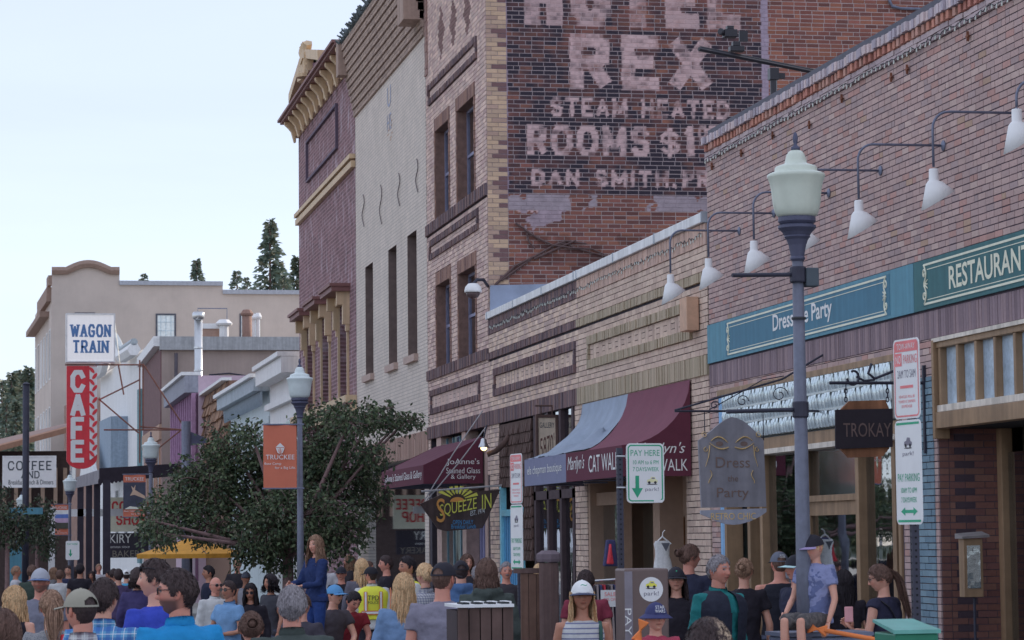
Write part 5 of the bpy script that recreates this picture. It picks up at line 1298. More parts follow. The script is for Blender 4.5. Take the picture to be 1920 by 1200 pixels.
p, q = at(126, 677, CYF), at(213, 591, CYF); MB().box(p.x, q.x, CYF-.1, CYF+.35, p.z, q.z).build('face', mat('glowing_white_face', (.82,.81,.83), rough=.4, var=.03, streak=.06, emit=.22), wt)  # faint glow added to brighten the white sign face
mb = MB(); t = .05
for (a,b,c,d) in ((p.x-t,p.x,p.z-t,q.z+t),(q.x,q.x+t,p.z-t,q.z+t),(p.x,q.x,q.z,q.z+t),(p.x,q.x,p.z-t,p.z)): mb.box(a, b, CYF-.13, CYF+.38, c, d)
mb.build('frame', mat('lilac_grey_frame', P(176,180,204)), wt)
for bd, v, wpx in (('WAGON', 620, 74), ('TRAIN', 650, 66)):
    slab_text(bd, at(170, v, CYF-.104), (1,0,0), (0,0,1), at(170+wpx/2,v,CYF).x-at(170-wpx/2,v,CYF).x, .36, M_BLUEI, wt, t=.2, gap=.5)
sf = thing('sign_gantry', 'rusty tubular steel frame that carries the white and red signs', 'frame', tuple(at(300, 860, CYF)))
M_RUST = mat('rust_red_steel', P(98,66,60), rough=.7, var=.25)
for path in (((122,684),(268,684)),((262,675),(262,868)),((268,682),(345,800)),((185,750),(262,712)),((185,748),(260,812)),((195,806),(340,806)),((268,806),(268,684)),((340,806),(285,850)),((222,684),(232,740)),((262,800),(345,806))):
    MB().tube([at(u, v, CYF+.2) for u, v in path], .028, 6).build('tube', M_RUST, sf)
MB().tube([at(214,592,CYF+.2), at(226,690,CYF+.2)], .012, 4).build('wire', mat('pale_wire', P(180,178,172)), sf)

# ------------------------------------------------------------------ street lamps
M_GLOBE = mat('milky_lamp_globe', (.66,.72,.62), rough=.3, var=.10, scale=5, spec=.6, streak=.06)
M_POLE = mat('slate_blue_lamp_post', P(84,90,108), rough=.5, var=.16, scale=16, metal=.25, bump=.15, streak=.2)
M_POLED = mat('dark_lamp_casting', P(60,64,86), rough=.5, var=.12, metal=.25)
def street_lamp(label, u, v_gb, Y, arms=False, gm=None):
    p = at(u, v_gb, Y); x, zb = p.x, p.z; gz_ = ground(x, Y)
    root = thing('street_lamp', label, 'street lamp', (x, Y, gz_), 'acorn street lamps along the kerb')
    c = (x, Y, zb)
    MB().lathe([(.136,0),(.155,.016),(.168,.05),(.178,.10),(.188,.2),(.200,.26),(.213,.292),(.218,.306),(.212,.32),(.196,.328),(.165,.335),(.16,.345),(.158,.368),(.148,.38),(.11,.392),(.085,.402),(.078,.43),(.068,.468),(.052,.49),(.037,.5)], c, 28).build('globe', gm or M_GLOBE, root, smooth=True)
    MB().lathe([(.036,.5),(.034,.525),(.02,.535),(.012,.545),(.018,.565),(.021,.595),(.014,.625),(.003,.64)], c, 12).build('finial', M_POLED, root, smooth=True)
    n = 24
    prof = [(.136,0),(.140,-.008),(.140,-.035),(.128,-.05),(.12,-.055),(.142,-.066),(.142,-.085),(.11,-.115),(.094,-.14),(.098,-.15),(.08,-.17),(.066,-.21),(.056,-.26),(.05,-.295),(.056,-.305),(.056,-.315),(.044,-.33)]
    MB().lathe(prof[::-1], c, n).build('capital', M_POLED, root, smooth=False)
    h = zb-.33-gz_
    MB().tube([(x,Y,gz_+.9), (x,Y,gz_+1.6), (x,Y,gz_+h)], [.062,.056,.041], 16).build('pole', M_POLE, root, smooth=True)
    MB().lathe([(.19,0),(.19,.16),(.15,.2),(.13,.3),(.11,.62),(.1,.7),(.115,.74),(.1,.78),(.07,.92)], (x,Y,gz_), 16).build('base', M_POLED, root)
    if arms:
        for va, L in ((515,.54),(768,.60)):
            z = at(u, va, Y).z; MB().tube([(x-.05,Y,z),(x-L,Y-.12,z-.02)], .016, 8).build('banner_arm', M_DARKM, root)
            MB().lathe([(.056,-.06),(.062,-.05),(.062,.05),(.056,.06)], (x,Y,z), 12).build('clamp', M_DARKM, root)
        z = at(u, 520, Y).z; MB().box(x+.05, x+.15, Y-.05, Y+.05, z-.07, z+.07).build('control_box', mat('dark_green_box', P(56,66,76)), root, bevel=.01)
        MB().lathe([(.052,-.01),(.056,0),(.052,.01)], (x,Y,at(u,597,Y).z), 12).build('cable_tie', mat('black_cable', P(40,44,50)), root)
    return root, x
M_GLOBEW = mat('pale_blue_lamp_globe', (.68,.76,.76), rough=.3, var=.12, scale=6, spec=.6)
street_lamp('nearest street lamp with greenish acorn globe in front of the pink brick wall', 1494, 407, 19, True)
l2, lx2 = street_lamp('street lamp carrying the plain orange banner in front of the tree', 562, 746, 43, gm=M_GLOBEW)
l3, lx3 = street_lamp('street lamp carrying the deer picture banner near the dark canopy', 283, 860, 63, gm=M_GLOBEW)
l4, lx4 = street_lamp('small far street lamp carrying the mountain picture banner', 131, 921, 83, gm=M_GLOBEW)
l5, lx5 = street_lamp('farthest street lamp half hidden behind the tall dark pole', 40, 951, 110, gm=M_GLOBEW)
# banners
M_ORB = mat('burnt_orange_banner', P(160,88,70), rough=.8, var=.06, scale=3)
def banner(label, u0, v0, u1, v1, Y, kind):
    p, q = at(u0, v1, Y), at(u1, v0, Y); w, h = q.x-p.x, q.z-p.z
    root = thing('banner', label, 'banner', ((p.x+q.x)/2, Y, p.z), 'street banners on lamp posts')
    V = []; Fq = []; nx_, nz_ = 8, 10
    for j in range(nz_+1):
        for i in range(nx_+1):
            V.append((p.x+w*i/nx_, Y+.012*math.sin(i*1.1+j*.5), p.z+h*j/nz_))
    for j in range(nz_):
        for i in range(nx_): Fq.append((j*(nx_+1)+i, j*(nx_+1)+i+1, (j+1)*(nx_+1)+i+1, (j+1)*(nx_+1)+i))
    npmesh('cloth', V, Fq, None, M_ORB, root, smooth=True)
    mb = MB(); mb.tube([(p.x-.02,Y,q.z+.01),(q.x+.12,Y,q.z+.01)], .014, 6); mb.tube([(p.x-.02,Y,p.z-.01),(q.x+.12,Y,p.z-.01)], .014, 6); mb.build('rod', M_GREYM, root)
    R3, U3 = (1,0,0), (0,0,1); cx = (p.x+q.x)/2
    def pt(a, b): return Vector((p.x+w*a, Y-.018, p.z+h*b))
    if kind == 'plain':
        text('TRUCKEE', pt(.5,.49), R3, U3, w*.86, h*.075, M_LET, root); text('Base Camp', pt(.28,.38), R3, U3, w*.5, h*.05, M_LET, root); text('for a Big Life.', pt(.65,.315), R3, U3, w*.62, h*.05, M_LET, root)
        mb = MB(); mb.prism([pt(.36,.645), pt(.5,.715), pt(.64,.645)], (0,-.003,0)); mb.prism([pt(.37,.635), pt(.63,.635), pt(.58,.56), pt(.5,.535), pt(.42,.56)], (0,-.003,0)); mb.build('emblem', M_LET, root)
        mb = MB(); mb.prism([pt(.485,.63), pt(.515,.63), pt(.515,.54), pt(.485,.54)], (0,-.006,0)); mb.prism([pt(.43,.62), pt(.445,.62), pt(.475,.56), pt(.465,.555)], (0,-.006,0)); mb.prism([pt(.57,.62), pt(.555,.62), pt(.525,.56), pt(.535,.555)], (0,-.006,0)); mb.build('emblem_lines', M_ORB, root)
    else:
        text('TRUCKEE', pt(.5,.9), R3, U3, w*.84, h*.08, M_LET, root); text('Base Camp', pt(.3,.13), R3, U3, w*.5, h*.05, M_LET, root); text('for a Big Life.', pt(.66,.06), R3, U3, w*.6, h*.05, M_LET, root)
        cols = {'deer': [((0,.18),(1,.82),P(52,56,72))], 'hill': [((0,.2),(1,.4),P(60,62,58)), ((0,.4),(1,.55),P(150,130,160)), ((0,.55),(1,.68),P(70,96,160)), ((0,.68),(1,.82),P(190,196,214))], 'blue': [((0,.16),(1,.84),P(150,170,190))]}[kind]
        for k, ((a0,b0),(a1,b1),c) in enumerate(cols):
            MB().prism([pt(a0,b0), pt(a1,b0), pt(a1,b1), pt(a0,b1)], (0,-.002-.001*k,0)).build('picture', mat('banner_%s_%d' % (kind, k), c, var=.3, scale=4), root)
        if kind == 'deer':
            mb = MB(); mb.prism([pt(.3,.5), pt(.42,.62), pt(.35,.74), pt(.46,.68), pt(.55,.76), pt(.52,.64), pt(.95,.5), pt(1.0,.42), pt(.6,.5), pt(.5,.52)], (0,-.006,0)); mb.build('picture_animal', mat('banner_tan', P(150,130,116)), root)
            MB().prism([pt(.05,.18), pt(.3,.25), pt(.7,.22), pt(.98,.3), pt(1,.18)], (0,-.006,0)).build('picture_rocks', mat('banner_pale', P(178,172,166)), root)
        if kind == 'blue': MB().prism([pt(.2,.2), pt(.4,.7), pt(.55,.75), pt(.8,.5), pt(.85,.2)], (0,-.006,0)).build('picture_figure', mat('banner_slate', P(64,80,96)), root)  # figure printed in dark slate blue
banner('burnt orange banner with white emblem on the lamp before the tree', 494, 797, 556, 915, 42.8, 'plain')
banner('orange edged banner with a deer picture beside the coffee shop sign', 231, 890, 273, 969, 62.8, 'deer')
banner('orange edged banner with a mountain lake picture left of the posts', 95, 946, 128, 1003, 82.8, 'hill')
banner('pale orange edged banner with a blue figure at the far left', 17, 970, 44, 1016, 80, 'blue')
# dark poles and signal arm
p = at(49, 722, 70); r_ = thing('dark_pole', 'tall slim black pole at the far left in front of the coffee board', 'pole', (p.x, 70, zg(70)))
MB().tube([(p.x,70,zg(70)), (p.x,70,p.z)], .085, 12).build('shaft', M_DARKM, r_, smooth=True); MB().lathe([(.09,0),(.1,.03),(.02,.08)], p, 10).build('cap', M_DARKM, r_)
p = at(349, 790, 75); r_ = thing('signal_post', 'thick slate blue post with a short tapered arm beside the tree', 'post', (p.x, 75, zg(75)))
MB().tube([(p.x,75,zg(75)), (p.x,75,p.z)], .13, 12).build('shaft', M_POLE, r_, smooth=True)
MB().prism([at(354,808,75), at(388,822,75), at(388,830,75), at(354,836,75)], (0,.25,0)).build('arm', M_POLED, r_)
mb = MB(); p = at(97, 960, 78); r_ = thing('white_post', 'white square post standing left of the dark posts', 'post', (p.x, 78, zg(78)))
MB().box(p.x-.09, p.x+.09, 77.9, 78.1, zg(78), at(97,952,78).z).build('shaft', M_FWH, r_); MB().box(p.x-.12, p.x+.12, 77.87, 78.13, p.z-.1, p.z).build('cap', M_FWH, r_)

# ------------------------------------------------------------------ gooseneck wall lamps
def goose(label, uw, vw, ut, vsh):
    y, z = F(uw, vw); r = ray(ut, vw); xt = y*r[0]/r[1]
    zs = at(ut, vsh, y).z
    root = thing('gooseneck_lamp', label, 'wall lamp', (X0, y, z), 'white gooseneck lamps on the brick wall')
    L = X0-xt; pts = [(X0,y,z)]
    pts += [(X0-L+.16,y,z)] + [(X0-L+.16-.16*math.sin(w), y, z-.16*(1-math.cos(w))) for w in np.linspace(.3, math.pi/2, 6)] + [(X0-L,y,zs+.02)]
    MB().tube(pts, .0125, 8).build('arm', M_GREYM, root, smooth=True)
    MB().lathe([(.05,-.0),(.055,.012),(.02,.03)], (0,0,0), 12).build('wall_plate', M_GREYM, root, local=True).rotation_euler = (0,-math.pi/2,0)
    x = X0-L; n = 22; V = []; Fq = []
    secs = [(.036,0,0),(.04,-.01,0),(.042,-.105,0),(.052,-.115,.0),(.074,-.13,.004),(.098,-.18,.014),(.15,-.29,.035)]
    for i, (r_, dz, dx) in enumerate(secs):
        for k in range(n):
            w = 2*math.pi*k/n; tl = max(0, (i-3)/3)**1.5
            V.append((x+dx+r_*math.cos(w), y+r_*math.sin(w), zs+dz+tl*.62*r_*math.cos(w)))
    for i in range(len(secs)-1):
        for k in range(n): Fq.append((i*n+k, i*n+(k+1)%n, (i+1)*n+(k+1)%n, (i+1)*n+k))
    sh = npmesh('lamp_shade', V, Fq, None, M_WHITE, root, smooth=True)
    md = sh.modifiers.new('solid', 'SOLIDIFY'); md.thickness = .004
    MB().ball((x+.02,y,zs-.19), .035).build('bulb', mat('unlit_bulb', (.7,.7,.68), rough=.3), root, smooth=True)
for lb, uw, vw, ut, vs in (('white gooseneck lamp cut by the right edge of the picture', 2075, 152, 1905, 205), ('white gooseneck lamp above the restaurant fascia, second from the right edge', 1907, 212, 1748, 317),
     ('white gooseneck lamp just right of the nearest street lamp', 1770, 273, 1608, 376), ('white gooseneck lamp hidden behind the nearest street lamp', 1652, 320, 1503, 415),
     ('white gooseneck lamp just left of the nearest street lamp globe', 1555, 362, 1412, 452), ('white gooseneck lamp in front of the seam between the two brick walls', 1452, 400, 1327, 485), ('leftmost white gooseneck lamp before the olive bands', 1387, 433, 1256, 515)):
    goose(lb, uw, vw, ut, vs)

# ------------------------------------------------------------------ film slider on the roof
rg = thing('camera_slider', 'film camera on a long black slider rail above the pink parapet', 'camera rig', (9.9, 32.9, 6.5))
Y = 32.9; M_BLK = mat('black_equipment', P(34,34,42), rough=.35, var=.1)
a_, b_ = at(1310, 92, Y-.3), at(1530, 136, Y+.3); d_ = (b_-a_).normalized()
mb = MB(); mb.tube([a_, b_], .028, 6); mb.tube([a_+Vector((0,0,.03))+d_*.03, b_+Vector((0,0,.03))], .014, 6); mb.build('rail', M_BLK, rg)
c = at(1380, 90, Y-.1)
mb = MB(); mb.box(c.x-.09, c.x+.1, c.y-.06, c.y+.06, c.z-.05, c.z+.02); mb.box(c.x-.05, c.x+.05, c.y-.05, c.y+.05, c.z+.02, c.z+.08); mb.build('carriage', M_BLK, rg, bevel=.008)
c = at(1372, 62, Y-.1)
mb = MB(); mb.box(c.x-.11, c.x+.06, c.y-.07, c.y+.07, c.z-.06, c.z+.04); mb.box(c.x-.07, c.x+.02, c.y-.05, c.y+.05, c.z+.04, c.z+.09); mb.tube([(c.x-.1,c.y,c.z),(c.x-.17,c.y-.05,c.z+.01)], .045, 12); mb.build('camera_body', M_BLK, rg, bevel=.008)
c2 = at(1393, 68, Y-.1); MB().box(c2.x-.05, c2.x+.06, c2.y-.02, c2.y+.02, c2.z-.07, c2.z+.07).build('monitor', M_BLK, rg)
t_ = at(1450, 140, Y); mb = MB(); mb.box(t_.x-.06, t_.x+.06, Y-.06, Y+.06, t_.z-.07, t_.z+.08); mb.tube([t_, t_-Vector((0,0,.28))], .045, 10); mb.box(t_.x+.07, t_.x+.15, Y-.03, Y+.03, t_.z-.05, t_.z+.02); mb.build('tripod_head', M_BLK, rg)
for dx, dy in ((-.42,-.1),(.3,-.25),(.1,.45)):
    MB().tube([t_-Vector((0,0,.22)), (t_.x+dx, Y+dy, 6.5)], .022, 8).build('tripod_leg', mat('aluminium_leg', (.6,.62,.66), rough=.3, metal=.8), rg, smooth=True)
# ------------------------------------------------------------------ traffic signs on posts
M_PLATE = mat('white_sign_plate', P(196,200,222), rough=.45, var=.05); M_GRN = mat('green_sign_ink', P(28,128,98), rough=.5); M_REDS = mat('red_sign_print', P(178,92,98), rough=.5); M_GREYI = mat('grey_sign_print', P(96,96,112), rough=.6)
M_PERF = mat('dark_perforated_steel', P(44,46,60), rough=.5, metal=.3, var=.15)
def rrect(w, h, r, n=6):
    out = []
    for cx, cz, a in ((w/2-r,h/2-r,0),(-w/2+r,h/2-r,90),(-w/2+r,-h/2+r,180),(w/2-r,-h/2+r,270)):
        out += [(cx+r*math.cos(R(a+90*i/n)), cz+r*math.sin(R(a+90*i/n))) for i in range(n+1)]
    return out
def plate(root, c, ang, w, h, border, items, name='sign_plate'):
    rt = Vector((math.cos(ang), math.sin(ang), 0)); up = Vector((0,0,1)); nn = rt.cross(up)
    c = Vector(c); pt = lambda a, b, d=0: c + rt*a + up*b + nn*d
    pl = MB().prism([pt(a,b) for a, b in rrect(w,h,.035)], -nn*.004).build(name, M_PLATE, root)
    if border:
        o, i = rrect(w-.022,h-.022,.03), rrect(w-.042,h-.042,.022); n = len(o); mb = MB()
        mb.add([pt(a,b,.0012) for a,b in o]+[pt(a,b,.0012) for a,b in i], [(k,(k+1)%n,n+(k+1)%n,n+k) for k in range(n)]); mb.build('border', border, pl)
    for it in items:
        if it[0] == 't': text(it[1], pt(it[2],it[3]), rt, up, it[4], it[5], it[6], pl, depth=.0015+(it[7] if len(it) > 7 else 0))
        elif it[0] == 'p': mb = MB(); mb.add([pt(a,b,.0015+(it[3] if len(it) > 3 else 0)) for a,b in it[1]], [tuple(range(len(it[1])))]); mb.build('print', it[2], pl)
    return pl
def rect(a, b, w, h): return [(a-w/2,b-h/2),(a+w/2,b-h/2),(a+w/2,b+h/2),(a-w/2,b+h/2)]
def circ(a, b, r, ry=None, n=16): return [(a+r*math.cos(2*math.pi*k/n), b+(ry or r)*math.sin(2*math.pi*k/n)) for k in range(n)]
def perf_post(root, x, y, ztop_):
    g = ground(x, y); MB().box(x-.022, x+.022, y-.022, y+.022, g, ztop_).build('post', M_PERF, root)
    mb = MB(); z = g+.05
    while z < ztop_-.02:
        mb.box(x-.006, x+.006, y-.0228, y-.022, z-.006, z+.006); mb.box(x-.0228, x-.022, y-.006, y+.006, z-.006, z+.006); z += .0254*1.5
    mb.build('punched_holes', mat('hole_black', (.008,.008,.01)), root)['kind'] = 'stuff'
M_INKB = mat('black_print', P(40,40,48)); M_CARY = mat('yellow_print', P(200,170,60)); M_CAROR = mat('pale_orange_print', P(206,170,136))
def carlogo(a, b, s, body):                            # little drawn car over its ground line
    return [('p', [(a-.5*s,b-.1*s),(a-.45*s,b+.12*s),(a-.2*s,b+.18*s),(a-.1*s,b+.38*s),(a+.25*s,b+.36*s),(a+.32*s,b+.16*s),(a+.5*s,b+.08*s),(a+.5*s,b-.12*s)], body),
            ('p', [(a-.08*s,b+.2*s),(a-.02*s,b+.32*s),(a+.2*s,b+.31*s),(a+.24*s,b+.18*s)], M_GREYI, .0006), ('p', circ(a-.28*s,b-.12*s,.12*s), M_INKB, .0006), ('p', circ(a+.28*s,b-.12*s,.12*s), M_INKB, .0006), ('p', circ(a,b-.28*s,.5*s,.04*s), M_INKB)]
YP = 20.0
pp = at(1161, 840, YP); ps = thing('parking_sign', 'white and green pay parking sign with a down arrow on a black post', 'sign', (pp.x, YP, ground(pp.x, YP)))
perf_post(ps, pp.x, YP, pp.z)
c = at(1210, 887, YP-.04)
plate(ps, c, R(5), .305, .457, M_GRN, [('t','PAY HERE',0,.155,.235,.046,M_GRN), ('t','10 AM to 6 PM',.005,.083,.205,.032,M_GRN), ('t','7 DAYS/WEEK',.005,.03,.21,.032,M_GRN),
   ('p', [(-.082,-.02),(-.052,-.02),(-.052,-.115),(-.022,-.115),(-.067,-.19),(-.112,-.115),(-.082,-.115)], M_GRN), ('t','park!',.052,-.128,.108,.036,M_GREYI), ('p', rect(.1,-.217,.07,.02), M_PLATE, .002)] + carlogo(.055,-.062,.088,M_CAROR))
for z in (c.z+.13, c.z-.11):
    MB().tube([(pp.x-.03,YP-.026,z),(pp.x+.1,YP-.03,z)], .007, 6).build('clamp', M_GALV, ps); MB().box(pp.x+.045, pp.x+.075, YP-.045, YP-.02, z-.02, z+.02).build('clamp_block', M_GALV, ps)
def np_post(label, u, vt, vm, vb, Y, ang, blank):
    p = at(u, vt, Y); root = thing('no_parking_sign', label, 'sign', (p.x, Y, ground(p.x, Y)))
    h1 = at(u,vt,Y).z-at(u,vm,Y).z; h2 = at(u,vm,Y).z-at(u,vb,Y).z; W = h1*.66
    rt = Vector((math.cos(ang), math.sin(ang), 0)); nn = rt.cross(Vector((0,0,1)))
    perf_post(root, p.x-nn.x*.03, Y-nn.y*.03+.0, p.z)
    plate(root, (p.x, Y, (at(u,vt,Y).z+at(u,vm,Y).z)/2), ang, W, h1*.985, M_REDS, [('p', rect(0,h1*.40,W*.86,h1*.13), M_REDS), ('t','TOW-AWAY',0,h1*.40,W*.7,h1*.075,M_PLATE,.001), ('p', rect(-W*.3,h1*.24,W*.26,h1*.16), M_REDS), ('t','NO',-W*.3,h1*.24,W*.2,h1*.1,M_PLATE,.001), ('t','PARKING',W*.15,h1*.24,W*.52,h1*.11,M_REDS),
        ('t','2AM TO 5AM',0,h1*.06,W*.7,h1*.1,M_GREYI), ('p', rect(0,-h1*.1,W*.5,h1*.035), M_REDS), ('t','VEHICLES WILL BE',0,-h1*.22,W*.62,h1*.035,M_REDS), ('t','TOWED AT OWNERS',0,-h1*.28,W*.66,h1*.035,M_REDS), ('t','EXPENSE',0,-h1*.34,W*.4,h1*.035,M_REDS)])
    plate(root, (p.x, Y, (at(u,vm,Y).z+at(u,vb,Y).z)/2), ang, W, h2*.985, None, [('p', rect(0,h2*.46,W*.88,h2*.022), M_GRN), ('p', rect(0,-h2*.46,W*.88,h2*.022), M_GRN), ('t','park!',0,h2*.17,W*.42,h2*.05,M_GREYI), ('t','PAY PARKING',0,-h2*.05,W*.84,h2*.075,M_GRN), ('t','10AM TO 6PM',0,-h2*.17,W*.6,h2*.05,M_GRN), ('t','7 DAYS/WEEK',0,-h2*.26,W*.6,h2*.05,M_GRN),
        ('p', [(-W*.32,-h2*.37),(-W*.16,-h2*.33),(-W*.16,-h2*.355),(W*.16,-h2*.355),(W*.16,-h2*.33),(W*.32,-h2*.37),(W*.16,-h2*.41),(W*.16,-h2*.385),(-W*.16,-h2*.385),(-W*.16,-h2*.41)], M_GRN)] + carlogo(0,h2*.27,W*.3,M_GREYI))
np_post('stacked no parking and pay parking signs in front of the teal brick pier', 1698, 634, 786, 985, 15.3, R(-81), 0)
np_post('stacked no parking and pay parking signs left of the blue grey awning', 967, 850, 945, 1070, 24.3, R(-80), 0)
p = at(136, 1032, 60); fs = thing('far_pay_sign', 'small pale green far pay parking sign left of the posts', 'sign', (p.x, 60, zg(60)))
plate(fs, (p.x,60,p.z), 0, .3, .42, None, [('t','PAY HERE',0,.14,.22,.04,M_GRN), ('p', [(-.06,.02),(-.03,.02),(-.03,-.07),(-.0,-.07),(-.045,-.14),(-.09,-.07),(-.06,-.07)], M_GRN)]); MB().box(p.x-.03, p.x+.03, 60.01, 60.06, zg(60), p.z+.2).build('post', M_PERF, fs)

# ------------------------------------------------------------------ hanging shop signs
M_SLATE = mat('slate_blue_sign_board', P(104,106,118), rough=.7, var=.16, scale=5, streak=.2); M_GOLD = mat('dull_gold_leaf', P(172,146,96), rough=.45, var=.2); M_BRONZE = mat('dark_bronze_ink', P(92,78,76), rough=.6)
YD = 29.0
ds = thing('dress_sign', 'slate blue hanging sign with a gold masquerade mask on a wrought iron bracket', 'sign', tuple(at(1372, 952, YD)))
A = lambda u, v, d=0: at(u, v, YD-d)
ptsb = [A(1316,952), A(1310,826)] + [A(1310+61*t, 826-44*(math.sin(t*math.pi/2)**1.0)*(.55+.45*t)) for t in (.2,.4,.6,.8,1)] + [A(1371+61*t, 782+44*(1-math.cos(t*math.pi/2))*1.0) for t in (.2,.4,.6,.8,1)] + [A(1437,950)]
MB().prism(ptsb, (0,.05,0)).build('board', M_SLATE, ds)
mb = MB()
for s_ in (-1, 1):
    ex, ey = 1372+s_*23, 833
    up_ = [A(ex+s_*(-16+t*32), ey-3-11*math.sin(t*math.pi*.9), .01) for t in np.linspace(0,1,9)]; lo_ = [A(ex+s_*(-17+t*36), ey+3+8*math.sin((1-t)*math.pi*.9)-t*6, .01) for t in np.linspace(0,1,9)]
    mb.tube(up_, [.004,.012,.016,.018,.018,.016,.013,.01,.006], 5, flat=.4); mb.tube(lo_, [.012,.016,.02,.02,.018,.014,.01,.008,.005], 5, flat=.4)
    for (cx, cy, r0, tn) in ((1372+s_*51, 815, 6, 1.2), (1372+s_*48, 843, 5, 1.0)):
        mb.tube([A(cx+r0*(1-.7*t)*math.cos(t*tn*6+1.6), cy-r0*(1-.7*t)*math.sin(t*tn*6+1.6), .01) for t in np.linspace(0,1,14)], .008, 5, flat=.4)
    mb.tube([A(ex+s_*18, ey+2, .01), A(ex+s_*20, ey+22, .01), A(ex+s_*26, ey+42, .01)], [.012,.009,.004], 5, flat=.4)
    mb.tube([A(1372+s_*(40-3*math.sin(t*5)), 882+t*24, .01) for t in np.linspace(0,1,8)], .008, 5, flat=.4)
mb.build('mask_ornament', M_GOLD, ds)
mb = MB()
for s_ in (-1, 1): mb.add([A(1372+s_*23+7*math.cos(w), 832-4.5*math.sin(w), .006) for w in np.linspace(0,2*math.pi,14)[:-1]], [tuple(range(13))])
mb.build('mask_eyes', M_BRONZE, ds)
for bd, v, w, h in (('Dress', 867, 64, 21), ('the', 897, 20, 12), ('Party', 926, 60, 25)):
    text(bd, A(1374, v, .002), (1,0,0), (0,0,1), at(1374+w/2,v,YD).x-at(1374-w/2,v,YD).x, at(0,v-h/2,YD).z-at(0,v+h/2,YD).z, M_BRONZE if bd != 'the' else M_BRONZE, ds)
lb = [A(1314,957), A(1437,953), A(1437,960)] + [A(1437-123*t, 962+22*math.sin(t*math.pi)) for t in (.1,.25,.4,.5,.6,.75,.9)] + [A(1314,964)]
MB().prism(lb, (0,.04,0)).build('lower_board', mat('pale_slate_board', P(122,128,146), rough=.7, streak=.15), ds)
text('RETRO CHIC', A(1375, 968, .002), (1,0,0), (0,0,1), .52, .075, M_GOLD, ds)
mb = MB(); xw = X0; xt = A(1265,770).x; z0 = A(1265,771).z; z1 = at(1500,693,YD).z
mb.tube([(xw,YD,z0),(xt,YD,z0)], .014, 6); mb.tube([(xt,YD,z0+.01),(xt+(xw-xt)*.72,YD,z0+.36),(xw,YD,z1+.17)], .013, 6)
for (cx, cy, r0) in ((1340,760,9),(1392,752,12),(1462,740,16)):
    mb.tube([A(cx+r0*(1-.75*t)*math.cos(t*8), cy-r0*(1-.75*t)*math.sin(t*8), -.0) for t in np.linspace(0,1,18)], .006, 5)
mb.tube([A(1330,768), A(1390,735), A(1430,712), A(1470,705)], .006, 5)
for u in (1322, 1432): mb.tube([(A(u,800).x,YD+.02,z0),(A(u,800).x,YD+.02,A(u,826).z)], .006, 5)
mb.build('iron_bracket', M_DARKM, ds)
YT = 25.6
ts = thing('timber_sign', 'dark timber restaurant sign with clipped corners hanging from chains', 'sign', tuple(at(1620, 860, YT)))
T = lambda u, v, d=0: at(u, v, YT-d)
MB().prism([T(1577,768), T(1593,752), T(1660,750), T(1668,768), T(1668,840), T(1655,856), T(1592,858), T(1577,842)], (0,.05,0)).build('plank_backing', mat('red_brown_plank', P(116,78,56), rough=.8, streak=.45, var=.3), ts)
MB().prism([T(1567,768,.03), T(1674,766,.03), T(1674,838,.03), T(1567,842,.03)], (0,.03,0)).build('board', mat('charred_board', P(34,30,38), rough=.8, var=.2), ts)
text('TROKAY', T(1626, 806, .033), (1,0,0), (0,0,1), .5, .14, mat('dim_brown_ink', P(84,70,70)), ts)
for u in (1586, 1664):
    mb = MB()
    for k in range(4):
        cc_ = T(u, 725+k*8); mb.tube([(cc_.x+.016*math.cos(w)*(1 if k%2 else .3), YT+.016*math.cos(w)*(0 if k%2 else 1), cc_.z+.026*math.sin(w)) for w in np.linspace(0,2*math.pi,9)], .006, 5, caps=False)
    mb.build('chain', M_DARKM, ts)
mb = MB(); z = T(1560,718).z; mb.tube([(X0,YT,z),(T(1555,718).x,YT,z)], .018, 6); mb.box(X0-.04, X0, YT-.02, YT+.02, T(1730,850).z, T(1730,685).z)
mb.tube([T(1600+12*math.cos(t*5+3.3)*(1-.3*t), 707-16*math.sin(t*5+3.3)*(1-.3*t)) for t in np.linspace(0,1,14)], .013, 6)
mb.tube([T(u_, v_) for u_, v_ in ((1634,682),(1628,700),(1640,710),(1660,702),(1690,690),(1715,688))], .015, 6); mb.tube([T(u_, v_) for u_, v_ in ((1640,712),(1620,714),(1606,706))], .012, 6)
mb.build('iron_bracket', M_DARKM, ts)
YQ = 48.6
sq = thing('breakfast_sign', 'brown hexagonal carved sign with a yellow sunburst hanging above the crowd', 'sign', tuple(at(862, 995, YQ)))
Q = lambda u, v, d=0: at(u, v, YQ-d)
MB().prism([Q(788,945), Q(830,926), Q(938,918), Q(916,968), Q(905,990), Q(838,996), Q(822,992)], (0,.09,0)).build('board', mat('dark_brown_carved_board', P(66,54,54), rough=.75, var=.25, streak=.3), sq)
M_SUNY = mat('yellow_carved_paint', P(196,170,66), rough=.5, var=.1); M_SUNO = mat('orange_carved_paint', P(190,120,58), rough=.5, var=.1); M_SKYB = mat('blue_carved_paint', P(52,120,170), rough=.5)
for k in range(8):
    w0 = math.pi*(.12+.1*k); rr0, rr1 = 15, 34 if 1 <= k <= 6 else 40
    a_, b_ = w0-.1, w0+.1; MB().prism([Q(858+rr0*math.cos(a_+.03), 938-rr0*.8*math.sin(a_+.03), .01), Q(858+rr0*math.cos(b_-.03), 938-rr0*.8*math.sin(b_-.03), .01), Q(858+rr1*math.cos(b_), 938-rr1*.8*math.sin(b_), .01), Q(858+rr1*math.cos(a_), 938-rr1*.8*math.sin(a_), .01)], (0,.03,0)).build('sun_ray', M_SUNY, sq)
MB().prism([Q(858+14*math.cos(w), 941-9*math.sin(w), .012) for w in np.linspace(0,math.pi,12)], (0,.03,0)).build('sun_disc', M_SUNO, sq)
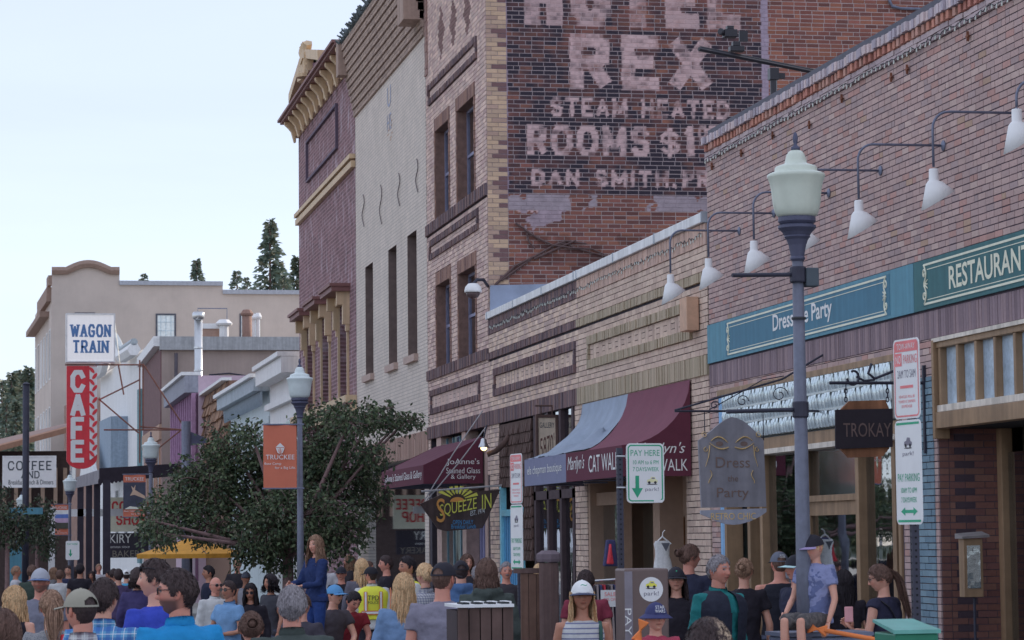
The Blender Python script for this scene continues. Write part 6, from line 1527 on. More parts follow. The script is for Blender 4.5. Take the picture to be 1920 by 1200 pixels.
rt = Vector((1,0,.19)).normalized(); text('SQUEEZE', Q(859, 952, .02), rt, (0,0,1), .70, .25, M_SUNY, sq, depth=.03); text('S', Q(826, 957, .02), (1,0,0), (0,0,1), .16, .44, M_SUNO, sq, depth=.035)
text('IN', Q(912, 940, .02), rt, (0,0,1), .18, .27, M_SUNY, sq, depth=.03); text('EST. 1974', Q(895, 960, .012), rt, (0,0,1), .27, .09, M_LET, sq, depth=.02)
text('OPEN DAILY', Q(868, 979, .01), (1,0,0), (0,0,1), .38, .08, M_SKYB, sq, depth=.01); text('Breakfast Lunch', Q(869, 987, .01), (1,0,0), (0,0,1), .46, .08, M_SKYB, sq, depth=.01)
mb = MB(); mb.tube([Q(796,938), Q(850,850), Q(905,770)], .012, 5); mb.tube([Q(800,938), Q(860,868), Q(912,800)], .012, 5); mb.tube([(X0,YQ,Q(0,922).z+.05),(Q(790,930).x,YQ,Q(0,922).z-.05)], .02, 6); mb.build('guy_wire', mat('pale_steel_wire', P(140,142,150), metal=.5), sq)
bw = thing('bent_branch_lamp', 'curved wooden branch with two small metal lamps above the sign', 'wall lamp', tuple(at(945, 840, 48.0)))
B = lambda u, v: at(u, v, 48.0)
MB().tube([B(914,852), B(930,846), B(946,830), B(962,805), B(972,785), B(979,764)], [.045,.05,.055,.05,.05,.035], 8).build('branch', M_SHING, bw, smooth=True)
for u, v, lit in ((907,838,1),(968,822,0)):
    c_ = B(u, v); MB().lathe([(.03,.16),(.05,.14),(.06,.08),(.1,.0),(.1,-.01)], c_, 14).build('lamp_shade', M_GALV, bw, smooth=True)
    MB().ball(c_-Vector((0,0,.01)), .06, n=10).build('bulb', mat('lit_warm_bulb', (1,.72,.3), emit=3.0) if lit else mat('unlit_bulb', (.7,.7,.68), rough=.3), bw)
    MB().tube([c_+Vector((0,0,.15)), c_+Vector((.06,0,.4))], .015, 6).build('stem', M_DARKM, bw)
YG = 43.9
gs = thing('gallery_sign', 'narrow cream gallery sign with brown script beside the blue grey awning', 'sign', tuple(at(1027, 865, YG)))
p, q = at(1010, 868, YG), at(1041, 783, YG); MB().box(p.x, q.x, YG, YG+.05, p.z, q.z).build('board', mat('cream_board', P(168,158,146), streak=.2), gs)
mb = MB()
for (a,b,c,d) in ((p.x-.04,p.x,p.z,q.z),(q.x,q.x+.04,p.z,q.z),(p.x-.04,q.x+.04,q.z,q.z+.05)): mb.box(a, b, YG-.02, YG+.07, c, d)
mb.tube([(p.x+.05,YG,q.z),(p.x+.05,YG,q.z+.2)], .012, 5); mb.tube([(q.x-.05,YG,q.z),(q.x-.05,YG,q.z+.2)], .012, 5); mb.tube([(p.x-.05,YG,q.z+.2),(X0,YG,q.z+.2)], .015, 5); mb.build('frame', M_SHING, gs)
text('GALLERY', at(1025.5, 797, YG-.003), (1,0,0), (0,0,1), .25, .09, M_INK, gs); text("5870'", at(1026, 836, YG-.003), Vector((1,0,.35)), (0,0,1), .26, .36, mat('brown_script', P(84,60,58)), gs)

# ------------------------------------------------------------------ street furniture
def standing(u, Y): p = at(u, 1000, Y); return p.x, ground(p.x, Y)
# pay station
YS = 19.6; x, g = standing(1212, YS); pst = thing('pay_station', 'brown parking pay station with round white emblem and vertical lettering', 'pay station', (x, YS, g))
zt = at(1212, 1066, YS).z; xa, xb = at(1171, 1100, YS).x, at(1254, 1100, YS).x
M_PSB = mat('brown_metal_cabinet', P(82,70,70), rough=.45, var=.1); MB().box(xa, xb, YS, YS+.32, g, zt).build('cabinet', M_PSB, pst, bevel=.015)
MB().box(xa+.0, xa+.06, YS-.006, YS, g+.05, zt-.02).build('edge_strip', mat('grey_strip', P(100,98,110)), pst)
cpt = at(1221, 1105, YS-.004); mb = MB(); mb.add([cpt+Vector((.092*math.cos(w),0,.092*math.sin(w))) for w in np.linspace(0,2*math.pi,33)[:-1]], [tuple(range(32))]); em = mb.build('emblem', M_PLATE, pst)
text('park!', cpt+Vector((0,0,-.035)), (1,0,0), (0,0,1), .115, .042, M_GREYI, em, depth=.002)
for it in carlogo(0, .03, .085, M_CARY):
    mb = MB(); mb.add([cpt+Vector((a,-.002-(it[3] if len(it) > 3 else 0),b)) for a, b in it[1]], [tuple(range(len(it[1])))]); mb.build('emblem_print', it[2], em)
text('PAY', at(1178, 1166, YS-.008), (0,0,-1), (1,0,0), .2, .05, M_LET, pst)
# timber notice trough, carved post and leaning slab
YB = 17.5; x, g = standing(915, YB); tb = thing('timber_bin', 'dark plank timber box with black and white chequered top', 'bin', (x, YB, g))
xa, xb, zt = at(858, 1130, YB).x, at(963, 1130, YB).x, at(910, 1133, YB).z
for i in range(5):
    a0 = xa+(xb-xa)*i/5; MB().box(a0+.004, a0+(xb-xa)/5-.004, YB, YB+.03, g, zt-.02-.004*(i%2)).build('plank', M_SHING, tb)
mb = MB(); mb.box(xa, xb, YB+.031, YB+.45, g, zt-.04); mb.build('carcass', mat('dark_carcass', P(52,44,48)), tb)
MB().box(xa-.01, xb+.0, YB-.02, YB+.47, zt-.02, zt).build('lid', M_OFFW, tb)
for i in range(4):
    a0 = xa+.02+(xb-xa)*(i+.15)/4.2; MB().box(a0, a0+.05, YB+.02+.0, YB+.22, zt, zt+.012).build('dark_tile', mat('black_tile', P(30,34,38)), tb); MB().box(a0+.055, a0+.1, YB+.2, YB+.4, zt, zt+.013).build('white_tile', M_OFFW, tb)
YW = 21; x, g = standing(1028, YW); cp = thing('carved_post', 'thick weathered timber post with a chamfered cap in the crowd', 'post', (x, YW, g))
zt = at(1028, 1032, YW).z; w = .062
MB().lathe([(w*1.25,0),(w*1.3,zt-g-.2),(w*1.25,zt-g-.1)], (x,YW,g), 8).build('shaft', mat('grey_timber', P(84,68,68), rough=.9, streak=.4, var=.25), cp)
MB().lathe([(w*1.5,-.09),(w*1.62,-.07),(w*1.62,-.03),(w*.9,0)], (x,YW,zt), 8).build('cap', mat('grey_timber_cap', P(82,74,84), rough=.9), cp)
x2, g2 = standing(1000, YW); sl = thing('timber_hoarding', 'wide brown timber panel leaning between the carved post and signs', 'panel', (x2, YW+.1, g2))
pA, pB = at(976, 1075, YW+.1), at(1020, 1072, YW+.1)
for i in range(3): MB().box(pA.x+(pB.x-pA.x)*i/3+.003, pA.x+(pB.x-pA.x)*(i+1)/3-.003, YW+.1, YW+.13, g2, pA.z-.004*i).build('plank', mat('brown_rough_plank', P(96,74,66), rough=.9, var=.25, streak=.4), sl)
MB().box(pA.x-.05, pB.x+.02, YW+.09, YW+.15, pA.z, pA.z+.04).build('top_rail', MATS['grey_timber'], sl)
# clothes on show
YC = 33.0; p = at(1243, 1000, YC); dr = thing('hanging_dress', 'white sleeveless lace dress on a hanger before the boutique', 'dress', (p.x, YC, at(1243,1070,YC).z))
D_ = lambda u, v: at(u, v, YC)
secs = [(1241,1014,12,3),(1241,1020,15,4),(1242,1030,13.5,5),(1242,1042,13,6),(1243,1056,16,7),(1244,1075,19,8),(1244,1100,22,9)]
V = []; Fq = []; n = 20
for (u, v, hw, hd) in secs:
    cpt = D_(u, v); s_ = at(u+1,v,YC).x-at(u,v,YC).x
    for k in range(n):
        w = 2*math.pi*k/n; V.append((cpt.x+hw*s_*math.cos(w)*(1+.06*math.sin(k*3)), YC+hd*s_*math.sin(w), cpt.z))
for i in range(len(secs)-1):
    for k in range(n): Fq.append((i*n+k, i*n+(k+1)%n, (i+1)*n+(k+1)%n, (i+1)*n+k))
npmesh('dress', V, Fq, None, mat('white_lace', P(178,184,190), rough=.8, var=.15, scale=30, streak=.2), dr, smooth=True)
mb = MB(); mb.tube([D_(1228,1020), D_(1242,1006), D_(1258,1020)], .012, 6); mb.tube([D_(1242,1006), D_(1243,998), D_(1247,994)], .006, 5); mb.build('hanger', mat('white_hanger', P(206,210,218)), dr)
mb = MB(); mb.prism([D_(1234,1018)-Vector((0,.16,0)), D_(1250,1018)-Vector((0,.16,0)), D_(1243,1034)-Vector((0,.16,0))], (0,-.01,0)); mb.build('lace_front', mat('dark_lace', P(70,74,86)), dr)
x, g = standing(1128, 30); ck = thing('clothes_rack', 'metal clothes rack of red and dark garments behind the sign post', 'clothes rack', (x, 30, g))
a_, b_ = at(1100, 1090, 30), at(1160, 1086, 30)
mb = MB(); mb.tube([a_, b_], .014, 6); mb.tube([a_, (a_.x,30,g)], .014, 6); mb.tube([b_, (b_.x,30,g)], .014, 6); mb.build('rail', M_GALV, ck)
rng = random.Random(3)
for i in range(9):
    xx = a_.x+(b_.x-a_.x)*(i+.5)/9; MB().hexa([(xx-.012,29.8,a_.z-.75),(xx+.012,29.8,a_.z-.75),(xx+.014,30.2,a_.z-.75),(xx-.014,30.2,a_.z-.75),(xx-.01,29.9,a_.z-.04),(xx+.01,29.9,a_.z-.04),(xx+.01,30.1,a_.z-.04),(xx-.01,30.1,a_.z-.04)]).build('garment', mat('garment_%s' % 'red dark grey navy'.split()[i%4], [P(150,44,58),P(50,46,56),P(110,104,108),P(50,56,92)][i%4], rough=.9), ck)
for (u0, v0, u1, v1, c_, lb) in ((1133,1012,1160,1062,P(46,48,84),'navy star print dress hanging beside the boutique door'),(1140,1020,1152,1058,P(158,40,52),'bright red garment hanging beside the boutique door')):
    yy = 34.2 if c_[0] < .1 else 34.0; V = [at(u0+6,v0,yy), at(u1-6,v0,yy), at(u1-3,(v0+v1)/2,yy), at(u1,v1,yy), at(u0,v1,yy), at(u0+3,(v0+v1)/2,yy)]
    o = MB().prism(V, (0,.12,0)).build('hanging_garment', mat('hung_cloth_%d' % u0, c_, rough=.9, var=.3, scale=30), None, bevel=.02); tag(o, lb, 'garment')
p, q = at(1127, 1138, 29.6), at(1160, 1106, 29.6); sg = thing('sale_card', 'white sale card with faint red lettering on the clothes rack', 'sign', ((p.x+q.x)/2, 29.6, p.z)); MB().box(p.x, q.x, 29.6, 29.61, p.z, q.z).build('card', mat('white_card', P(190,190,210)), sg)
text('SALE', at(1144, 1114, 29.598), (1,0,0), (0,0,1), .13, .045, M_REDS, sg); text('50% OFF', at(1144, 1124, 29.598), (1,0,0), (0,0,1), .15, .035, M_REDS, sg)
# restaurant menu box and switch plate
YM = RS1-.75
mx, mz0, mz1 = at(1806, 1000, YM).x, at(1806,1120,YM).z, at(1806,1010,YM).z; mx1 = at(1842, 1000, YM).x
mbx = thing('menu_box', 'ochre wooden glass fronted menu box on a post beside the restaurant door', 'menu box', ((mx+mx1)/2, YM, zg(25)))
mb = MB(); mb.box(mx, mx1, YM, YM+.14, mz0, mz1); mb.build('case', M_WOODY, mbx, bevel=.006)
MB().hexa([(mx-.02,YM-.03,mz1),(mx1+.06,YM-.03,mz1+.01),(mx1+.06,YM+.18,mz1+.01),(mx-.02,YM+.18,mz1),(mx-.02,YM-.03,mz1+.02),(mx1+.06,YM-.03,mz1+.035),(mx1+.06,YM+.18,mz1+.07),(mx-.02,YM+.18,mz1+.05)]).build('lid', mat('grey_lid', P(98,96,100)), mbx)
MB().box(mx+.035, mx1-.035, YM-.004, YM, mz0+.09, mz1-.07).build('paper_menu', mat('menu_paper', P(150,166,200)), mbx); MB().box(mx+.03, mx1-.03, YM-.008, YM-.006, mz0+.085, mz1-.065).build('pane', M_GLASS, mbx)
MB().tube([((mx+mx1)/2+.03,YM+.08,zg(25)+KERB), ((mx+mx1)/2+.03,YM+.08,mz0)], .014, 8).build('post', M_DARKM, mbx)
# green newspaper box
YN = 13.2; x, g = standing(1718, YN); nb = thing('green_box', 'dark green metal street box with pale sloping lid at the lower right', 'street box', (x, YN, g))
xa, xb, zt = at(1675,1185,YN).x, at(1763,1185,YN).x, at(1720,1188,YN).z
MB().box(xa+.01, xb-.01, YN+.0, YN+.34, g, zt).build('body', mat('dark_green_enamel', P(20,92,72), rough=.4), nb, bevel=.008)
MB().hexa([(xa,YN-.01,zt),(xb,YN-.01,zt),(xb-.02,YN+.36,zt+.05),(xa+.01,YN+.36,zt+.05),(xa,YN-.01,zt+.02),(xb,YN-.01,zt+.02),(xb-.02,YN+.36,zt+.065),(xa+.01,YN+.36,zt+.065)]).build('lid', mat('green_lid', P(70,130,126), rough=.3), nb)
# orange umbrella
YU = 56; x, g = standing(358, YU); um = thing('orange_parasol', 'orange yellow parasol open beyond the tree', 'parasol', (x, YU, g))
zt, zr, hw = at(358,1008,YU).z, at(358,1038,YU).z, (at(465,1038,YU).x-at(255,1038,YU).x)/2
V = [(x,YU,zt)]; Fr_ = []
for k in range(8): w = 2*math.pi*k/8+.2; V.append((x+hw*math.cos(w), YU+hw*math.sin(w), zr)); V.append((x+hw*.99*math.cos(w), YU+hw*.99*math.sin(w), zr-.09))
mb = MB(); mb.add(V, [(0, 1+2*k, 1+2*((k+1)%8)) for k in range(8)] + [(1+2*k, 2+2*k, 2+2*((k+1)%8), 1+2*((k+1)%8)) for k in range(8)])
mb.build('canopy', mat('orange_canvas', (.66,.32,.05), rough=.8), um); MB().tube([(x,YU,g),(x,YU,zt)], .03, 8).build('pole', M_DARKM, um)
for k in range(8): MB().tube([(x,YU,zt-.02), V[1+2*k]], .01, 4).build('rib', M_DARKM, um)

# ------------------------------------------------------------------ trees
def leafmat(name, a, b):
    m = mat(name, a, rough=.6, attr=True, var=.15, scale=3, spec=.3); return m
M_LEAF = leafmat('tree_leaf', (1,1,1), 0); M_BARK = mat('grey_brown_bark', P(96,78,80), rough=.95, var=.3, scale=12, bump=.6, bscale=30)
def leaves(pts, dirs, size, rs, cols, parent, name='leaf_mass', local=False):
    n = len(pts); d = dirs/np.linalg.norm(dirs,axis=1)[:,None]
    r = rs.randn(n,3); s = np.cross(d, r); s /= np.linalg.norm(s,axis=1)[:,None]+1e-9
    L = size*(.7+.6*rs.rand(n,1)); W = L*.26
    up = np.cross(s, d)
    V = np.stack([pts, pts+d*L*.45+s*W+up*L*.06, pts+d*L, pts+d*L*.45-s*W+up*L*.06], 1).reshape(-1,3)
    Fq = np.arange(n*4).reshape(n,4)
    c = np.array(cols)[rs.randint(0,len(cols),n)]*(.75+.5*rs.rand(n,1)); C = np.repeat(c,4,axis=0)
    o = npmesh(name, V, Fq, C, M_LEAF, parent, local=local); o['kind'] = 'stuff'; return o
LEAFC = [(.075,.11,.06),(.10,.14,.07),(.145,.18,.095),(.06,.09,.055),(.115,.11,.07)]
def broad_tree(label, x, y, lobes, trunk_h, nleaf, size, seed, cols=LEAFC, group=None, trunk_r=.09, lean=(0,0)):
    rs = np.random.RandomState(seed); g = ground(x, y)
    root = thing('tree', label, 'tree', (x, y, g), group)
    mb = MB(); mb.tube([(x,y,g-.1),(x+lean[0]*.3,y,g+trunk_h*.5),(x+lean[0],y+lean[1],g+trunk_h)], [trunk_r*1.25,trunk_r,trunk_r*.85], 10)
    top = Vector((x+lean[0],y+lean[1],g+trunk_h))
    tot = sum(l[3]*l[4]*l[5] for l in lobes); P_, D_l = [], []
    for (cx, cy, cz, rx, ry, rz) in lobes:
        c = Vector((cx,cy,cz)); mid = top.lerp(c, .5)+Vector((rs.randn()*.1, rs.randn()*.1, .05)); mb.tube([top, mid, c], [trunk_r*.6, trunk_r*.36, trunk_r*.18], 6)
        nt = max(3, int(nleaf*(rx*ry*rz)/tot/16))
        for k in range(nt):
            v = rs.randn(3); v /= np.linalg.norm(v); rr = (.4+.6*rs.rand()**.6)*(1.3 if rs.rand() < .12 else 1)
            tip = np.array((cx+v[0]*rx*rr, cy+v[1]*ry*rr, cz+v[2]*rz*rr)); st = np.array(c)*.3+tip*.7+rs.randn(3)*.05
            if k % 3 == 0: mb.tube([c, Vector(st), Vector(tip)], [trunk_r*.12, trunk_r*.07, .004], 4)
            for j in range(16):
                t = rs.rand(); q = st+(tip-st)*(t*1.25)+rs.randn(3)*size*.75; P_.append(q); D_l.append((tip-st)*.6+rs.randn(3)*.14+np.array((0,0,-.12)))
    mb.build('trunk', M_BARK, root, smooth=True)
    leaves(np.array(P_), np.array(D_l), size, rs, cols, root, 'crown')
    return root
YTREE = 47.0
lob = []
rng = random.Random(5)
for (u, v, ru, rv) in ((330,960,55,48),(395,905,70,60),(440,850,60,55),(480,930,80,70),(545,880,75,75),(600,810,60,50),(655,790,55,36),(700,780,48,28),(745,795,42,20),(640,880,75,60),(690,930,42,40),(560,970,90,60),(470,1010,60,42),(650,990,55,42),(520,1040,60,36),(390,985,60,40),(300,1000,36,24),(610,1030,45,30),(700,850,40,30),(350,905,35,30),(760,790,36,14),(500,990,60,50),(510,850,45,40),(470,810,22,22),(590,900,60,60),(280,975,25,30)):
    p = at(u, v, YTREE+rng.uniform(-.9,.9)); s_ = YTREE/5000
    lob.append((p.x, p.y, p.z, ru*s_*1.05, max(.6, ru*s_*.95), rv*s_*1.1))
x = at(540, 1050, YTREE).x
broad_tree('dark leafy street tree with wide drooping crown behind the orange banner', x, YTREE, lob, 1.75, 34000, .085, 3, trunk_r=.11)
# greenery at the far left of the street
for i, (u, v, w, h, Y, lb) in enumerate(((14,985,50,80,62,'leafy dark shrub tree at the left edge behind the crowd'),(70,985,45,70,72,'leafy shrub tree around the blue posts at the left'))):
    c = at(u, v, Y); s_ = Y/5000; rng = random.Random(i)
    lob = [(c.x+rng.uniform(-.5,.5)*w*s_, Y+rng.uniform(-.6,.6), c.z+rng.uniform(-.5,.5)*h*s_, w*s_*.5, .6, h*s_*.45) for _ in range(7)]
    broad_tree(lb, c.x, Y, lob, max(.5, c.z-zg(Y)-.3), 3000, .09, 20+i, cols=[(.06,.09,.05),(.08,.11,.06),(.05,.07,.05),(.10,.10,.07)], trunk_r=.06)
p = at(29, 1000, 66); bp_ = thing('blue_gateway', 'blue painted timber gateway post and beam at the left', 'gateway', (p.x, 66, zg(66)))
MB().box(p.x-.15, p.x+.15, 65.9, 66.1, zg(66), at(29,952,66).z).build('post', M_TEAL, bp_); a_, b_ = at(28,960,66), at(80,960,66); MB().box(a_.x, b_.x, 65.88, 66.12, a_.z-.06, a_.z+.1).build('beam', M_TEAL, bp_)
# trees of the green across the street: seen only as reflections in the shop glass
ref = None
for i, (x, y) in enumerate(((-13,50),(-15,72),(-12,96),(-16,118),(-13,150),(-17,60))):
    if ref is None:
        rng = random.Random(77); lob = [(x+rng.uniform(-3,3), y+rng.uniform(-3,3), 4.5+rng.uniform(-2.5,3), 1.9, 1.9, 1.6) for _ in range(14)]
        ref = broad_tree('tall leafy tree on the open green across the street', x, y, lob, 2.6, 6000, .34, 31, group='trees across the street', trunk_r=.2)
    else:
        c = copy_tree(ref); c.location = (x, y, zg(y)); c.rotation_euler = (0,0,i*1.3); c.scale = (1,1,.9+.1*(i%3))
for i, (x, y) in enumerate(((-7.5,56),(-8.2,74),(-7.2,97),(-8.5,128))):
    tn = thing('market_tent', 'white market tent across the street, ' + ('nearest','second','third','farthest')[i] + ' of the row', 'tent', (x, y, zg(y)), 'market tents across the street'); g = zg(y)
    mb = MB(); mb.add([(x-1.5,y-1.5,g+2.3),(x+1.5,y-1.5,g+2.3),(x+1.5,y+1.5,g+2.3),(x-1.5,y+1.5,g+2.3),(x,y,g+3.2)], [(0,1,4),(1,2,4),(2,3,4),(3,0,4)]); mb.build('roof', M_OFFW, tn)
    mb = MB()
    for (a,b) in (((-1.5,-1.5),(1.5,-1.5)),((1.5,-1.5),(1.5,1.5)),((1.5,1.5),(-1.5,1.5)),((-1.5,1.5),(-1.5,-1.5))): mb.quad((x+a[0],y+a[1],g+2.05),(x+b[0],y+b[1],g+2.05),(x+b[0],y+b[1],g+2.3),(x+a[0],y+a[1],g+2.3))
    mb.build('valance', M_OFFW if i % 2 else M_BLUEV, tn)
    for sx_ in (-1,1):
        for sy_ in (-1,1): MB().tube([(x+sx_*1.47,y+sy_*1.47,g),(x+sx_*1.47,y+sy_*1.47,g+2.3)], .025, 6).build('leg', M_GALV, tn)
# conifers and the wooded hill
def conifer_mesh(seed, h, rmax, n):
    rs = np.random.RandomState(seed); V, C = [], []; Fq = []
    P_, D_l = [], []
    for k in range(n):
        t = (k+rs.rand())/n; z = h*(.08+.92*t); r = rmax*(1-t)**.85*(.55+.6*rs.rand()); w = rs.rand()*2*math.pi
        for j in range(7):
            s_ = (j+.6)/7; q = np.array((r*s_*math.cos(w), r*s_*math.sin(w), z-r*s_*.28+.12*rs.randn()*r)); P_.append(q); D_l.append(np.array((math.cos(w)+rs.randn()*.7, math.sin(w)+rs.randn()*.7, -.25+rs.randn()*.3)))
    return np.array(P_), np.array(D_l), rs
def conifer(label, u, v_top, Y, h, rmax, seed, n=170, src=None, group='conifers beyond the roofs'):
    top = at(u, v_top, Y)
    if src is not None:
        c = copy_tree(src); c.location = (top.x, Y, top.z-h); c.scale = (h/src['hh'],)*3; c.rotation_euler = (0,0,seed*1.7); tag(c, label); return c
    root = thing('conifer', label, 'conifer', (top.x, Y, top.z-h), group); root['hh'] = h
    P_, D_l, rs = conifer_mesh(seed, h, rmax, n)
    MB().tube([(0,0,-6),(0,0,h*.5),(0,0,h)], [h*.018,h*.011,h*.002], 7).build('trunk', M_BARK, root, local=True)
    leaves(P_, D_l, h*.05, rs, [(.15,.20,.16),(.18,.22,.16),(.13,.18,.15),(.24,.24,.17)], root, 'crown', local=True); return root  # leaf colours lightened to stand in for distance haze
c0 = conifer('tallest conifer standing beside the yellow cornice building', 506, 414, 270, 15, 3.6, 1, 230)
conifer('conifer half hidden by the purple brick building', 556, 482, 275, 12, 3, 2, src=c0)
c1 = conifer('broad short conifer left of the tallest one', 444, 508, 265, 8, 3.2, 3, 150)
conifer('slender conifer above the tan hotel roof', 369, 487, 262, 9, 2.4, 4, src=c0)
conifer('conifer tip just showing above the tan parapet', 270, 513, 262, 7, 2.2, 5, src=c1)
conifer('bushy conifer right of the tallest one', 532, 515, 268, 8, 3, 6, src=c1)
conifer('small conifer tip at the right of the slender one', 462, 520, 262, 6, 2.4, 7, src=c1)
hm = MB(); N_ = 24
hv = [[None]*(9) for _ in range(N_+1)]
for i in range(N_+1):
    for j in range(9):
        X_ = -260+i*20; Y_ = 330+j*60; hv[i][j] = len(hm.v); hm.v.append((X_, Y_, -4+max(0, (j*5.0))*math.exp(-((X_+60)/150)**2)+3*math.sin(i*.9+j))); hm.c.append(None)
for i in range(N_):
    for j in range(8): hm.f.append((hv[i][j], hv[i+1][j], hv[i+1][j+1], hv[i][j+1]))
tag(hm.build('hill', mat('wooded_hill_ground', (.055,.075,.065), var=.4, scale=.05), smooth=True), kind='structure')
names = ['at the left edge', 'second from the left edge', 'third from the left edge', 'tall one left of the tan hotel', 'beside the tan hotel corner', 'low one before the hotel corner', 'rearmost on the skyline', 'small one at the foot of the slope']
for i, (u, v, Y, h) in enumerate(((4,712,330,16),(22,700,340,18),(38,694,350,19),(54,690,335,18),(64,700,345,17),(47,735,300,13),(12,742,300,12),(30,752,290,11))):
    conifer('hillside conifer, ' + names[i], u, v, Y, h, 4, 10+i, src=(c0 if i % 2 else c1), group='conifers on the hillside at the left')
# ------------------------------------------------------------------ people
TMP = bpy.data.scenes.new('remesh_bench')
CLOUD = bpy.data.textures.new('fold_noise', 'CLOUDS'); CLOUD.noise_scale = .10; CLOUD.noise_depth = 3
def fuse(mb, voxel, smooth=4, folds=0.0):
    """one continuous skin over the overlapping lofts in mb"""
    me = bpy.data.meshes.new('raw'); me.from_pydata([tuple(v) for v in mb.v], [], mb.f)
    o = bpy.data.objects.new('raw', me); TMP.collection.objects.link(o)
    m = o.modifiers.new('r', 'REMESH'); m.mode = 'VOXEL'; m.voxel_size = voxel
    s = o.modifiers.new('s', 'SMOOTH'); s.factor = .6; s.iterations = smooth
    if folds > 0:
        d = o.modifiers.new('d', 'DISPLACE'); d.texture = CLOUD; d.texture_coords = 'LOCAL'; d.strength = folds; d.mid_level = .5
    with bpy.context.temp_override(scene=TMP, view_layer=TMP.view_layers[0]): dg = bpy.context.evaluated_depsgraph_get()
    ev = o.evaluated_get(dg); out = bpy.data.meshes.new_from_object(ev)
    bpy.data.objects.remove(o); bpy.data.meshes.remove(me)
    out.materials.clear(); out.polygons.foreach_set('use_smooth', [True]*len(out.polygons))
    return out
def arrays(me):
    n = len(me.vertices); V = np.zeros(n*3, np.float32); me.vertices.foreach_get('co', V)
    return V.reshape(-1,3), [tuple(p.vertices) for p in me.polygons]
def link(me, name, m, parent):
    me.name = name; me.materials.append(m); o = bpy.data.objects.new(name, me); COL.objects.link(o); o.parent = parent; return o
def loftz(mb, secs, n=20, col=None):       # secs: (x, y, z, a, b)
    vs = []
    for (x, y, z, a, b) in secs:
        for k in range(n):
            w = 2*math.pi*k/n; c, s = math.cos(w), math.sin(w)
            vs.append((x+a*math.copysign(abs(c)**.85, c), y+b*math.copysign(abs(s)**.9, s), z))
    m = len(secs); fs = [(i*n+k, i*n+(k+1)%n, (i+1)*n+(k+1)%n, (i+1)*n+k) for i in range(m-1) for k in range(n)]
    fs += [tuple(range(n-1,-1,-1)), tuple((m-1)*n+k for k in range(n))]
    mb.add(vs, fs, col)
SKINS = {'fair': P(160,118,104), 'tan': P(138,96,80), 'pink': P(156,106,94), 'brown': P(104,70,60), 'pale': P(170,132,120)}
M_SKIN = mat('skin', (1,1,1), rough=.5, attr=True, var=.06, scale=30, sss=.12, spec=.35, bump=.05, bscale=300)
M_HAIRM = {}
def hairmat(c):
    k = 'hair_%d_%d_%d' % tuple(int(x*200) for x in c)
    if k in MATS: return MATS[k]
    m = mat(k, tuple(x*.85 for x in c), rough=.6, var=.35, scale=60, spec=.25)
    nt, b = nodes_of(m); tc = nt.nodes.new('ShaderNodeTexCoord'); mp = nt.nodes.new('ShaderNodeMapping'); mp.inputs['Scale'].default_value = (150, 150, 14); nt.links.new(tc.outputs['Object'], mp.inputs[0])
    nz = nt.nodes.new('ShaderNodeTexNoise'); nz.inputs['Scale'].default_value = 1.0; nz.inputs['Detail'].default_value = 3; nt.links.new(mp.outputs[0], nz.inputs['Vector'])
    bp = nt.nodes.new('ShaderNodeBump'); bp.inputs['Strength'].default_value = .7; bp.inputs['Distance'].default_value = .008; nt.links.new(nz.outputs['Fac'], bp.inputs['Height']); nt.links.new(bp.outputs[0], b.inputs['Normal'])
    src = b.inputs['Base Color'].links[0].from_socket; mr = nt.nodes.new('ShaderNodeMapRange'); mr.inputs[1].default_value = .3; mr.inputs[2].default_value = .7; mr.inputs[3].default_value = .6; mr.inputs[4].default_value = 1.35; nt.links.new(nz.outputs['Fac'], mr.inputs[0])
    vs = nt.nodes.new('ShaderNodeVectorMath'); vs.operation = 'SCALE'; nt.links.new(src, vs.inputs[0]); nt.links.new(mr.outputs[0], vs.inputs['Scale']); nt.links.new(vs.outputs[0], b.inputs['Base Color'])
    return m
HAIR = {'black': P(34,30,36), 'dark': P(52,42,44), 'brown': P(82,62,56), 'light': P(124,98,82), 'blond': P(170,142,108), 'gray': P(110,108,116), 'white': P(176,172,172), 'red': P(104,66,56)}
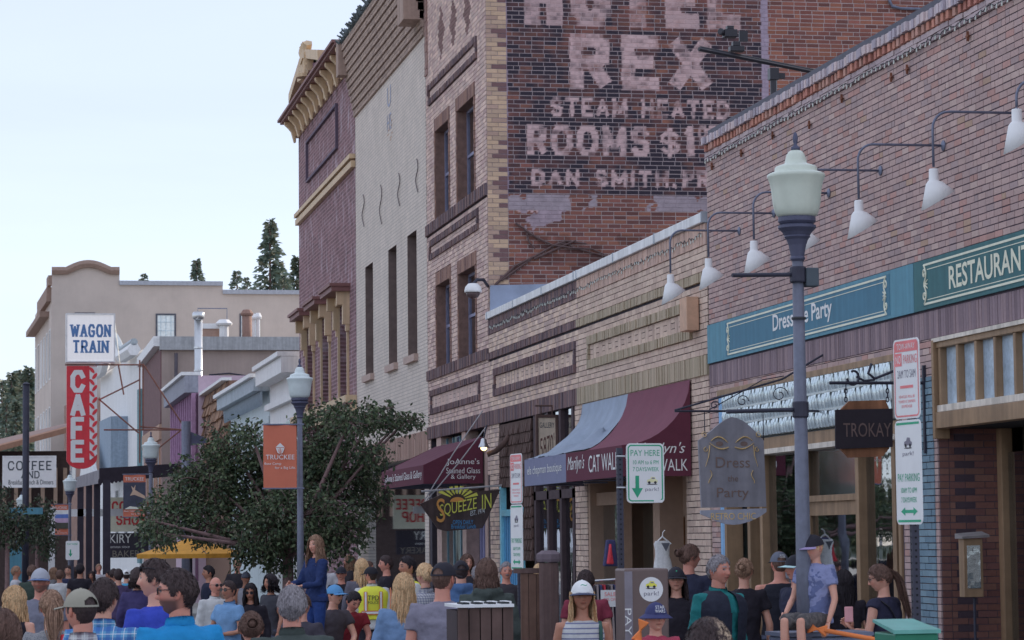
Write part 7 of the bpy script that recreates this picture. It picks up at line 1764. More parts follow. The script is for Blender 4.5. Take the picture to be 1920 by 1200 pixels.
def cloth(c, kind=None, c2=None, freq=14.0, dirv=None):
    k = 'cloth_%s_%s' % ('_'.join(str(int(x*255)) for x in c), kind or 'plain')
    if k in MATS: return MATS[k]
    m = mat(k, c, rough=.85, var=.16, scale=7, spec=.2, bump=.9, bscale=13)
    if kind:
        nt, b = nodes_of(m); N, L = nt.nodes, nt.links
        tc = N.new('ShaderNodeTexCoord'); sp = N.new('ShaderNodeSeparateXYZ'); L.new(tc.outputs['Object'], sp.inputs[0])
        def band(out, f, w, ph=0):
            a = N.new('ShaderNodeMath'); a.operation = 'MULTIPLY_ADD'; a.inputs[1].default_value = f; a.inputs[2].default_value = ph; L.new(out, a.inputs[0])
            q = N.new('ShaderNodeMath'); q.operation = 'FRACT'; L.new(a.outputs[0], q.inputs[0])
            t = N.new('ShaderNodeMath'); t.operation = 'LESS_THAN'; t.inputs[1].default_value = w; L.new(q.outputs[0], t.inputs[0]); return t.outputs[0]
        src = b.inputs['Base Color'].links[0].from_socket; cur = src
        def over(fac, col, amt):
            nonlocal cur
            mu = N.new('ShaderNodeMath'); mu.operation = 'MULTIPLY'; mu.inputs[1].default_value = amt; L.new(fac, mu.inputs[0])
            mx = N.new('ShaderNodeMix'); mx.data_type = 'RGBA'; L.new(mu.outputs[0], mx.inputs[0]); L.new(cur, mx.inputs[6]); mx.inputs[7].default_value = (*col, 1); cur = mx.outputs[2]
        if kind == 'plaid':
            over(band(sp.outputs[0], freq, .42), c2, .55); over(band(sp.outputs[2], freq, .42), c2, .55); over(band(sp.outputs[0], freq, .07, .3), P(210,214,226), .6); over(band(sp.outputs[2], freq, .07, .3), P(210,214,226), .6)
        elif kind == 'stripe': over(band(sp.outputs[2], freq, .28), c2, 1)
        elif kind == 'check': over(band(sp.outputs[0], freq, .5), c2, .5); over(band(sp.outputs[2], freq, .5), c2, .5)
        elif kind in ('speckle', 'camo'):
            nz = N.new('ShaderNodeTexVoronoi' if kind == 'speckle' else 'ShaderNodeTexNoise'); nz.inputs['Scale'].default_value = freq; L.new(tc.outputs['Object'], nz.inputs['Vector'])
            t = N.new('ShaderNodeMath'); t.operation = 'LESS_THAN'; t.inputs[1].default_value = .35 if kind == 'speckle' else .5; L.new(nz.outputs[0], t.inputs[0]); over(t.outputs[0], c2, .8)
        L.new(cur, b.inputs['Base Color'])
    return m
def head_shape(DX, DY, DZ, off=0.0, fem=0.0):
    a, c = .077+off, .118+off; bf, bb = .094+off, .104+off
    x = DX*a; z = DZ*c; y = np.where(DY < 0, DY*bf, DY*bb)
    t = np.clip(-z/c, 0, 1)
    x = x*(1-(.30+.06*fem)*t**1.5); y = np.where(y > 0, y*(1-.42*t), y*(1-.05*t))
    fr = np.clip(-DY*1.6-.2, 0, 1)
    ax = np.abs(x)
    g = lambda q, m, s: np.exp(-((q-m)/s)**2)
    noz = np.clip((.022-z)/.05, 0, 1)*np.clip((z+.037)/.009, 0, 1)
    dy = -(.004+.021*noz)*noz**.3*np.exp(-(x/(.0085+.006*noz))**2)
    dy += -(.006-.003*fem)*g(z,.031,.010)*g(ax,.03,.022) + .010*g(ax,.031,.014)*g(z,.012,.012) - .004*g(ax,.042,.018)*g(z,-.022,.02)
    dy += -.007*g(x,0,.021)*g(z,-.054,.010) + .005*g(x,0,.024)*g(z,-.0545,.0032) - .009*g(x,0,.024)*g(z,-.094,.017) + .004*g(x,0,.02)*g(z,-.073,.007)
    return x, y+dy*fr, z
def dirs_(TH, PH): return np.sin(TH)*np.sin(PH), -np.sin(TH)*np.cos(PH), np.cos(TH)
def make_head(o, near):
    nph, nth = (76, 64) if near else (36, 30)
    s = np.linspace(-1, 1, nph+1)[:-1]; ph = math.pi*np.sign(s)*(.55*np.abs(s)+.45*np.abs(s)**2.2); th = np.linspace(.02, math.pi-.02, nth)
    TH, PH = np.meshgrid(th, ph, indexing='ij'); DX, DY, DZ = dirs_(TH, PH)
    x, y, z = head_shape(DX, DY, DZ, 0, o.get('fem', 0))
    skin = np.array(SKINS[o.get('skin','fair')]); C = np.broadcast_to(skin, x.shape+(3,)).copy()
    ax = np.abs(x); front = DY < -.25; g = lambda q, m, s_: np.exp(-((q-m)/s_)**2)
    C *= (1 + .0*x)[...,None]
    red = (g(ax,.04,.02)*g(z,-.025,.02) + g(x,0,.012)*g(z,-.025,.015))*front
    C = C*(1-.25*red[...,None]*np.array((0,.7,.7)))
    lips = front*g(x,0,.020)*(np.abs(z+.054) < .0085); C = C*(1-lips[...,None]) + lips[...,None]*skin*np.array((.78,.5,.5))
    C = np.where((front & (np.abs(z+.0545) < .0022) & (ax < .022))[...,None], skin*.35, C)
    hc = np.array(HAIR[o.get('hair','dark')])
    brow = front & (np.abs(z-.031-.004*np.sin(ax*60)) < .0042) & (ax > .012) & (ax < .047); C = np.where(brow[...,None], hc*.8+skin*.15, C)
    if near:
        C = np.where((front & (((ax-.031)/.0125)**2+((z-.012)/.0048)**2 < 1))[...,None], np.array((.34,.31,.3)), C)
        C = np.where((front & (((ax-.031)/.0052)**2+((z-.012)/.0048)**2 < 1))[...,None], np.array((.03,.025,.025)), C)
        C = np.where((front & (np.abs(z-.0172) < .0024) & (np.abs(ax-.031) < .015))[...,None], np.array((.05,.035,.03)), C)
    else: C = np.where((front & (np.abs(z-.012) < .006) & (np.abs(ax-.031) < .012))[...,None], np.array((.06,.05,.05)), C)
    bd = o.get('beard', 0)
    if bd:
        m_ = np.clip((-.022-z)/.02, 0, 1)*np.clip((-DY+.32)*3, 0, 1)*(1-lips)
        m_ = m_*np.where((ax < .022) & (z > -.045) & (z < -.038), 1.0, 1.0)*np.where((z > -.036) & (ax < .032), .25, 1)
        C = C*(1-bd*m_[...,None]) + hc*bd*m_[...,None]
    if o.get('mustache'): C = np.where((front & (np.abs(z+.042) < .006) & (ax < .027))[...,None], hc, C)
    V = np.stack([x,y,z],-1).reshape(-1,3); n1 = nph
    ii = np.arange(nth*nph).reshape(nth,nph); nx = np.roll(ii,-1,axis=1)
    Fq = np.stack([ii[:-1], nx[:-1], nx[1:], ii[1:]],-1).reshape(-1,4)
    V = list(map(tuple,V)); Cc = list(map(tuple, C.reshape(-1,3))); Fs = [tuple(f) for f in Fq]
    mb = MB(); mb.v, mb.f, mb.c = V, Fs, Cc
    for s_ in (-1, 1):
        k = len(mb.v); mb.ball((0,0,0), .010, .019, .031, n=10, m=8, col=tuple(skin*np.array((.95,.82,.8))))
        for i in range(k, len(mb.v)):
            p = mb.v[i]; q = Vector(p); q.rotate(Matrix.Rotation(s_*-.35,3,'Z') @ Matrix.Rotation(-.2,3,'X')); mb.v[i] = (q.x+s_*.0755, q.y+.012, q.z-.006)
        if near: mb.ball((s_*.0815,.010,-.004), .004, .009, .016, n=8, m=6, col=tuple(skin*.6))
    return mb
def hair_cap(o, rs, thick=.014, low=-.072, fr=.066, n=(48,34)):
    nph, nth = n
    ph = np.linspace(-math.pi, math.pi, nph+1); th = np.linspace(.01, 2.45, nth)
    TH, PH = np.meshgrid(th, ph, indexing='ij'); DX, DY, DZ = dirs_(TH, PH)
    wob = .006*np.sin(PH*7+1)+.005*np.sin(PH*13)+.004*np.sin(PH*23)
    off = thick*(1+.35*np.sin(PH*9+TH*3)*.3+.25*np.sin(PH*17+TH*5)*.4)+min(.004,thick*.4)*rs.rand(*TH.shape)
    x, y, z = head_shape(DX, DY, DZ, off)
    aph = np.abs(PH); line = np.interp(aph, [0,.45,.8,1.15,1.38,1.5,1.75,2.1,2.6,3.15], [fr,fr-.004,fr-.02,.02,-.018,-.02,.005,low*.6,low,low*1.05]) + wob
    x0, y0, z0 = head_shape(DX, DY, DZ, 0)
    edge = np.clip((z0-line)/.02, -.4, 1)
    k = np.clip(edge, 0, 1)
    x = x0+(x-x0)*k; y = y0+(y-y0)*k; z = z0+(z-z0)*k
    ok = edge > -.25
    V = np.stack([x,y,z],-1).reshape(-1,3); ii = np.arange(nth*(nph+1)).reshape(nth,nph+1)
    fs = []
    for i in range(nth-1):
        for j in range(nph):
            if ok[i,j] and ok[i+1,j] and ok[i,j+1] and ok[i+1,j+1]: fs.append((ii[i,j],ii[i,j+1],ii[i+1,j+1],ii[i+1,j]))
    mb = MB(); mb.v = list(map(tuple,V)); mb.f = fs; mb.c = [None]*len(mb.v)
    return mb, line
def strand(mb, pts, r): mb.tube(pts, [r*(.5+.7*math.sin(math.pi*(.12+.8*i/(len(pts)-1)))) for i in range(len(pts))], 4, caps=False)
def ribbons(mb, Pn, w, rs):
    """thin locks of hair: Pn (n, m, 3) paths -> flat tapering strips lying on the head"""
    n, m, _ = Pn.shape
    T = np.gradient(Pn, axis=1); O = Pn/np.linalg.norm(Pn, axis=2, keepdims=True)+rs.randn(n,1,3)*.45
    S = np.cross(T, O); S /= np.linalg.norm(S, axis=2, keepdims=True)+1e-9
    W = w*(.6+.8*rs.rand(n,1))*np.sin(np.linspace(.35, 2.85, m))[None]
    V = np.stack([Pn-S*W[...,None], Pn+S*W[...,None]], 2).reshape(-1,3); k = len(mb.v)
    b = (np.arange(n)[:,None]*m+np.arange(m-1)[None]).ravel()*2+k
    mb.v.extend(map(tuple, V.tolist())); mb.c.extend([None]*len(V)); mb.f.extend(zip(b.tolist(), (b+1).tolist(), (b+3).tolist(), (b+2).tolist()))
def hp(TH, PH, off): return np.stack(head_shape(*dirs_(TH, PH), off), -1)
def hair_style(o, rs, near):
    st = o.get('hs', 'short'); hat = bool(o.get('hat')); fr = .068 if o.get('fem') else .064; low = -.06 if st in ('bun','pony') else -.078
    if st == 'none': return None
    mb, _ = hair_cap(o, rs, thick={'short':.012 if not hat else .001,'buzz':.004,'long':.016,'bun':.013,'pony':.013,'curly':.03,'bob':.02}[st], low=low, fr=fr)
    thick = {'short':.013,'long':.017,'bun':.014,'pony':.014,'curly':.03,'bob':.02}.get(st, 0)
    if st in ('short','long','bun','pony','bob') and not hat:
        n = 1500 if near else 260; cz = rs.uniform(-.75,1,n); th = np.arccos(cz); ph = rs.uniform(-math.pi,math.pi,n)
        z0 = hp(th, ph, 0.0)[:,2]; line = np.interp(np.abs(ph), [0,.45,.8,1.15,1.38,1.5,1.75,2.1,2.6,3.15], [fr,fr-.004,fr-.02,.02,-.018,-.02,.005,low*.6,low,low*1.05])
        k = z0 > line+(.026 if st == 'short' else .006); th, ph = th[k], ph[k]; n = len(th)
        if n:
            bk = -1.0 if st in ('bun','pony') else 1.0; dph = rs.randn(n)*.10+.18*np.sign(ph)*(bk < 0)
            dth = (.16+.16*rs.rand(n))*np.where((bk < 0) & (np.abs(ph) > 1.8), -.5, 1)
            Ps = np.stack([hp(th+dth*t, ph+dph*t, thick*(.75+.25*t)+(.0015+.005*rs.rand(n))*math.sin(t*2.2)) for t in (0,.33,.66,1)], 1)
            ribbons(mb, Ps, .0026 if near else .005, rs)
    if st in ('long','bob','curly'):
        L0 = o.get('len', .30 if st == 'long' else .12); n = (1300 if st != 'curly' else 900) if near else 220
        ph = rs.uniform(1.2 if hat else .8, math.pi, n)*rs.choice([-1,1], n); th0 = rs.uniform(.05 if not hat else 1.2, 1.4, n); L = L0*rs.uniform(.65,1.1,n); ph0 = ph*rs.uniform(.55,1,n) if not hat else ph
        ofs = .012+.014*rs.rand(n); segs = [hp(th0+(1.75-th0)*t, ph0+(ph-ph0)*t, ofs) for t in (0,.33,.66,1)]
        p = segs[-1]; out = p*np.array((1,1,0)); out /= np.linalg.norm(out,axis=1,keepdims=True)
        wv = np.round(rs.uniform(0,6,n)*1.3)/1.3+rs.randn(n)*.2; amp, fq = (.011, 5) if st != 'curly' else (.03, 14)
        for t in np.linspace(.2,1,6):
            q = p + np.array((0,0,-1.0))*(L*t)[:,None] + out*(.012*t+amp*np.sin(wv+t*fq))[:,None]; q[:,1] += np.where(p[:,1] > 0, .03*max(0,t-.3), -.015*t); segs.append(q)
        ribbons(mb, np.stack(segs,1), (.0036 if st != 'curly' else .006) if near else .008, rs)
    if st == 'bun':
        mb.ball((0,.122,.045), .036, .031, .033, n=12, m=9); n = 260
        w = rs.uniform(0,6.3,n); v = rs.uniform(0,6.3,n); c0 = np.array((0,.122,.045))
        ribbons(mb, np.stack([c0+np.stack([.040*np.cos(w+t), .034*np.sin(v)*np.cos(t), .038*np.sin(w+t)],-1) for t in np.linspace(0,1.3,5)],1), .003, rs)
    if st == 'pony':
        n = 420 if near else 70; a = rs.randn(n,2)*.015; L = o.get('len',.3)*rs.uniform(.7,1.1,n); segs = [np.stack([a[:,0]*.3, np.full(n,.108), .055+a[:,1]*.3],-1)]
        for t in np.linspace(.12,1,7): segs.append(np.stack([a[:,0]*(.4+1.2*math.sin(t*3)), .115+.05*math.sin(min(1,t*2.2)*math.pi*.6)+a[:,1]*.8, .05-L*t],-1))
        ribbons(mb, np.stack(segs,1), .0042, rs)
    return mb
def hat_parts(o, hat):
    """cap: dome + peak"""
    out = []; ty = hat['t']; rot = math.pi if hat.get('back') else 0
    TH, PH = np.meshgrid(np.linspace(.01,1.5,26), np.linspace(-math.pi,math.pi,61), indexing='ij'); DX, DY, DZ = dirs_(TH, PH)
    off = .014+(.004 if ty in ('trucker','officer') else 0)*np.clip(1-TH/1.5,0,1)
    x, y, z = head_shape(DX, DY, DZ, off); z = np.where(z < .028, .028+(z-.028)*.4, z)
    z = .028+(z-.028)*.9
    if ty == 'officer': z = np.minimum(z, .118); x *= 1.06; y *= 1.06
    if ty == 'beanie': z = np.where(z < .034, z-.012, z)
    V = np.stack([x,y,z],-1).reshape(-1,3); ii = np.arange(26*61).reshape(26,61)
    Fq = np.stack([ii[:-1,:-1],ii[:-1,1:],ii[1:,1:],ii[1:,:-1]],-1).reshape(-1,4)
    if ty in ('cap','trucker'): cp_ = PH[:-1,:-1].ravel(); ct_ = z[:-1,:-1].ravel(); Fq = Fq[~((np.abs(cp_+.05) > 2.58) & (ct_ < .042+.036*np.sqrt(np.clip(1-((math.pi-np.abs(cp_+.05))/.56)**2,0,1))) & (ct_ > .036))]
    mb = MB(); mb.v = list(map(tuple,V)); mb.f = [tuple(f) for f in Fq]; mb.c = [None]*len(V); mb.ball((0,0,float(z.max())), .008, .008, .004, n=8, m=5)
    out.append(['crown', mb, hat['m']])
    if ty in ('cap','trucker','officer','bucket'):
        b = MB(); nu, nv = 15, 5; vs = []
        for j in range(nv+1):
            for i in range(nu+1):
                w = (i/nu-.5)*(2.3 if ty != 'bucket' else 6.2832); e = j/nv
                D = dirs_(np.array(1.42), np.array(w)); bx, by, bz = [float(q) for q in head_shape(*D, .015)]
                ln = (hat.get('peak',.072) if ty != 'bucket' else .045)*(math.cos(w*.62) if ty != 'bucket' else 1)
                d = Vector((bx*.35, by, 0)).normalized() if ty != 'bucket' else Vector((bx,by,0)).normalized()
                vs.append((bx+d.x*ln*e, by+d.y*ln*e,   .028-.012*e-(.10*bx*bx/.01*.12 if ty != 'bucket' else .02*e)))
        fs = [(j*(nu+1)+i, j*(nu+1)+i+1, (j+1)*(nu+1)+i+1, (j+1)*(nu+1)+i) for j in range(nv) for i in range(nu)]
        vs2 = [(p[0],p[1],p[2]-.004) for p in vs]; b.add(vs, fs); b.add(vs2, [f[::-1] for f in fs])
        out.append(['peak', b, hat.get('pm', hat['m'])])
    if rot:
        for q in out: q[1].v = [(-p[0], -p[1]+.004, p[2]) for p in q[1].v]
    return out
def hand(mb, w, d, up, k, col, curl=.5):
    """palm and five separate fingers from wrist w along d; up = back of the hand"""
    d = d.normalized(); s = d.cross(up).normalized(); up = s.cross(d).normalized()
    mb.tube([w-d*.02, w+d*.02, w+d*.055, w+d*.092], [.024,.032,.04,.036], 10, col=col, flat=.42)
    for i, (off, L) in enumerate(((-.029,.066),(-.010,.076),(.010,.071),(.028,.056))):
        b = w+d*.085+s*off; c1 = b+d*L*.45-up*L*.22*curl; c2 = c1+d*L*.22-up*L*.42*curl; c3 = c2+d*L*.05*(1-curl)-up*L*.3*curl
        mb.tube([b-d*.02, b, c1, c2, c3], [.0095,.0095,.009,.008,.006], 7, col=col)
    b = w+d*.03-s*.034; mb.tube([b+s*.015, b-s*.012+d*.02, b-s*.02+d*.05-up*.008, b-s*.014+d*.072-up*.014], [.012,.0125,.0105,.0075], 7, col=col)
def person(label, u, vtop, Y, face, o, group=None):
    near = Y < 27; rs = np.random.RandomState(int(u*7+vtop) % 9999)
    top = at(u, vtop, Y); base = o.get('base', ground(top.x, Y)); Hs = 1.75; hatz = .022 if o.get('hat') else .012
    seated = o.get('sit', False); dz = -.40 if seated else 0.0
    H = top.z-base; k = o.get('k') or H/(Hs+dz+hatz)
    if 'k' in o: base = top.z-(Hs+dz+hatz)*k
    root = thing('person', label, 'person', (top.x, Y, base), group, R(face)); root.scale = (k,k,k)
    vx = (.012 if near else .02)/k
    G = o.get('girth', 1.0); fem = o.get('fem', 0); lean = o.get('lean', 0.0)
    skin = tuple(SKINS[o.get('skin','fair')])
    sh = .178*(1-.1*fem)*(.5+.5*G); Hz = .92+dz
    secs = [(.80,.150,.105),(.92,.172+.008*fem,.118),(1.05,.148-.018*fem,.104),(1.2,.160-.01*fem,.114+.012*fem),(1.32,.176-.012*fem,.118),(1.39,.17-.012*fem,.104),(1.435,.128,.084),(1.465,.074,.064)]
    def tors(off, z0=.80, z1=2):
        return [(0, .004, z+dz, a*G+off, b*G*(1+.25*(G-1))+off) for z, a, b in secs if z0 <= z <= z1]
    def shear(mb):
        if lean: mb.v = [(p[0], p[1]-lean*max(0,p[2]-Hz), p[2]-.5*lean*lean*max(0,p[2]-Hz)) for p in mb.v]
        return mb
    arms = []
    for s_, key in ((-1,'la'),(1,'ra')):
        S = Vector((s_*sh, .004, 1.405+dz)); E_, W_ = o.get(key, ((.235+.04*(G-1),.03,1.125),(.245+.05*(G-1),-.05,.885)))
        arms.append((S, Vector((s_*E_[0],E_[1],E_[2]+dz)), Vector((s_*W_[0],W_[1],W_[2]+dz))))
    # --- body
    mb = MB(); loftz(mb, tors(-.012))
    mb.tube([(0,.012,1.42+dz),(0,.008,1.50+dz),(0,.0,1.58+dz)], [.066*(.9+.1*G)-.008*fem,.056*(.8+.2*G)-.006*fem,.056-.006*fem], 14)
    for S, E_, W_ in arms: mb.tube([S+Vector((-math.copysign(.05,S.x),0,-.01)), S, S.lerp(E_,.5), E_, E_.lerp(W_,.35), W_], [.05,.052*G,.045*G-.006*fem,.038,.038*(.9+.1*G),.026], 10)
    legs = []
    for s_ in (-1,1):
        hip = Vector((s_*.088,0,Hz-.04)); kn = Vector((s_*.10,-.42,Hz-.03)) if seated else Vector((s_*.10,-.015,.50)); an = Vector((s_*.105,-.40,Hz-.46)) if seated else Vector((s_*.11,.02,.09)); legs.append((hip,kn,an))
        mb.tube([hip,hip.lerp(kn,.5),kn,kn.lerp(an,.4),an], [.082,.07,.05,.05,.034], 10)
    shear(mb); me = fuse(mb, vx*1.15, 3); BV, BF = arrays(me); bpy.data.meshes.remove(me)
    bm_ = MB(); bm_.v = [tuple(map(float,p)) for p in BV]; bm_.f = BF; bm_.c = [skin]*len(BV)
    for (S, E_, W_), key in zip(arms, ('lh','rh')):
        hm_ = MB(); d = (W_-E_).normalized(); hd = Vector(o.get(key, (d.x,d.y,d.z))); hand(hm_, W_, hd, Vector((math.copysign(1,S.x),0,.2)) if abs(hd.x) < .8 else Vector((0,0,1)), 1, skin, o.get('curl',.5)); shear(hm_)
        bm_.add(hm_.v, hm_.f, skin)
    # --- head
    hz = 1.632+dz; hy = -lean*(1.55+dz-Hz); hzz = hz-.5*lean*lean*(hz-Hz)
    Rm = Matrix.Rotation(R(o.get('hyaw',0)),3,'Z') @ Matrix.Rotation(R(o.get('hpitch',0)),3,'X')
    piv = Vector((0,.02,-.08)); hscale = o.get('hs_k', 1.0)*(1-.03*fem)
    def place(mb_):
        out = []
        for p in mb_.v:
            q = Rm @ ((Vector(p)*hscale)-piv)+piv; out.append((q.x, q.y+hy-.006, q.z+hzz))
        mb_.v = out; return mb_
    hb = place(make_head(o, near)); bm_.f += [tuple(i+len(bm_.v) for i in f) for f in hb.f]; bm_.v += hb.v; bm_.c += hb.c
    bm_.build('body', M_SKIN, root, smooth=True, local=True)
    hm_ = hair_style(o, rs, near)
    if hm_ is not None:
        if o.get('hat') and o.get('hs','short') not in ('short','buzz'):
            lim = .05; hm_.f = [f for f in hm_.f if (lambda p: p[2] < .036)(hm_.v[f[0]])]
        place(hm_).build('hair', hairmat(HAIR[o.get('hair','dark')]), root, smooth=True, local=True)
    if o.get('hat'):
        hp = hat_parts(o, o['hat']); hat = None
        for nm, m_, mm in hp:
            ob = place(m_).build('hat' if nm == 'crown' else 'peak', mm, root if nm == 'crown' else hat, smooth=True, local=True)
            if nm == 'crown': hat = ob
        if o['hat'].get('txt'):
            for i, (tx_, zz, w_, h_) in enumerate(o['hat']['txt']):
                sgn = 1 if not o['hat'].get('back_txt') else -1
                c_ = Vector((0,-.122*sgn,zz)); c_ = Rm @ (c_-piv)+piv
                text(tx_, (c_.x, c_.y+hy-.006, c_.z+hzz), Rm @ Vector((sgn,0,0)), Rm @ Vector((0,.25*sgn,1)), w_, h_, o['hat'].get('tm', M_LET), hat, local=True)
    gl = o.get('glasses')
    if gl:
        g_ = MB(); zc = .066 if gl == 'top' else .012; yc = -.098 if gl != 'top' else -.085
        for s_ in (-1,1):
            ring = [(s_*.033+.024*math.cos(w), yc+.004*abs(math.cos(w)), zc+.018*math.sin(w)) for w in np.linspace(0,2*math.pi,15)]
            g_.tube(ring, .0026, 5, caps=False); g_.tube([(s_*.057,yc,zc+.006),(s_*.082,-.02,zc+.008),(s_*.084,.02,zc)], .0026, 5)
        g_.tube([(-.01,yc-.002,zc+.004),(.01,yc-.002,zc+.004)], .0024, 5)
        go = place(g_).build('glasses', mat('black_frame', P(30,30,36), rough=.3), root, local=True)
        l_ = MB()
        for s_ in (-1,1): l_.add([(s_*.033+.0235*math.cos(w), yc+.001, zc+.0175*math.sin(w)) for w in np.linspace(0,2*math.pi,15)[:-1]], [tuple(range(14))])
        place(l_).build('lens', mat('dark_lens', P(26,26,34), rough=.08, spec=.8) if gl != 'clear' else glass('clear_lens', (.85,.88,.9), .12), go, local=True)
    # --- clothes
    tp = o.get('top', {'k':'tee','m':cloth(P(90,92,104))}); kind = tp['k']; off = {'tee':.014,'polo':.016,'long':.016,'hoodie':.03,'jacket':.024,'tank':.007,'vest':.03,'shirt':.018,'dress':.014}[kind]
    mb = MB(); hem = .86 if kind not in ('hoodie','jacket') else .84
    ts_ = tors(off, .85); ts_[0] = (0,.004,hem+dz,ts_[0][3]*1.02,ts_[0][4]*1.02); ts_[-1] = (0,.008,(1.47 if kind != 'tank' else 1.452)+dz,.070 if kind != 'tank' else .085,.064); loftz(mb, ts_, 24)
    sl = {'tee':.52,'polo':.55,'long':1.9,'hoodie':1.9,'jacket':1.9,'tank':0,'vest':0.12,'shirt':1.9,'dress':.1}[kind]; sl = tp.get('sl', sl)
    if sl > 0:
        for S, E_, W_ in arms:
            r0 = .058*(.7+.3*G)+off*.8; a_ = S+Vector((-math.copysign(.07,S.x),0,-.015))
            if sl <= 1: mb.tube([a_, S+Vector((0,0,.0)), S.lerp(E_,sl*.5), S.lerp(E_,sl)], [r0*.95,r0,r0*.98,r0*1.02], 12)
            else: mb.tube([a_, S, S.lerp(E_,.5), E_, E_.lerp(W_,.5), E_.lerp(W_,sl-1)], [r0*.95,r0,r0*.9,r0*.82,r0*.72,r0*.6], 12)
    if kind == 'hoodie': mb.tube([(-.10,-.02,1.47+dz),(-.1,.07,1.475+dz),(0,.115,1.455+dz),(.1,.07,1.475+dz),(.10,-.02,1.47+dz)], [.03,.045,.06,.045,.03], 10)
    shear(mb); me = fuse(mb, vx, 3, .03 if kind != 'tank' else .012)
    to = link(me, {'tee':'shirt','polo':'polo_shirt','long':'shirt','shirt':'shirt','hoodie':'hoodie','jacket':'jacket','tank':'vest_top','vest':'shirt','dress':'dress'}[kind], tp['m'], root)
    if kind in ('polo','shirt','jacket'):
        c_ = MB(); n = 22; vs = []
        for (r_, zz) in ((.074,1.455),(.079,1.475),(.071,1.505),(.075,1.49)):
            for i in range(n): w = 2*math.pi*i/n; vs.append((r_*math.cos(w)*1.02, .008+r_*math.sin(w)*.95, zz+dz+.012*math.sin(w)))
        c_.add(vs, [(j*n+i, j*n+(i+1)%n, (j+1)*n+(i+1)%n, (j+1)*n+i) for j in range(3) for i in range(n)]); shear(c_); c_.build('collar', tp['m'], to, smooth=True, local=True)
    if tp.get('over'):
        ov = tp['over']; mb = MB(); t2 = tors(off+.03, .85); t2[0] = (0,.004,ov.get('hem',.88)+dz,t2[0][3],t2[0][4]); t2 = [q for i_, q in enumerate(t2) if i_ == 0 or q[2] > t2[0][2]+.02]; t2[-1] = (0,.012,1.475+dz,.095,.085); loftz(mb, t2, 24); shear(mb)
        me = fuse(mb, vx, 2, .008)
        if ov.get('open', True):
            import bmesh
            b2 = bmesh.new(); b2.from_mesh(me); bmesh.ops.delete(b2, geom=[f for f in b2.faces if f.calc_center_median().y < -.03 and abs(f.calc_center_median().x) < .028+.06*max(0,f.calc_center_median().z-dz-1.15)], context='FACES'); b2.to_mesh(me); b2.free()
        oo = link(me, ov.get('name','waistcoat'), ov['m'], root)
        for st in ov.get('strips', []):
            for (a0,a1,z0,z1) in st['r']:
                for sg in (-1,1):
                    s_ = MB()
                    n = 8
                    vs = []
                    for q in range(n+1):
                        for e in (0,1):
                            xx = a0+(a1-a0)*q/n; zz = (z0 if e == 0 else z1)+dz
                            aa = np.interp(zz-dz, [s[0] for s in secs], [s[1] for s in secs])*G+off+.05; bb = np.interp(zz-dz, [s[0] for s in secs], [s[2] for s in secs])*G+off+.047
                            yy = sg*(bb*max(0.02,1-(abs(xx)/aa)**3.2  )**.45+.012+st.get('pr',0)); vs.append((xx, yy+.004, zz))
                    s_.add(vs, [(2*q,2*q+2,2*q+3,2*q+1) for q in range(n)])
                    shear(s_); s_.build('reflective_band', st['m'], oo, smooth=True, local=True)
        if ov.get('txt'):
            for tx_, zz, w_, h_, sgn in ov['txt']:
                bb = np.interp(zz, [s[0] for s in secs], [s[2] for s in secs])*G+off+.046
                text(tx_, (0, .004-sgn*bb, zz+dz), (sgn,0,0), (0,0,1), w_, h_, M_INKB, oo, local=True)
    mb = MB(); loftz(mb, [(0,.004,Hz-.12,.13*G,.10*G),(0,.004,Hz,.186*(.4+.6*G)+.004*fem,.128*G),(0,.004,Hz+.06,.172*(.4+.6*G),.122*G)], 20)
    sho = o.get('shorts', False)
    for hip, kn, an in legs:
        if sho: mb.tube([hip,hip.lerp(kn,.5),hip.lerp(kn,.98)], [.1,.095,.085], 12)
        else: mb.tube([hip,hip.lerp(kn,.5),kn,kn.lerp(an,.5),an], [.098,.086,.066,.062,.056], 12)
    link(fuse(mb, vx*1.4, 3, .008), 'shorts' if sho else 'trousers', o.get('bm') or cloth(P(56,62,82)), root)
    for s_, (hip, kn, an) in zip((-1,1), legs):
        f_ = MB(); loftz(f_, [(an.x,an.y-.05,an.z-.09,.042,.125),(an.x,an.y-.05,an.z-.06,.046,.13),(an.x,an.y-.03,an.z-.025,.04,.1),(an.x,an.y,an.z+.02,.036,.045)], 14); f_.build('shoe', mat('dark_shoe', P(48,46,52), rough=.6), root, smooth=True, local=True)
    if o.get('strap'):
        s_ = MB(); c0, c1 = o['strap'].get('x',(-.1,.14)); n = 10
        for sg in (-1,1):
            pts = []
            for t in np.linspace(0,1,n):
                xx = c0+(c1-c0)*t; zz = 1.44-.46*t; aa = np.interp(zz, [s[0] for s in secs], [s[1] for s in secs])*G+off+.012; bb = np.interp(zz, [s[0] for s in secs], [s[2] for s in secs])*G+off+.016
                pts.append((xx, .004+sg*bb*math.sqrt(max(.02,1-(abs(xx)/aa)**2.4)), zz+dz))
            s_.tube(pts, .014, 6, flat=.35)
        shear(s_); s_.build('strap', o['strap']['m'], root, smooth=True, local=True)
    if o.get('logo'):
        tx_, zz, w_, h_, sgn, mm = o['logo']; bb = np.interp(zz, [s[0] for s in secs], [s[2] for s in secs])*G+off+.02
        text(tx_, (0,.004-sgn*bb-.006*sgn,zz+dz), (sgn,0,0), (0,0,1), w_, h_, mm, to, local=True)
    return root
def K(c, *a, **q): return cloth(tuple(x*.72 for x in c), *a, **q)
BLKC = K(P(36,34,44)); NAVY = K(P(40,44,66)); JEAN = K(P(70,84,116)); GREYT = K(P(112,112,132)); KHAKI = K(P(120,110,96)); WHT = K(P(196,198,210))
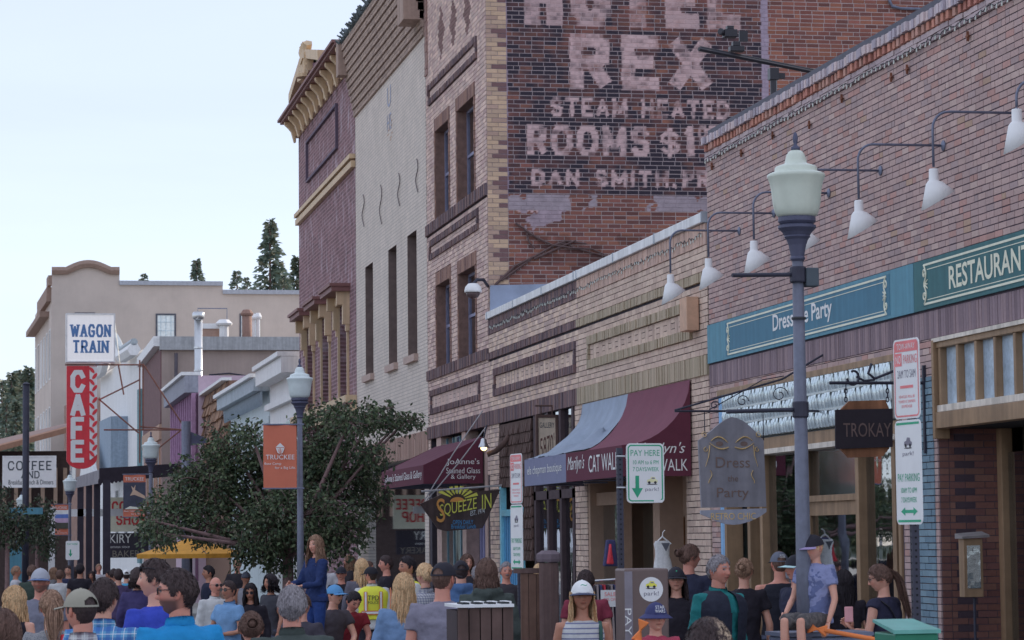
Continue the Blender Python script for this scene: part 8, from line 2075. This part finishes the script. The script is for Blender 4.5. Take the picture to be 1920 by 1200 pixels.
M_CAPB = mat('black_cap_cloth', P(28,28,38), rough=.8, var=.1); M_CAPO = mat('olive_cap_cloth', P(112,112,104), rough=.85, var=.12); M_CAPG = mat('grey_cap_cloth', P(70,76,92), rough=.85); M_CAPW = mat('white_cap_front', P(206,206,212), rough=.8)
UPR = ((.27,-.10,1.16),(.14,-.30,1.30))
# left foreground
person('woman with brown hair cut off at the lower left edge', 4, 1142, 12.5, 175, dict(hair='brown', hs='long', fem=1, top=dict(k='tee', m=K(P(110,84,90)))))
person('woman with long blond hair and raised hand at the left edge', 26, 1098, 23, 150, dict(hair='blond', hs='long', fem=1, hyaw=-30, top=dict(k='tank', m=BLKC), ra=((.24,-.12,1.12),(.12,-.24,1.38)), rh=(-.3,-.2,1), bm=JEAN))
person('bearded man in a grey shirt, grey cap and jacket over his shoulder', 76, 1062, 26, -12, dict(hair='brown', beard=.75, hs='short', skin='pink', girth=1.12, top=dict(k='tee', m=K(P(104,108,128))), hat=dict(t='trucker', m=mat('grey_cap_crown', P(120,126,140)), pm=mat('blue_cap_peak', P(66,88,130))), strap=dict(m=K(P(62,68,84)), x=(.16,.1))))
person('woman with a brown ponytail in a grey patterned blouse', 98, 1105, 18.5, 165, dict(hair='light', hs='pony', fem=1, hyaw=20, top=dict(k='tee', m=K(P(120,124,132), 'speckle', P(70,74,88), 90)), strap=dict(m=mat('red_strap', P(178,44,56)), x=(-.1,-.12))))
person('man in an olive cap and white plaid shirt with his back turned', 156, 1097, 14.6, 172, dict(hair='dark', hs='short', skin='pink', girth=1.06, hyaw=42, top=dict(k='shirt', m=K(P(186,184,200), 'plaid', P(84,70,88), 16)), hat=dict(t='cap', m=M_CAPO)))
person('dark haired man in a blue plaid shirt behind the olive cap', 193, 1083, 16.5, 168, dict(hair='dark', hs='short', hyaw=-18, top=dict(k='shirt', m=K(P(84,142,200), 'plaid', P(34,70,140), 16))))
person('tall man in a royal blue tee with sunglasses on his head', 293, 1047, 17.6, -140, dict(hair='dark', hs='short', skin='fair', hyaw=35, girth=1.05, glasses='top', top=dict(k='tee', m=K(P(48,66,176)))))
person('bearded man with glasses in a turquoise polo shirt, facing left', 336, 1065, 14.4, -160, dict(hair='dark', hs='short', beard=.8, skin='pink', hyaw=62, glasses='clear', girth=1.05, top=dict(k='polo', m=K(P(24,124,190)))))
person('man in a light blue tee and white cap walking away', 237, 1066, 54, 180, dict(hair='dark', hs='short', top=dict(k='tee', m=K(P(64,142,206))), hat=dict(t='cap', m=mat('white_cap_cloth', P(206,204,214))), bm=KHAKI))
person('bald man in a white shirt and sunglasses left of the tree trunk', 404, 1081, 34, 25, dict(hair='gray', hs='none', skin='pink', glasses='sun', girth=1.08, top=dict(k='shirt', m=WHT)))
person('man in a light blue polo shirt with folded arms and dark glasses', 429, 1088, 31, -50, dict(hair='dark', hs='short', skin='tan', glasses='sun', top=dict(k='polo', m=K(P(96,138,186))), la=((.26,-.06,1.12),(.02,-.24,1.12)), ra=((.26,-.06,1.12),(.0,-.22,1.08)), lh=(1,-.1,0), rh=(-1,-.1,0)))
person('dark haired man in a navy shirt standing under the orange parasol', 391, 1060, 46, -80, dict(hair='black', hs='short', skin='tan', top=dict(k='tee', m=NAVY)))
person('man in a cap and pale tank top beside the tree trunk', 461, 1070, 47, 10, dict(hair='brown', hs='short', skin='tan', top=dict(k='tank', m=K(P(140,144,160))), hat=dict(t='cap', m=M_CAPG)))
person('woman in black with long black hair and sunglasses', 470, 1092, 33, -15, dict(hair='black', hs='long', fem=1, skin='tan', glasses='sun', hpitch=12, top=dict(k='long', m=BLKC)))
person('woman with dark curly hair in a charcoal tee with white print', 507, 1077, 37, -60, dict(hair='black', hs='curly', fem=1, skin='tan', logo=('@', 1.27, .14, .09, 1, M_LET), top=dict(k='tee', m=K(P(58,60,70)))))
person('child with dark brown hair seen from behind below the tree', 471, 1145, 16.5, 178, dict(hair='brown', hs='bun', fem=1, top=dict(k='tee', m=K(P(84,70,80)))))
person('grey haired man in a dark green jacket with his back turned', 547, 1097, 15.4, 180, dict(hair='gray', hs='short', skin='pink', girth=1.12, hyaw=-8, top=dict(k='jacket', m=K(P(58,68,68)))))
# girl on a plinth, seated men, officer
YGI = 25.5
gtop = at(592, 1005, YGI); gb = gtop.z-1.22
pl_ = thing('stone_planter', 'grey stone planter block the girl stands on in the crowd', 'planter', (gtop.x, YGI, zg(YGI)))
MB().box(gtop.x-.35, gtop.x+.35, YGI-.3, YGI+.3, zg(YGI), gb).build('block', mat('grey_stone', P(112,108,114), bump=.3), pl_, bevel=.02); MB().box(gtop.x-.4, gtop.x+.4, YGI-.35, YGI+.35, gb-.09, gb-.002).build('rim', MATS['grey_stone'], pl_, bevel=.02)
person('girl in blue with long fair hair standing above the crowd by the lamp', 592, 1005, YGI, -60, dict(base=gb, hair='light', hs='long', fem=1, hs_k=1.12, hyaw=15, len=.24, top=dict(k='long', m=K(P(34,50,96))), bm=K(P(34,58,118)), la=((.22,-.10,1.12),(.14,-.32,1.10)), ra=((.22,-.12,1.10),(.10,-.34,1.08))))
person('child with one arm raised towards the girl in blue', 566, 1112, 24.0, 150, dict(hair='brown', hs='short', skin='fair', top=dict(k='tee', m=K(P(60,58,70))), ra=((.22,-.16,1.40),(.20,-.12,1.66)), rh=(-.1,.0,1), curl=.15))
YSE = 30.5; s1, s2 = at(614, 1090, YSE), at(662, 1098, 29.8)
wallp = thing('planter_wall', 'low stone planter wall the two men sit on', 'wall', (s1.x, YSE, zg(YSE)))
kk = 1.0; seatz = s1.z-(1.35+.022)*kk+.45
for i in range(4): MB().box(s1.x-.35+i*.42+.004, s1.x-.35+(i+1)*.42-.004, YSE-.12, YSE+.4, zg(YSE)-.05, seatz-.02+.004*(i%2)).build('stone', mat('grey_stone', P(112,108,114), bump=.3), wallp, bevel=.02)
person('man in a blue cap and sunglasses sitting with clasped hands', 614, 1090, YSE, 25, dict(sit=True, k=1.0, hair='dark', hs='short', glasses='sun', lean=.22, hyaw=20, top=dict(k='tee', m=K(P(66,62,72))), hat=dict(t='cap', m=mat('blue_cap_cloth', P(60,112,160))), bm=BLKC, la=((.24,-.14,1.16),(.12,-.38,.98)), ra=((.24,-.14,1.16),(.04,-.40,.96))))
person('dark haired man in a red shirt sitting bowed forward', 641, 1094, 31.6, 20, dict(sit=True, k=.98, hair='black', hs='short', skin='pink', lean=.42, hpitch=30, top=dict(k='tee', m=K(P(128,40,50))), bm=K(P(40,90,140)), shorts=True, la=((.24,-.14,1.16),(.16,-.36,.98)), ra=((.24,-.14,1.16),(.10,-.38,.96))))
M_HIVIS = mat('yellow_green_vest', P(170,224,40), rough=.7, var=.06); M_ORST = mat('orange_band', (.75,.22,.07), rough=.4, var=.05); M_SILV = mat('silver_band', P(206,196,190), rough=.35)
offc = person('police officer in black hat and yellow green safety vest, back turned', 697, 1060, 35, 178, dict(hair='dark', hs='short', skin='pink', hyaw=35, girth=1.12, hat=dict(t='officer', m=mat('black_felt', P(24,24,32), rough=.8), peak=.06), bm=BLKC,
    top=dict(k='shirt', m=K(P(178,182,212)), over=dict(m=M_HIVIS, name='safety_vest', open=False, hem=1.0, txt=[('TPD',1.31,.16,.07,-1),('POLICE',1.245,.15,.035,-1)], strips=[dict(m=M_ORST, r=[(-.135,-.085,1.13,1.40),(.085,.135,1.13,1.40),(-.17,.17,1.07,1.13)]), dict(m=M_SILV, pr=.004, r=[(-.122,-.098,1.13,1.395),(.098,.122,1.13,1.395),(-.165,.165,1.085,1.115)])])), strap=dict(m=mat('black_strap', P(30,30,36)), x=(.12,-.14))))
person('dark haired man in a white shirt and safety vest, in profile', 764, 1042, 30, -70, dict(hair='black', hs='short', skin='tan', hyaw=0, top=dict(k='shirt', m=WHT, over=dict(m=M_HIVIS, name='safety_vest', strips=[dict(m=M_ORST, r=[(-.14,-.09,1.1,1.40),(.09,.14,1.1,1.40)])]))))
person('woman with long blond hair in a denim jacket, back turned', 757, 1074, 22.5, 165, dict(hair='blond', hs='long', fem=1, len=.34, top=dict(k='jacket', m=K(P(92,122,164))), la=((.25,-.05,1.12),(.1,-.28,1.0))))
person('woman with a fair bun in a checked shirt behind the grey tee', 797, 1055, 27, -150, dict(hair='blond', hs='bun', fem=1, top=dict(k='shirt', m=K(P(170,172,186), 'check', P(70,76,104), 40))))
person('man in a grey tee and black cap with his back turned', 829, 1048, 19.6, 172, dict(hair='brown', hs='buzz', skin='pink', girth=1.1, hyaw=-28, beard=.5, top=dict(k='tee', m=GREYT), hat=dict(t='cap', m=M_CAPB)))
person('person in a blue hooded top and black cap behind the grey tee', 864, 1047, 26.5, 175, dict(hair='dark', hs='short', girth=1.08, top=dict(k='hoodie', m=K(P(66,96,142))), hat=dict(t='cap', m=M_CAPB)))
person('woman with brown bobbed hair in a dark green hooded top', 912, 1047, 23.5, 178, dict(hair='brown', hs='bob', fem=1, len=.14, girth=1.1, top=dict(k='hoodie', m=K(P(62,72,72)))))
person('man with a moustache and grey hair beside the timber post', 949, 1053, 33, 0, dict(hair='gray', hs='short', mustache=1, skin='pink', top=dict(k='tee', m=K(P(56,54,62)))))
# right of the centre
person('woman in a white trucker cap and striped sleeveless top, facing the camera', 1091, 1083, 19, -6, dict(hair='blond', hs='long', fem=1, len=.33, skin='tan', top=dict(k='tank', m=K(P(196,196,208), 'stripe', P(86,92,122), 26)), hat=dict(t='trucker', m=M_CAPW, pm=mat('navy_peak', P(50,56,84)), txt=[('~', .085, .05, .012)], tm=M_GRN), strap=dict(m=mat('dark_green_strap', P(36,70,66)), x=(.13,.13))))
person('dark haired person half hidden behind the white trucker cap', 1098, 1068, 24, 170, dict(hair='dark', hs='short', top=dict(k='tee', m=K(P(120,46,66)))))
person('boy in a navy sun hat with white lettering and a red shirt', 1229, 1128, 18.4, 4, dict(hair='brown', hs='short', skin='fair', hs_k=1.12, top=dict(k='tee', m=K(P(158,58,84))), hat=dict(t='bucket', m=mat('navy_hat_cloth', P(42,46,86)), txt=[('STAR', .092, .085, .03), ('WARS', .058, .095, .03)])))
person('woman in a black cap and dark scoop top facing the camera', 1267, 1058, 22, -12, dict(hair='dark', hs='long', fem=1, len=.2, skin='fair', top=dict(k='tee', m=BLKC), hat=dict(t='cap', m=M_CAPB, txt=[('.', .08, .014, .012)], tm=M_GRN), la=((.24,-.02,1.12),(.05,-.24,1.0)), ra=((.24,-.02,1.12),(.02,-.24,.98))))
person('man in a dark navy shirt with hair tied back, looking right', 1291, 1020, 26, 150, dict(hair='brown', hs='bun', skin='pink', hyaw=-45, girth=1.06, top=dict(k='tee', m=NAVY)))
person('older man with grey hair in a teal shirt and dark padded vest', 1347, 1040, 20.2, 28, dict(hair='gray', hs='short', skin='pink', girth=1.16, hyaw=5, top=dict(k='shirt', m=K(P(30,112,118)), over=dict(m=K(P(40,44,60)), name='padded_vest'))))
person('woman with tied fair hair in a black top, back turned', 1394, 1046, 23.5, 172, dict(hair='light', hs='bun', fem=1, hyaw=-20, top=dict(k='tee', m=BLKC)))
person('man in a black sleeveless top and dark backward cap, back turned', 1461, 1030, 24.5, 178, dict(hair='brown', hs='buzz', skin='pink', girth=1.14, hat=dict(t='cap', m=M_CAPG, back=False, txt=[('BORN', .085, .05, .012), ('RIDER', .066, .055, .014)], back_txt=True), top=dict(k='tank', m=K(P(34,36,48)))))
person('person in a dark cap with pale peak half hidden behind the lamp post', 1493, 1036, 22.2, -75, dict(hair='brown', hs='short', skin='pink', top=dict(k='tee', m=NAVY), hat=dict(t='cap', m=M_CAPB, pm=mat('pale_teal_peak', P(140,176,190)))))
YBO = 19.0; bt_ = at(1527, 1001, YBO); kb = .72; bz = bt_.z-(1.35+.022)*kb+.45*kb
cb_ = thing('utility_cabinet', 'grey utility cabinet the boy sits on at the bottom edge', 'cabinet', (bt_.x, YBO, ground(bt_.x, YBO))); MB().box(bt_.x-.25, bt_.x+.4, YBO-.05, YBO+.4, ground(bt_.x,YBO), bz-.09).build('box', M_GREYM, cb_, bevel=.02); MB().box(bt_.x-.27, bt_.x+.42, YBO-.07, YBO+.42, bz-.088, bz-.06).build('lid', M_GREYM, cb_)
person('boy in a blue tee and black cap sitting high with an orange foam arrow', 1527, 1001, YBO, -52, dict(sit=True, k=kb, hair='blond', hs='short', hs_k=1.14, hyaw=-10, hpitch=10, top=dict(k='tee', m=K(P(84,96,140), 'camo', P(104,112,150), 9)), hat=dict(t='cap', m=M_CAPB, pm=mat('lilac_peak', P(120,110,150)), peak=.05), bm=K(P(88,86,88), 'camo', P(58,58,62), 30), shorts=True, la=((.24,-.05,1.12),(.20,-.26,.96)), ra=((.25,-.02,1.1),(.24,-.14,.86))))
M_FOAM = mat('orange_foam', P(226,92,44), rough=.7, var=.06)
def foam_arrow(label, a, b, Y0, Y1, w, head):
    A_, B_ = at(*a, Y0), at(*b, Y1); root = thing('foam_arrow', label, 'foam toy', tuple(A_)); d = (B_-A_).normalized(); s_ = d.cross(Vector((0,1,0))).normalized()
    MB().tube([A_+d*head*.8, B_], w, 10).build('shaft', M_FOAM, root, smooth=True)
    MB().prism([A_-d*head*.25+s_*head*.32, A_+d*head*.3+s_*head*.05, A_+d*head*.9+s_*head*.32, A_+d*head*.9-s_*head*.32, A_+d*head*.3-s_*head*.05, A_-d*head*.25-s_*head*.32], (0,.03,0)).build('fletching', M_FOAM, root, bevel=.008)
foam_arrow('long orange foam arrow held by the boy on the right', (1524,1178), (1680,1206), 18.75, 18.2, .017, .14)
foam_arrow('orange foam toy beside the boy in the navy hat', (1205,1172), (1190,1215), 18.0, 18.0, .02, .13)
person('woman with long dark hair in black behind the boy', 1582, 1068, 22.5, 175, dict(hair='black', hs='long', fem=1, len=.36, top=dict(k='tee', m=BLKC)))
person('woman with a long brown ponytail in a navy top looking at her phone', 1655, 1055, 20.3, -140, dict(hair='brown', hs='pony', fem=1, len=.42, skin='fair', hyaw=30, hpitch=14, glasses='clear', top=dict(k='dress', m=K(P(40,42,64))), bm=K(P(90,40,56)), la=((.24,-.10,1.12),(.06,-.34,1.18)), lh=(.1,-.6,.6), ra=((.25,-.02,1.1),(.10,-.30,1.12)), strap=dict(m=mat('black_strap', P(30,30,36)), x=(.13,-.1))))
ph = at(1592, 1152, 20.0); pho = MB().box(ph.x-.035, ph.x+.035, 20.0, 20.012, ph.z-.06, ph.z+.06).build('phone', mat('pink_phone', P(196,120,130), rough=.3), None, bevel=.006); tag(pho, 'pink cased phone held by the woman with the ponytail', 'phone')
person('person with dark hair whose head rises at the bottom edge', 1328, 1158, 8.8, 178, dict(hair='dark', hs='short', top=dict(k='tee', m=K(P(60,56,64)))))
# crowd farther along the street
rng = random.Random(41)
crowd = [(112,58,'dark tee left of the white post'),(100,66,'grey top far left of the posts'),(128,62,'navy tee beside the far pay sign'),(150,55,'black top between the posts'),(172,64,'dark red top among the dark posts'),(205,70,'blue tee by the bakery sign'),(222,47,'purple top behind the plaid shirt'),(258,36,'royal purple top and curly dark hair'),(268,50,'grey top below the parasol'),(213,58,'white tee under the canopy'),(250,72,'pale shirt near the bakery door'),(604,44,'pale shirt under the tree at the lamp'),(640,40,'black cap under the tree'),(678,36,'fair hair behind the seated men'),(690,44,'blue shirt near the gallery window'),(724,38,'black top beside the officer'),(655,52,'dark top below the leaves'),(445,55,'dark shirt by the parasol'),(345,60,'dark top left of the parasol pole'),(300,62,'grey shirt below the deer banner'),(60,50,'dark green top under the blue beam'),(30,58,'pale top at the left edge'),(875,36,'dark jacket by the purple door'),(895,34,'grey hair in front of the purple door'),(1010,38,'fair hair behind the timber post'),(140,75,'black shirt deep in the crowd'),(185,78,'pale tee deep in the crowd'),(280,40,'dark hair and white tee below the lamp')]
KEYS = [('dark red',P(108,50,60)),('navy',P(44,50,80)),('dark green',P(52,66,62)),('royal purple',P(58,54,98)),('purple top',P(70,60,96)),('black',P(38,36,44)),('blue',P(66,96,146)),('white',P(188,190,198)),('pale',P(164,168,180)),('grey',P(104,106,114)),('dark',P(50,48,56)),('fair',P(84,84,100))]
for i, (u, Y, d) in enumerate(crowd):
    x = at(u, 1050, Y).x; hgt = rng.uniform(1.6, 1.82); vt = proj(x, Y, ground(x, Y)+hgt)[1]
    fem = i % 3 == 1; hr = 'blond' if 'fair' in d else 'gray' if 'grey hair' in d else 'dark' if 'dark hair' in d else rng.choice(['dark','brown','black','light'])
    person('far passer-by, ' + d, u, vt, Y, rng.choice([180,170,160,-20,10,-90,90]), dict(hair=hr, hs=('long' if fem else 'short') if 'curly' not in d else 'curly', fem=1 if fem else 0, skin=rng.choice(['fair','tan','pink']), top=dict(k=rng.choice(['tee','long']), m=K(next(c for q, c in KEYS if q in d))), hat=dict(t='cap', m=M_CAPB) if 'cap' in d else None), group='passers-by along the street')
bpy.data.scenes.remove(TMP)
